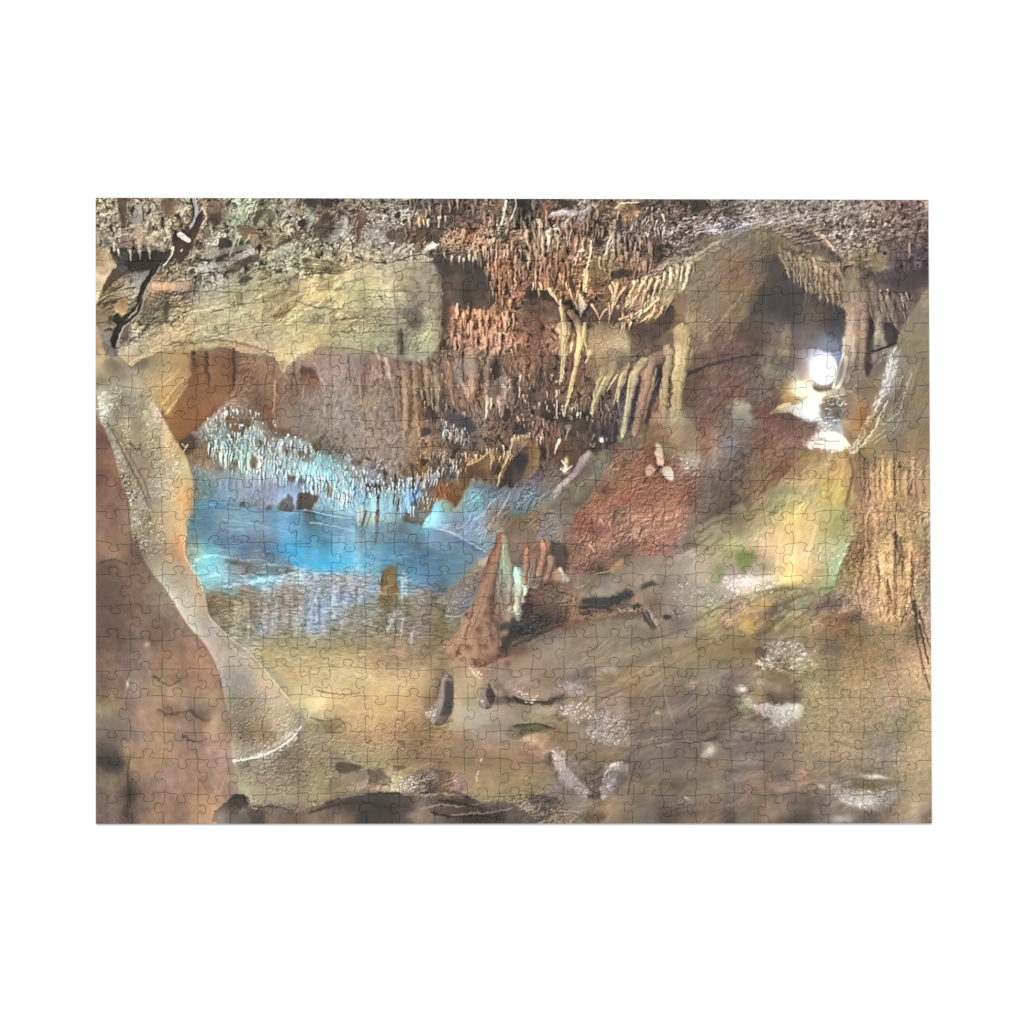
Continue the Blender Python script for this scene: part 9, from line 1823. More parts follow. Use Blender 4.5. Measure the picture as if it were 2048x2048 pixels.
# brightness of the print on a 64 x 48 grid, 0 (black) to 15 (white)
LUMA = '''
8 7 5 8 9 5 8 8 7 7 9 9 8 7 8 7 3 4 6 7 7 7 6 7 5 5 6 6 5 6 6 9 3 5 6 4 5 8 6 6 8 6 5 5 5 4 4 7 4 6 8 7 7 7 7 7 8 8 7 7 7 6 6 8
8 8 5 7 9 7 9 5 7 5 8 9 7 6 8 7 9 5 6 7 7 8 9 7 9 8 6 4 6 6 7 10 3 5 7 11 8 5 6 6 7 7 6 7 6 6 6 7 5 7 10 8 8 9 8 7 8 7 8 8 7 7 6 6
8 8 8 9 9 8 5 5 6 8 8 6 6 8 9 6 7 4 7 9 6 9 5 5 6 6 5 7 6 7 8 6 6 6 9 9 5 7 4 7 5 7 7 8 7 6 9 11 7 9 7 7 9 7 6 7 8 8 7 7 6 6 6 5
7 8 7 9 8 9 6 5 8 8 5 8 6 8 6 8 6 7 8 9 8 9 8 7 6 8 8 8 7 9 7 6 7 7 10 7 8 9 5 9 6 6 6 5 7 6 6 9 8 7 6 6 6 8 6 7 9 7 7 7 6 5 6 5
9 6 4 3 3 5 4 7 7 5 7 8 8 9 9 8 8 7 8 10 9 9 8 9 8 9 3 6 8 7 7 8 5 8 8 6 8 10 7 8 6 6 6 5 6 9 8 7 7 7 7 5 7 7 7 8 6 8 7 6 8 5 5 4
10 6 4 4 4 6 7 7 9 8 6 6 7 8 9 9 7 6 8 11 10 10 10 10 8 8 4 4 4 4 8 7 6 6 6 6 7 11 6 7 4 7 7 9 10 9 7 7 7 7 6 5 6 6 7 9 8 6 6 5 7 5 4 3
10 6 8 6 9 10 9 6 8 9 9 6 9 8 8 9 12 8 10 11 10 11 11 9 8 9 6 5 4 4 6 5 6 7 8 7 6 11 6 7 8 9 10 9 10 8 7 7 7 7 6 5 4 6 7 7 8 7 6 6 5 4 4 5
9 6 8 6 8 6 7 8 9 9 8 8 9 8 8 9 11 11 11 10 8 11 11 10 7 8 6 6 3 4 5 7 6 3 5 7 7 9 6 8 7 11 9 10 7 7 7 7 8 7 5 4 4 4 6 6 7 7 8 6 7 6 5 8
6 7 7 5 6 5 7 9 10 10 9 10 10 9 7 10 10 9 11 9 9 9 9 7 7 9 5 8 5 7 6 7 6 5 5 7 4 9 6 9 7 9 9 6 7 8 7 7 7 7 4 4 4 4 5 5 4 8 8 5 7 6 7 8
7 4 6 6 6 8 9 10 9 10 10 10 10 9 9 10 8 10 8 9 8 8 8 9 4 10 5 9 7 7 8 8 6 6 6 9 5 5 6 6 7 6 7 4 6 10 7 7 7 6 5 5 5 5 5 5 4 8 8 5 6 6 8 8
8 4 7 9 9 10 10 10 9 8 9 8 9 10 10 11 10 11 8 9 10 9 8 5 9 11 6 9 7 9 9 8 6 6 6 10 8 9 9 9 7 4 5 6 9 10 8 6 6 5 5 6 8 6 7 7 5 9 9 5 8 5 8 8
7 6 9 8 10 9 8 8 8 7 8 9 10 9 11 11 12 8 9 9 9 8 8 6 9 10 6 7 8 9 9 8 7 6 7 9 11 9 10 10 9 5 6 8 11 9 7 6 6 6 5 6 8 7 8 10 7 10 8 4 7 7 8 8
10 7 10 7 9 9 9 6 5 6 5 7 8 8 11 10 8 8 8 8 7 8 9 7 8 7 6 7 8 7 4 7 7 6 6 8 8 8 9 9 6 7 9 8 11 8 5 5 5 5 5 7 6 6 12 15 12 10 7 5 9 9 7 7
9 7 9 9 9 10 9 6 6 6 5 6 7 7 8 6 5 9 9 8 7 9 8 8 7 8 7 8 9 6 4 7 7 6 5 7 8 6 9 9 8 9 10 7 10 6 4 6 6 6 6 7 8 10 13 15 12 8 7 6 10 9 8 7
8 9 9 10 10 10 9 6 6 6 6 7 6 7 7 7 6 8 9 8 7 8 7 8 7 6 8 7 10 6 7 9 6 5 5 7 7 6 8 8 8 8 8 7 10 5 6 6 6 6 6 6 8 14 14 11 11 8 7 7 11 8 8 7
12 8 9 8 10 10 7 6 6 7 9 7 5 7 7 7 8 8 8 9 8 8 8 8 6 5 6 8 7 6 9 9 6 5 5 7 6 7 6 6 8 8 6 8 8 5 6 6 6 8 6 6 9 13 14 12 8 8 8 9 9 7 7 7
11 7 8 9 11 9 6 6 7 9 8 6 7 6 8 7 8 8 9 8 8 8 7 8 5 4 5 5 6 8 7 4 5 6 4 6 6 5 5 5 8 6 7 8 10 7 6 6 6 9 6 6 7 11 14 11 6 7 8 9 8 7 7 8
7 8 10 8 10 9 6 6 10 8 6 7 9 7 7 8 7 8 9 8 9 8 8 8 7 5 8 6 4 7 6 5 5 6 5 6 5 4 5 4 7 7 6 8 9 7 6 7 7 7 7 6 6 6 7 10 10 9 9 9 8 8 7 7
5 8 9 8 9 12 6 5 7 9 8 9 9 8 9 8 8 6 8 8 9 8 8 8 8 7 6 7 6 6 5 6 8 7 6 7 5 5 6 4 8 7 7 8 9 8 7 8 7 7 6 6 7 7 9 14 14 11 9 9 8 7 8 7
6 9 7 7 9 11 8 6 7 10 10 10 9 9 9 8 8 7 7 8 7 8 8 8 7 7 7 5 6 8 6 7 6 6 4 5 5 6 6 6 7 7 7 9 8 9 7 9 7 6 6 7 7 7 8 11 12 11 8 8 8 7 8 8
6 8 8 8 9 10 11 8 9 7 9 10 11 10 10 11 11 10 8 9 9 8 8 7 6 6 6 7 6 5 7 5 3 7 5 8 7 8 7 7 7 7 7 8 7 10 8 8 6 5 7 6 6 7 9 9 9 9 6 7 10 8 9 8
5 7 7 8 9 11 10 8 8 9 9 10 10 10 10 10 12 13 10 9 9 8 7 7 8 8 7 7 5 6 5 4 5 7 6 7 9 7 7 7 7 7 7 8 8 6 7 6 6 5 7 7 7 9 10 10 10 9 7 9 10 8 9 9
6 6 8 8 9 11 11 8 7 8 9 9 9 9 9 8 10 9 12 9 8 7 8 10 6 7 6 6 7 7 6 6 7 7 7 8 7 6 7 7 7 7 7 7 8 6 6 5 5 7 6 7 9 9 10 10 10 9 8 9 10 9 8 9
6 6 8 9 8 11 11 8 8 8 8 7 8 8 8 6 6 9 11 11 10 11 10 10 7 7 10 8 8 8 8 8 7 7 8 6 6 6 8 7 7 7 7 8 8 6 6 6 5 6 8 8 9 11 10 10 10 8 9 10 10 7 9 10
7 6 8 8 9 10 11 7 7 8 9 9 9 8 9 8 5 8 10 11 8 10 10 7 7 12 11 8 9 10 8 6 6 7 7 8 7 7 8 7 8 9 9 9 9 8 7 6 6 7 8 9 11 12 11 10 10 8 9 10 9 9 9 10
7 6 8 7 9 10 11 7 7 8 8 9 9 9 10 9 6 7 8 11 6 8 8 6 7 9 10 10 9 10 8 7 6 7 7 8 7 6 6 7 7 9 8 9 8 7 8 9 8 8 10 11 11 12 11 10 9 9 9 8 8 9 9 9
7 6 7 7 9 10 10 9 8 7 7 7 7 7 9 8 8 7 10 10 8 8 7 7 6 9 8 7 8 8 7 8 8 7 8 7 6 8 8 8 7 8 8 8 8 7 8 9 11 11 11 12 12 12 11 11 10 9 7 9 10 7 10 8
7 7 6 6 8 10 9 10 11 10 7 7 7 7 8 9 9 8 10 10 9 9 8 8 7 6 7 7 8 9 8 8 7 7 7 5 6 8 7 6 6 7 8 8 9 10 10 10 9 7 8 11 12 13 12 11 10 8 7 9 11 7 10 8
5 5 6 6 8 9 9 11 11 11 8 7 8 7 7 11 10 10 10 11 10 9 6 7 7 7 7 7 8 8 7 9 9 7 6 8 7 6 5 7 8 8 8 8 9 10 10 8 9 8 10 10 12 13 12 11 10 8 8 10 12 8 10 8
5 5 6 6 8 9 9 10 11 10 10 10 10 11 10 11 9 9 9 10 9 9 6 9 8 7 6 7 8 7 7 10 11 8 6 7 8 7 7 8 8 8 8 6 9 9 10 10 12 14 14 12 13 13 11 10 9 8 9 10 11 9 10 8
5 5 6 6 6 9 10 10 8 8 8 8 8 9 9 8 10 9 10 9 9 9 8 10 9 7 7 8 8 8 6 8 10 5 6 6 7 7 8 7 5 7 8 8 9 9 10 9 10 12 11 10 8 8 8 9 7 8 9 10 10 9 9 8
5 5 5 6 6 7 10 11 8 7 8 9 8 9 8 10 9 10 11 9 8 8 7 7 8 7 7 8 8 9 6 8 8 4 5 5 7 4 5 5 6 7 7 8 8 9 10 10 9 10 9 7 7 8 8 6 7 10 9 10 10 9 8 8
5 5 6 6 6 6 8 10 9 8 10 9 8 9 9 10 9 9 9 9 8 8 8 8 7 7 7 8 8 8 6 7 5 4 3 4 6 7 7 7 7 7 8 7 6 8 9 9 9 10 8 7 8 10 8 8 7 5 7 10 9 10 7 9
5 5 5 6 6 6 7 9 10 9 10 9 9 9 8 9 10 9 8 8 8 8 9 9 8 7 7 8 10 8 6 5 3 4 5 7 7 8 8 8 8 7 6 8 8 8 8 9 8 9 7 6 8 8 8 7 7 6 7 8 8 9 5 9
5 5 6 7 6 7 6 8 9 10 9 9 10 9 9 9 9 9 8 8 8 8 8 9 9 7 7 8 9 8 7 5 4 7 8 9 8 8 8 8 8 8 8 8 8 8 7 8 7 6 7 9 10 10 7 8 6 7 7 8 8 9 9 8
6 6 6 7 7 7 7 7 9 10 10 11 9 10 10 10 10 10 10 10 10 9 8 8 8 8 9 9 9 7 6 7 8 9 8 8 8 8 8 9 8 8 8 8 8 8 8 7 7 7 10 8 8 10 11 8 7 8 8 8 8 9 10 10
6 7 7 7 7 7 7 8 8 9 9 9 11 10 10 11 11 11 11 11 11 11 10 10 10 10 6 9 10 10 8 8 9 8 8 8 8 7 10 8 8 8 9 8 8 7 8 8 8 8 8 9 8 8 8 8 8 9 9 8 10 10 11 11
6 7 7 8 8 8 7 8 8 8 9 9 10 11 11 11 11 11 11 10 11 11 11 11 10 9 5 9 10 9 8 8 9 8 8 9 9 8 7 8 8 8 8 8 7 8 8 8 7 9 9 8 8 8 9 9 8 9 10 9 10 10 10 10
6 7 7 8 8 8 8 7 8 8 8 8 9 11 11 11 12 13 11 11 10 11 11 11 9 8 4 9 9 8 5 6 7 10 7 5 9 10 8 8 9 7 7 7 7 7 7 7 6 8 10 7 7 7 9 10 9 9 9 9 10 10 9 10
8 7 7 9 8 6 7 6 6 8 8 8 9 10 10 9 12 11 10 10 11 11 10 10 10 9 5 10 10 10 10 9 8 9 9 8 11 10 8 8 9 8 7 7 8 7 7 7 6 8 8 11 11 12 9 9 9 9 9 9 9 9 9 10
7 7 7 8 8 9 8 7 9 8 7 7 8 10 10 8 9 7 7 10 10 10 10 9 8 7 8 10 10 10 8 8 7 7 7 8 8 7 9 9 10 7 7 8 6 7 6 6 6 8 7 7 11 10 9 9 9 9 9 9 9 8 9 10
6 6 7 8 8 8 7 7 8 9 9 7 8 9 11 8 9 9 8 8 9 9 9 8 7 7 9 9 8 9 9 8 8 10 9 7 7 8 9 10 9 7 7 7 6 6 6 6 7 7 7 7 7 8 9 9 9 9 9 8 8 8 9 10
5 5 8 8 8 9 8 8 9 9 10 9 10 9 7 7 8 8 8 9 9 9 9 8 7 8 8 8 8 9 9 9 8 8 10 10 8 8 7 8 7 7 7 7 6 7 8 10 7 7 7 7 7 8 8 9 9 10 9 9 8 9 10 10
4 3 8 7 8 8 8 8 8 9 9 8 8 7 7 7 8 8 6 6 8 9 8 7 8 8 7 8 8 8 8 8 8 8 7 10 8 7 7 9 7 6 7 7 7 7 7 8 7 8 8 7 7 8 9 8 8 8 8 8 8 9 10 10
6 6 5 7 8 8 9 8 8 9 9 9 9 8 8 7 8 8 8 8 7 6 9 10 8 7 6 8 8 9 9 8 9 8 8 8 9 7 6 9 6 6 7 6 6 7 7 8 7 8 8 7 6 8 8 8 8 8 8 10 8 9 9 9
6 7 4 6 7 8 8 8 8 9 7 9 9 9 9 8 9 8 7 8 9 8 8 8 7 6 6 8 8 9 9 8 8 7 7 7 8 10 6 9 7 7 7 7 6 7 8 8 7 7 7 7 8 8 7 8 9 9 8 7 9 8 9 9
6 6 5 6 8 8 7 9 9 9 4 8 8 8 8 8 7 7 5 4 4 3 4 5 6 7 5 4 4 6 8 8 7 6 6 6 7 8 7 9 8 7 7 6 6 8 7 7 7 7 7 8 8 6 6 7 8 11 12 11 8 9 10 9
6 7 4 7 8 8 7 9 9 9 6 5 5 7 6 6 7 6 7 6 3 4 4 5 8 7 5 5 4 3 4 6 5 6 6 7 8 6 6 8 7 7 7 5 5 6 7 7 4 7 6 8 6 5 5 7 9 8 6 5 8 9 9 7
'''.strip().split('\n')
CHROMA = .64
SAT, BRI, FINE = 1., 1.05, .6

# ---------------------------------------------------------------- finishing
t(0, 0)
# break up the painted edges in the rock with a fine warp of the picture
R_all = '-5 -5 780 -5 780 585 330 585 330 480 180 480 150 430 95 330 90 290 205 285 330 300 300 400 400 400 330 300 205 285 90 270 -5 200'
WM = blur(mask_poly(pts('-5 -5 780 -5 780 585 330 585 330 420 345 330 340 310 200 282 92 270 88 200 -5 150'), 4, 0, 5, 1, False)[4], 2)
_r = mask_poly(pts('-5 -5 780 -5 780 585 330 585 330 420 345 330 340 310 200 282 92 270 88 200 -5 150'), 4, 0, 5, 1, False)
wm = np.zeros((PH, PW), np.float32); wm[_r[2]:_r[3], _r[0]:_r[1]] = _r[4]
lm = mask_poly(pts('650 140 692 140 692 176 650 176'), 6)
wm[lm[2]:lm[3], lm[0]:lm[1]] *= 1 - lm[4]
Y, X = np.mgrid[0:PH, 0:PW].astype(np.float32)
dx = (fbm(X / 16, Y / 16, 201, 3) * 1.5 + fbm(X / 7, Y / 7, 203, 2) * .25) * K * wm
dy = (fbm(X / 16, Y / 16, 205, 3) * 1.5 + fbm(X / 7, Y / 7, 207, 2) * .25) * K * wm
sx = np.clip(X + dx, 0, PW - 1.01); sy = np.clip(Y + dy, 0, PH - 1.01)
xi = sx.astype(int); yi = sy.astype(int); fx = (sx - xi)[..., None]; fy = (sy - yi)[..., None]
img[:] = (img[yi, xi] * (1 - fx) + img[yi, xi + 1] * fx) * (1 - fy) + (img[yi + 1, xi] * (1 - fx) + img[yi + 1, xi + 1] * fx) * fy
# fine rock grain over all of it, less in the smooth places
gr = np.ones((PH, PW), np.float32) * .35
for poly, v in ((CEIL, 1.0), (MID, .9), (SLAB, .9)):
    r = mask_poly(pts(poly), 5)
    gr[r[2]:r[3], r[0]:r[1]] = gr[r[2]:r[3], r[0]:r[1]] * (1 - r[4]) + v * r[4]
n1 = fbm(X / 5, Y / 6, 211, 4, .7); n2 = fbm(X / 14, Y / 17, 213, 4, .6); n3 = fbm(X / 46, Y / 46, 215, 3)
vis = np.clip(.75 + 1.2 * fbm(X / 60, Y / 60, 217, 2), .25, 1.4)
img *= np.exp((n1 * .1 + n2 * .2 + n3 * .13) * gr * vis)[..., None]
img[..., 0] *= 1 + fbm(X / 24, Y / 24, 219, 3) * .05; img[..., 2] *= 1 + fbm(X / 24, Y / 24, 221, 3) * .07
# local contrast, then the print's own slightly faded tone
np.clip(img, 0, 1.05, out=img)
lo_ = blur(img, 9)
img += (img - lo_) * .2
img += (img - blur(img, 1.4)) * .25
np.clip(img, .02, 1, out=img)
# hold the broad tones of each part of the picture to the print's
TG = np.array([[hx(c) for c in r.split()] for r in ROWS], np.float32)
tl = (TG @ np.array([.3, .59, .11], np.float32))[..., None]
TG = np.clip((tl + (TG - tl) * SAT) * BRI, 0, 1)
def cells(A, ny, nx):
    ye = np.linspace(0, PH, ny + 1).astype(int); xe = np.linspace(0, PW, nx + 1).astype(int)
    n_ = np.diff(ye)[:, None] * np.diff(xe)[None]
    return np.add.reduceat(np.add.reduceat(A, ye[:-1], 0), xe[:-1], 1) / (n_[..., None] if A.ndim == 3 else n_)

def spread(G, ny, nx):
    u = np.clip(X / PW * nx - .5, 0, nx - 1.001); v = np.clip(Y / PH * ny - .5, 0, ny - 1.001)
    ui = u.astype(int); vi = v.astype(int); uf = u - ui; vf = v - vi
    if G.ndim == 3: uf = uf[..., None]; vf = vf[..., None]
    uf = uf * uf * (3 - 2 * uf); vf = vf * vf * (3 - 2 * vf)
    return (G[vi, ui] * (1 - uf) + G[vi, ui + 1] * uf) * (1 - vf) + (G[vi + 1, ui] * (1 - uf) + G[vi + 1, ui + 1] * uf) * vf

FL_ = np.array([[int(c) for c in r.split()] for r in LUMA], np.float32) / 15 * BRI
LW = np.array([.3, .59, .11], np.float32)
for it in range(3):
    hi = np.clip((img.min(2, keepdims=True) - .8) / .2, 0, 1)      # leave the lamp and wet glints white
    rr = spread(np.clip(TG / np.maximum(cells(img, 24, 32), .02), .6, 1.75) ** .8, 24, 32)
    img *= 1 + (rr - 1) * (1 - hi)
    rr = spread(blur(np.clip(FL_ / np.maximum(cells(img @ LW, 48, 64), .02), .5, 2.) ** FINE, .6), 48, 64)[..., None]
    img *= 1 + (rr - 1) * (1 - hi)
np.clip(img, 0, 1, out=img)
# colours of the print: soft, all pulled towards one warm beige; only the lit water stays blue
lum = (img @ np.array([.3, .59, .11], np.float32))[..., None]
ch = img - lum
ch = .35 * ch + .65 * blur(ch, 4)
bl = blur(np.clip((img[..., 2] - img[..., 0] + .02) * 5, 0, 1), 3)[..., None]
kk = CHROMA + (.8 - CHROMA) * bl
mc = lum * np.array([.105, -.012, -.16], np.float32) * (1 - lum * .35) * (1 - bl)
img[:] = lum + mc + (ch - mc) * kk
np.clip(img, 0, 1, out=img)
# deep shade never prints fully black
img[:] = np.where(img < .3, .3 - (.3 - img) * .72, img)

# ---------------------------------------------------------------- crisp small things, and the warm light of the print
t(0, 0)
for c, x, y, rx, ry, an in (((1.07, 1.05, .95), 200, 100, 120, 34, -8), ((1.1, 1.06, .92), 655, 285, 46, 60, 40), ((1.07, 1.03, .93), 255, 460, 75, 40, 0), ((1.07, 1.09, 1.08), 55, 430, 60, 110, 0), ((1.04, 1.02, .98), 735, 310, 34, 80, 0), ((1.05, 1.02, .94), 72, 210, 36, 90, -12), ((1.05, .98, .92), 440, 100, 90, 50, 0), ((1.06, .97, .93), 490, 270, 60, 40, -30), ((1.04, 1., .95), 690, 420, 70, 60, 0)):
    b(c, x, y, rx, ry, an, 1, 'm')
quarter(0, 1)
tube('94867c', '920 444 917 478 907 512 895 536', 11, 17, .95, .6, 1.15, -.6, .25)
p('4a4344', '912 450 920 443 931 452 934 490 931 528 912 537 900 533 910 500', 1, .85, .5); s('a89a90', '908 470 905 500 893 526', 2, 3, .6, .8)
glints('866 522 892 514 888 540 868 540', 22, 'faf2ee', 1, 1.8, -40, 316, .85, 50); s('6b5a48', '900 545 915 552 930 548', 5, 3, .5, 1.2)
tube('8d7d72', '1021 464 1019 500', 8, 13, .9, .6, 1.1, -.5); p('453c39', '1022 466 1037 470 1041 496 1030 504 1022 490', .7, .75, .5); b('fff4ee', 1010, 498, 1.4, 1.2, 0, .8)
g('745 215 748 190 750 166 762 150 776 145 785 152 786 176 791 200 790 216 768 221', '750 180 5c4e36 768 152 7c6444 772 182 957e5a 762 206 a88c68 784 200 786044 780 165 84704c', .4, .95, .3); s('c4a89c', '746 216 768 220 790 216', 1.6, 1.2, .8); s('4a3c28', '750 168 748 190 750 208', 1.2, .8, .6)
g('746 222 790 222 788 250 776 262 752 260', '768 232 726648 768 255 7c7054', 1, .6, 1)
for l, w, w1, c in (('1066 62 1052 110 1036 170 1010 240 990 300 976 380', 3, 20, '9c705a'), ('1020 180 1000 240 968 310 930 368', 6, 14, 'a8826a'), ('1046 250 1042 310 1034 380', 9, 14, '94705c'), ('1070 70 1076 110 1080 150', 4, 8, '94a07c')):
    tube(c, l, w, w1, .38, .55, 1.2, -.3)
for x, y, r in ((985, 300, 8), (1005, 345, 8), (960, 345, 7), (1028, 325, 7), (940, 366, 5), (1012, 285, 6), (1040, 370, 7), (975, 380, 6)):
    b('bc967e', x - 3, y - 4, r * .7, r * .6, 0, .5); b('4e382f', x + r * 1.8, y + r * 1.4, r * .45, r * .3, 30, .5)
lines('48352d', '990 240 978 290 962 335/1046 240 1034 290 1030 330/955 350 945 372', 1.6, .8, .5, .6, 'n', 2)
lines('34302d', '360 752 392 748 404 772/420 786 450 772 500 782/600 764 660 748 720 742 800 737/700 760 760 775 820 772/880 790 940 800 1000 796 1070 806/900 756 950 764 1010 778', 2, 1, .6, .6, 'n', 2); lines('a4968a', '800 735 860 743 910 737 962 747/850 781 900 769 950 773/930 797 980 791 1040 787 1090 777/410 768 450 764 500 776/640 750 700 740', 1.2, .7, .6, .4, 'n', 2)
lines('c8d8ea', '560 30 600 36 640 44 690 56/860 36 900 48 940 64 980 86 1020 108', 1.2, 1, .7, .4)
glints('290 110 520 110 620 150 520 175 290 200', 60, 'd4f4fa', .8, 6, -3, 401, .5, 10); glints('300 20 850 40 880 140 520 130', 40, '98d4ec', .7, 8, 0, 402, .35, 5)
b('48b8ec', 600, 140, 36, 4, 0, .5); b('48b0e0', 500, 105, 24, 5, 5, .4)
glints('370 480 500 540 520 600 400 650 365 640', 60, '54463a', 1, 2.4, 60, 403, .45, 40); glints('395 650 450 640 510 600 530 570 515 610 450 648', 60, 'fbf6ee', 1, 1.8, -40, 404, .75, 50)
quarter(0, 0)
drips('290 600 350 560 420 580 560 650 640 690 640 730 500 710 380 680', 60, 'd4f4f0 b4e0e0', 4, 11, 1.5, 90, 405, .8, 3, .6); drips('540 690 640 700 740 730 830 740 820 780 640 770', 60, 'c4f0fa a4dcec dcfaff', 5, 12, 1.6, 90, 406, .8, 3, .55)
drips('800 430 1080 420 1080 560 860 560', 46, 'a88468 c0a488 8c6c54', 6, 16, 2.4, 88, 407, .7, 6); drips('1045 110 1085 110 1085 320 1045 280', 46, 'a8805f 8c684e c4a07c', 5, 13, 2, 88, 408, .7, 6)
lines('2a2420', '168 178 142 215 124 250 116 292 96 316 66 342 50 388', 2.4, 2, .6, .4); lines('b0a49a', '171 180 146 216 128 252 121 292 100 318 72 342 58 388', 1.2, 1.2, .8, .3); lines('b0b0b6', '256 0 264 40 249 80', 2.4, 1.6, .85, .3); lines('f0e6d4', '218 97 242 112', 4, 3.4, .95, .3)
lines('f0e2b4', '492 452 510 428 540 408 575 392/100 434 140 404 190 380 240 368/480 330 510 300 540 280 600 240', 1.2, .7, .6, .4, 'n', 2)
quarter(1, 0)
p('ffffff', '810 410 826 412 838 424 844 442 842 462 832 480 816 488 798 486 784 474 777 456 779 436 790 419', .5, 1, 0)
for l, w in (('125 290 130 350 126 430 120 490', 3), ('186 330 178 380 150 480 134 560', 3.6), ('240 470 222 510 210 540', 3), ('285 460 272 500 262 540', 3), ('305 470 296 530 290 590', 3.4), ('186 190 184 230 182 246', 3)):
    tube('d4c490', l, w, .8, .75, .6, 1.2)
drips('400 190 260 250 250 320 420 260', 30, 'c8b088 b09470', 6, 13, 2.2, 105, 409, .75, 8); drips('700 140 850 225 860 265 710 170', 34, 'a08870 8c7460', 6, 13, 2.2, 88, 410, .8, 5)
drips('0 90 380 60 360 180 0 240', 90, 'a07c60 8a664e bc9c7c', 6, 15, 2.4, 88, 411, .65, 8); lines('dcd4dc', '470 95 540 72 620 58 700 48/500 80 600 50 700 36/90 50 130 40 200 22/700 60 800 44 880 30', 1.2, .7, .5, .4, 'n', 3)
quarter(1, 1)
lines('3b3630', '346 262 353 272 363 293 372 307/0 488 40 498 90 500 108 490/0 562 60 556 100 568/1062 300 1072 350 1084 400', 1.8, 1.2, .7, .4, 'n', 1)
np.clip(img, 0, 1, out=img)
img += (img - blur(img, 1.3)) * .45
np.clip(img, 0, 1, out=img)

# ---------------------------------------------------------------- scene
import bpy
from mathutils import geometry, Vector, Matrix

np.clip(img, 0, 1, out=img)
scene = bpy.context.scene
col = scene.collection
THICK = .0015                    # board thickness, metres

# camera: an 85 mm view from straight above, a degree off square
cam_d = bpy.data.cameras.new('camera'); cam = bpy.data.objects.new('camera', cam_d); col.objects.link(cam)
cam_d.sensor_width = 36; cam_d.lens = 85; cam_d.clip_start = .05; cam_d.clip_end = 50
cam.location = (-.022664, -.025969, 1.506083 + THICK)
def rotm(a, b_, c):
    return (Matrix.Rotation(c, 3, 'Z') @ Matrix.Rotation(b_, 3, 'Y') @ Matrix.Rotation(a, 3, 'X'))
RM = rotm(.0166385, -.0142349, -.00058764)
cam.rotation_euler = RM.to_euler()
scene.camera = cam
F = 85 / 36 * 2048
RN = np.array(RM)
C0 = np.array(cam.location)

def plane(q):
    """layout units of the print sheet (1 unit = about .31 mm) -> metres on the board's top"""
    q = np.asarray(q, float)
    d = np.stack([(q[:, 0] - 1024) / F, (1024 - q[:, 1]) / F, -np.ones(len(q))], 1) @ RN.T
    k = (THICK - C0[2]) / d[:, 2]
    return (C0 + d * k[:, None])[:, :2]

# ---- the die: 25 x 20 pieces
CX = [191.3, 260, 324, 392, 458, 528, 595, 661, 729, 793, 861, 930, 996, 1061, 1127, 1191, 1264, 1325, 1391, 1461, 1527, 1586, 1655, 1721, 1790, 1860]
CY = [396, 456, 520, 581, 644, 710, 773, 836, 896, 957, 1023, 1086, 1149, 1211, 1273, 1336, 1394, 1462, 1520, 1588, 1647.5]
NX, NY = 25, 20
rs = np.random.RandomState(42)
TL, TR, BL, BR = (191.2, 395.2), (1856.8, 399.6), (191.5, 1648.), (1863.8, 1646.8)
node = np.zeros((NX + 1, NY + 1, 2))
for i in range(NX + 1):
    for j in range(NY + 1):
        u = (CX[i] - CX[0]) / (CX[-1] - CX[0]); v = (CY[j] - CY[0]) / (CY[-1] - CY[0])
        c = [(TL[k] * (1 - u) + TR[k] * u) * (1 - v) + (BL[k] * (1 - u) + BR[k] * u) * v for k in (0, 1)]
        w = rs.randn(2) * 3.2
        if i in (0, NX): w[0] = 0
        if j in (0, NY): w[1] = 0
        if (i in (0, NX)) and (j in (0, NY)): w[:] = 0
        node[i, j] = np.array(c) + w

def cut(a, b2, sgn):
    """one die cut from a to b2 with a knob on the side sgn"""
    d = b2 - a; L = np.hypot(*d); d = d / L; n = np.array([-d[1], d[0]]) * sgn
    m = L * (.5 + np.clip(rs.randn(), -1.5, 1.5) * .032); sag = rs.randn() * 1.6
    nk = 5.6 + rs.rand() * 2.4; hw = 9 + rs.rand() * 2; ht = 15.6 + rs.rand() * 3.4; sk = rs.randn() * 1.6; sh = rs.rand() * 1.6
    e0 = min(L * .27, m - nk - 8); e1 = max(L * .73, m + nk + 8)
    P = [(0, 0), (e0 * .5, sag * .7), (e0, sag), (m - nk - 4.5, sag * .6 + .4), (m - nk - .6, sh + 1.2), (m - nk + .6, 4.6), (m - hw + .6 + sk * .4, ht * .5), (m - hw + sk, ht * .68),
         (m - hw * .72 + sk, ht * .92), (m - hw * .25 + sk, ht), (m + hw * .25 + sk, ht), (m + hw * .72 + sk, ht * .92), (m + hw + sk, ht * .68), (m + hw - .6 + sk * .4, ht * .5),
         (m + nk - .6, 4.6), (m + nk + .6, sh + 1.2), (m + nk + 4.5, sag * -.5 + .4), (e1, -sag), ((e1 + L) / 2, -sag * .7), (L, 0)]
    q = [(x, y) for k, (x, y) in enumerate(P) if k in (0, len(P) - 1) or 1 < x < L - 1]
    w = np.array([a + d * x + n * y for x, y in q])
    return smooth_line(w, False, 3)

def straight(a, b2):
    n = 12
    return np.array([a + (b2 - a) * k / n for k in range(n + 1)])

EH = {}; EV = {}
for j in range(NY + 1):
    for i in range(NX):
        a, b2 = node[i, j], node[i + 1, j]
        EH[i, j] = straight(a, b2) if j in (0, NY) else cut(a, b2, 1 if rs.rand() < .5 else -1)
for i in range(NX + 1):
    for j in range(NY):
        a, b2 = node[i, j], node[i, j + 1]
        EV[i, j] = straight(a, b2) if i in (0, NX) else cut(a, b2, 1 if rs.rand() < .5 else -1)

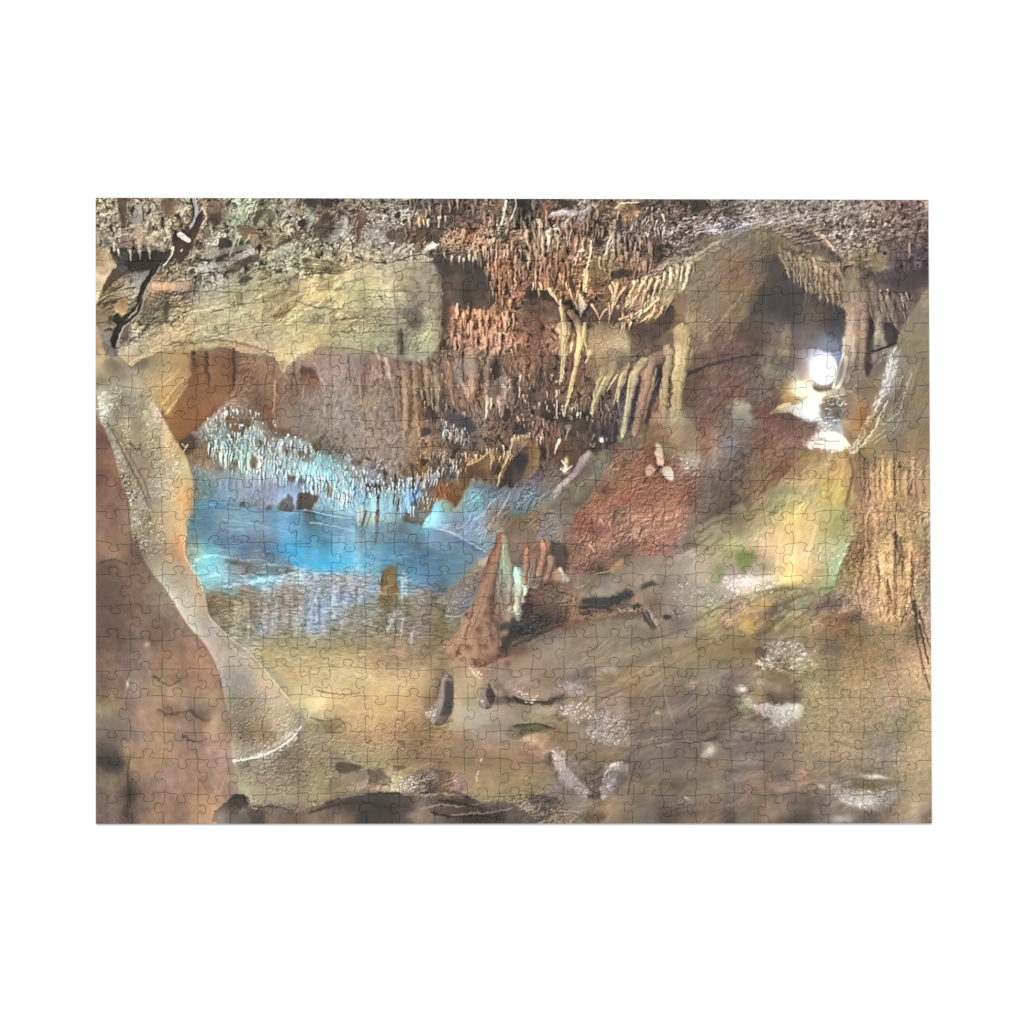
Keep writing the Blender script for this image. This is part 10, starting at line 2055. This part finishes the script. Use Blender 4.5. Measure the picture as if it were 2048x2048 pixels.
def inset(P, r):
    e = np.roll(P, -1, 0) - P; L = np.hypot(e[:, 0], e[:, 1])[:, None]; e = e / np.maximum(L, 1e-6)
    n = np.stack([-e[:, 1], e[:, 0]], 1)
    m = n + np.roll(n, 1, 0); k = np.maximum((m * m).sum(1), .8)[:, None]
    return P + m / k * 2 * r

def srgb2lin(c):
    return np.where(c <= .04045, c / 12.92, ((c + .055) / 1.055) ** 2.4)

LIN = srgb2lin(img.astype(np.float64)).astype(np.float32)
TILE = 2.16408                   # layout units per picture unit
def colour(q):
    x = np.clip((q[:, 0] - 191) / TILE * K, 0, PW - 1.001); y = np.clip((q[:, 1] - 395) / TILE * K, 0, PH - 1.001)
    xi = x.astype(int); yi = y.astype(int); fx = (x - xi)[:, None]; fy = (y - yi)[:, None]
    return (LIN[yi, xi] * (1 - fx) + LIN[yi, np.minimum(xi + 1, PW - 1)] * fx) * (1 - fy) + (LIN[np.minimum(yi + 1, PH - 1), xi] * (1 - fx) + LIN[np.minimum(yi + 1, PH - 1), np.minimum(xi + 1, PW - 1)] * fx) * fy

GAP, BEV, STEP = .07, .3, 1.3
def build_piece(i, j):
    top, right, bot, left = EH[i, j], EV[i + 1, j], EH[i, j + 1], EV[i, j]
    P = np.concatenate([top[:-1], right[:-1], bot[::-1][:-1], left[::-1][:-1]])
    A = inset(P, GAP); B = inset(P, GAP + BEV)
    n = len(P)
    x0, y0 = B.min(0); x1, y1 = B.max(0)
    X, Y = np.meshgrid(np.arange(math.floor(x0 / STEP) * STEP, x1, STEP), np.arange(math.floor(y0 / STEP) * STEP, y1, STEP))
    X = X.ravel(); Y = Y.ravel()
    ins = np.zeros(len(X), bool); near = np.full(len(X), 1e9)
    for k in range(n):
        ax, ay = B[k]; bx, by = B[(k + 1) % n]
        if ay != by:
            c = (Y >= ay) != (Y >= by)
            ins ^= c & (X < ax + (Y - ay) * ((bx - ax) / (by - ay)))
        near = np.minimum(near, (X - ax) ** 2 + (Y - ay) ** 2)
    keep = ins & (near > .4)
    G = np.stack([X[keep], Y[keep]], 1)
    V = np.concatenate([B, G])
    r = geometry.delaunay_2d_cdt([Vector(v) for v in V], [], [list(range(n))], 1, 1e-5)
    V2 = np.array([tuple(v) for v in r[0]]); nt = len(V2)
    tri = [f for f in r[2]]
    # map the boundary ring to the triangulation's own vertices
    ring = [-1] * n
    for o, src in enumerate(r[3]):
        for k in src:
            if k < n:
                ring[k] = o
    area = .5 * abs(np.sum(A[:, 0] * np.roll(A[:, 1], -1) - np.roll(A[:, 0], -1) * A[:, 1]))
    xy = plane(np.concatenate([V2, A, A]))
    z = np.full(len(xy), THICK); z[nt:nt + n] = THICK - .00022; z[nt + n:] = .00004
    co = np.concatenate([xy, z[:, None]], 1)
    c = colour(np.concatenate([V2, A, A]))
    # layout y runs down, so the triangulation's orientation flips
    faces = [tuple(f[::-1]) for f in tri]; mats = [0] * len(faces)
    for k in range(n):
        k2 = (k + 1) % n
        faces.append((ring[k], ring[k2], nt + k2, nt + k)[::-1]); mats.append(0)
        faces.append((nt + k, nt + k2, nt + n + k2, nt + n + k)[::-1]); mats.append(1)
    faces.append(tuple(nt + n + k for k in range(n))); mats.append(1)
    return area, co, faces, mats, c

# ---- materials
def material(name):
    m = bpy.data.materials.new(name); m.use_nodes = True
    return m, m.node_tree.nodes, m.node_tree.links, m.node_tree.nodes['Principled BSDF']

GAIN = 1.0
m_print, nd, lk, bs = material('printed_paper')
at = nd.new('ShaderNodeAttribute'); at.attribute_name = 'print'
vm = nd.new('ShaderNodeVectorMath'); vm.operation = 'SCALE'; vm.inputs['Scale'].default_value = PRINT_ALBEDO
lk.new(at.outputs['Color'], vm.inputs[0]); lk.new(vm.outputs['Vector'], bs.inputs['Base Color'])
bs.inputs['Roughness'].default_value = .55; bs.inputs['Specular IOR Level'].default_value = .06
tc = nd.new('ShaderNodeTexCoord'); nz = nd.new('ShaderNodeTexNoise'); nz.inputs['Scale'].default_value = 2600; nz.inputs['Detail'].default_value = 2
bp = nd.new('ShaderNodeBump'); bp.inputs['Strength'].default_value = .05; bp.inputs['Distance'].default_value = .0001
lk.new(tc.outputs['Object'], nz.inputs['Vector']); lk.new(nz.outputs['Fac'], bp.inputs['Height']); lk.new(bp.outputs['Normal'], bs.inputs['Normal'])

m_board, nd, lk, bs = material('grey_board')
tc = nd.new('ShaderNodeTexCoord'); nz = nd.new('ShaderNodeTexNoise'); nz.inputs['Scale'].default_value = 900; nz.inputs['Detail'].default_value = 4
cr = nd.new('ShaderNodeValToRGB'); cr.color_ramp.elements[0].color = (.16, .14, .12, 1); cr.color_ramp.elements[1].color = (.3, .27, .24, 1)
lk.new(tc.outputs['Object'], nz.inputs['Vector']); lk.new(nz.outputs['Fac'], cr.inputs['Fac']); lk.new(cr.outputs['Color'], bs.inputs['Base Color'])
bs.inputs['Roughness'].default_value = .9

m_white, nd, lk, bs = material('white_table')
tc = nd.new('ShaderNodeTexCoord'); nz = nd.new('ShaderNodeTexNoise'); nz.inputs['Scale'].default_value = 40; nz.inputs['Detail'].default_value = 3
cr = nd.new('ShaderNodeValToRGB'); cr.color_ramp.elements[0].color = (.885, .885, .885, 1); cr.color_ramp.elements[1].color = (.9, .9, .9, 1)
lk.new(tc.outputs['Object'], nz.inputs['Vector']); lk.new(nz.outputs['Fac'], cr.inputs['Fac']); lk.new(cr.outputs['Color'], bs.inputs['Base Color'])
bs.inputs['Roughness'].default_value = .8; bs.inputs['Specular IOR Level'].default_value = .1

def mesh(name, parts):
    """one mesh object from a list of (vertices, faces, material indices, colours)"""
    me = bpy.data.meshes.new(name)
    vs = np.concatenate([p_[0] for p_ in parts]); o_ = 0; ls = []; st = []; tot = []; mi = []; k = 0
    for co, fs, ms, _ in parts:
        for f_ in fs:
            ls.extend([q + o_ for q in f_]); st.append(k); tot.append(len(f_)); k += len(f_)
        mi.extend(ms); o_ += len(co)
    me.vertices.add(len(vs)); me.vertices.foreach_set('co', vs.astype(np.float32).ravel())
    me.loops.add(len(ls)); me.loops.foreach_set('vertex_index', np.array(ls, np.int32))
    me.polygons.add(len(st)); me.polygons.foreach_set('loop_start', np.array(st, np.int32)); me.polygons.foreach_set('loop_total', np.array(tot, np.int32))
    me.polygons.foreach_set('material_index', np.array(mi, np.int32))
    me.materials.append(m_print); me.materials.append(m_board)
    at_ = me.attributes.new('print', 'FLOAT_COLOR', 'POINT')
    cc = np.concatenate([p_[3] for p_ in parts]); cc = np.concatenate([cc, np.ones((len(cc), 1))], 1)
    at_.data.foreach_set('color', cc.astype(np.float32).ravel())
    me.update(calc_edges=True)
    ob = bpy.data.objects.new(name, me); col.objects.link(ob)
    return ob

# ---- the puzzle: one thing, its pieces are its parts
puzzle = bpy.data.objects.new('jigsaw_puzzle', None); col.objects.link(puzzle)
puzzle.empty_display_size = .05
puzzle['label'] = 'assembled rectangular jigsaw puzzle printed with a cave photograph, lying on the white table'
puzzle['category'] = 'jigsaw puzzle'
built = {(i, j): build_piece(i, j) for j in range(NY) for i in range(NX)}
order = sorted(built, key=lambda k: -built[k][0])
big = order[:100]
for k in sorted(big, key=lambda q: (q[1], q[0])):
    ob = mesh('puzzle_piece', [built[k][1:]])
    ctr = np.append(built[k][1][:, :2].mean(0), 0)
    ob.data.transform(Matrix.Translation(-Vector(ctr))); ob.location = ctr
    ob.parent = puzzle
ob = mesh('remaining_pieces', [built[k][1:] for k in order[100:]])
ob['kind'] = 'stuff'; ob.parent = puzzle

# ---- the white table it lies on
me = bpy.data.meshes.new('white_table'); S_ = 2.2
me.from_pydata([(-S_, -S_, 0), (S_, -S_, 0), (S_, S_, 0), (-S_, S_, 0)], [], [(0, 1, 2, 3)]); me.materials.append(m_white)
table = bpy.data.objects.new('table_surface', me); col.objects.link(table)
table['kind'] = 'structure'

# ---- light: one big softbox high at the upper left, in a white room
w = bpy.data.worlds.new('World'); scene.world = w; w.use_nodes = True
w.node_tree.nodes['Background'].inputs['Color'].default_value = (1, 1, 1, 1)
w.node_tree.nodes['Background'].inputs['Strength'].default_value = WORLD
ld = bpy.data.lights.new('softbox', 'AREA'); ld.shape = 'RECTANGLE'; ld.size = 3.2; ld.size_y = 2.4; ld.energy = LAMP
lo = bpy.data.objects.new('softbox', ld); col.objects.link(lo)
lo.location = (-1.4, 4.4, 5.2)
lo.rotation_euler = (Vector((0, 0, 0)) - lo.location).to_track_quat('-Z', 'Y').to_euler()

scene.view_settings.view_transform = 'Standard'; scene.view_settings.look = 'None'
scene.view_settings.exposure = 0; scene.view_settings.gamma = 1; scene.view_settings.use_curve_mapping = False
scene.cycles.max_bounces = 4; scene.cycles.diffuse_bounces = 3
scene.cycles.use_denoising = False
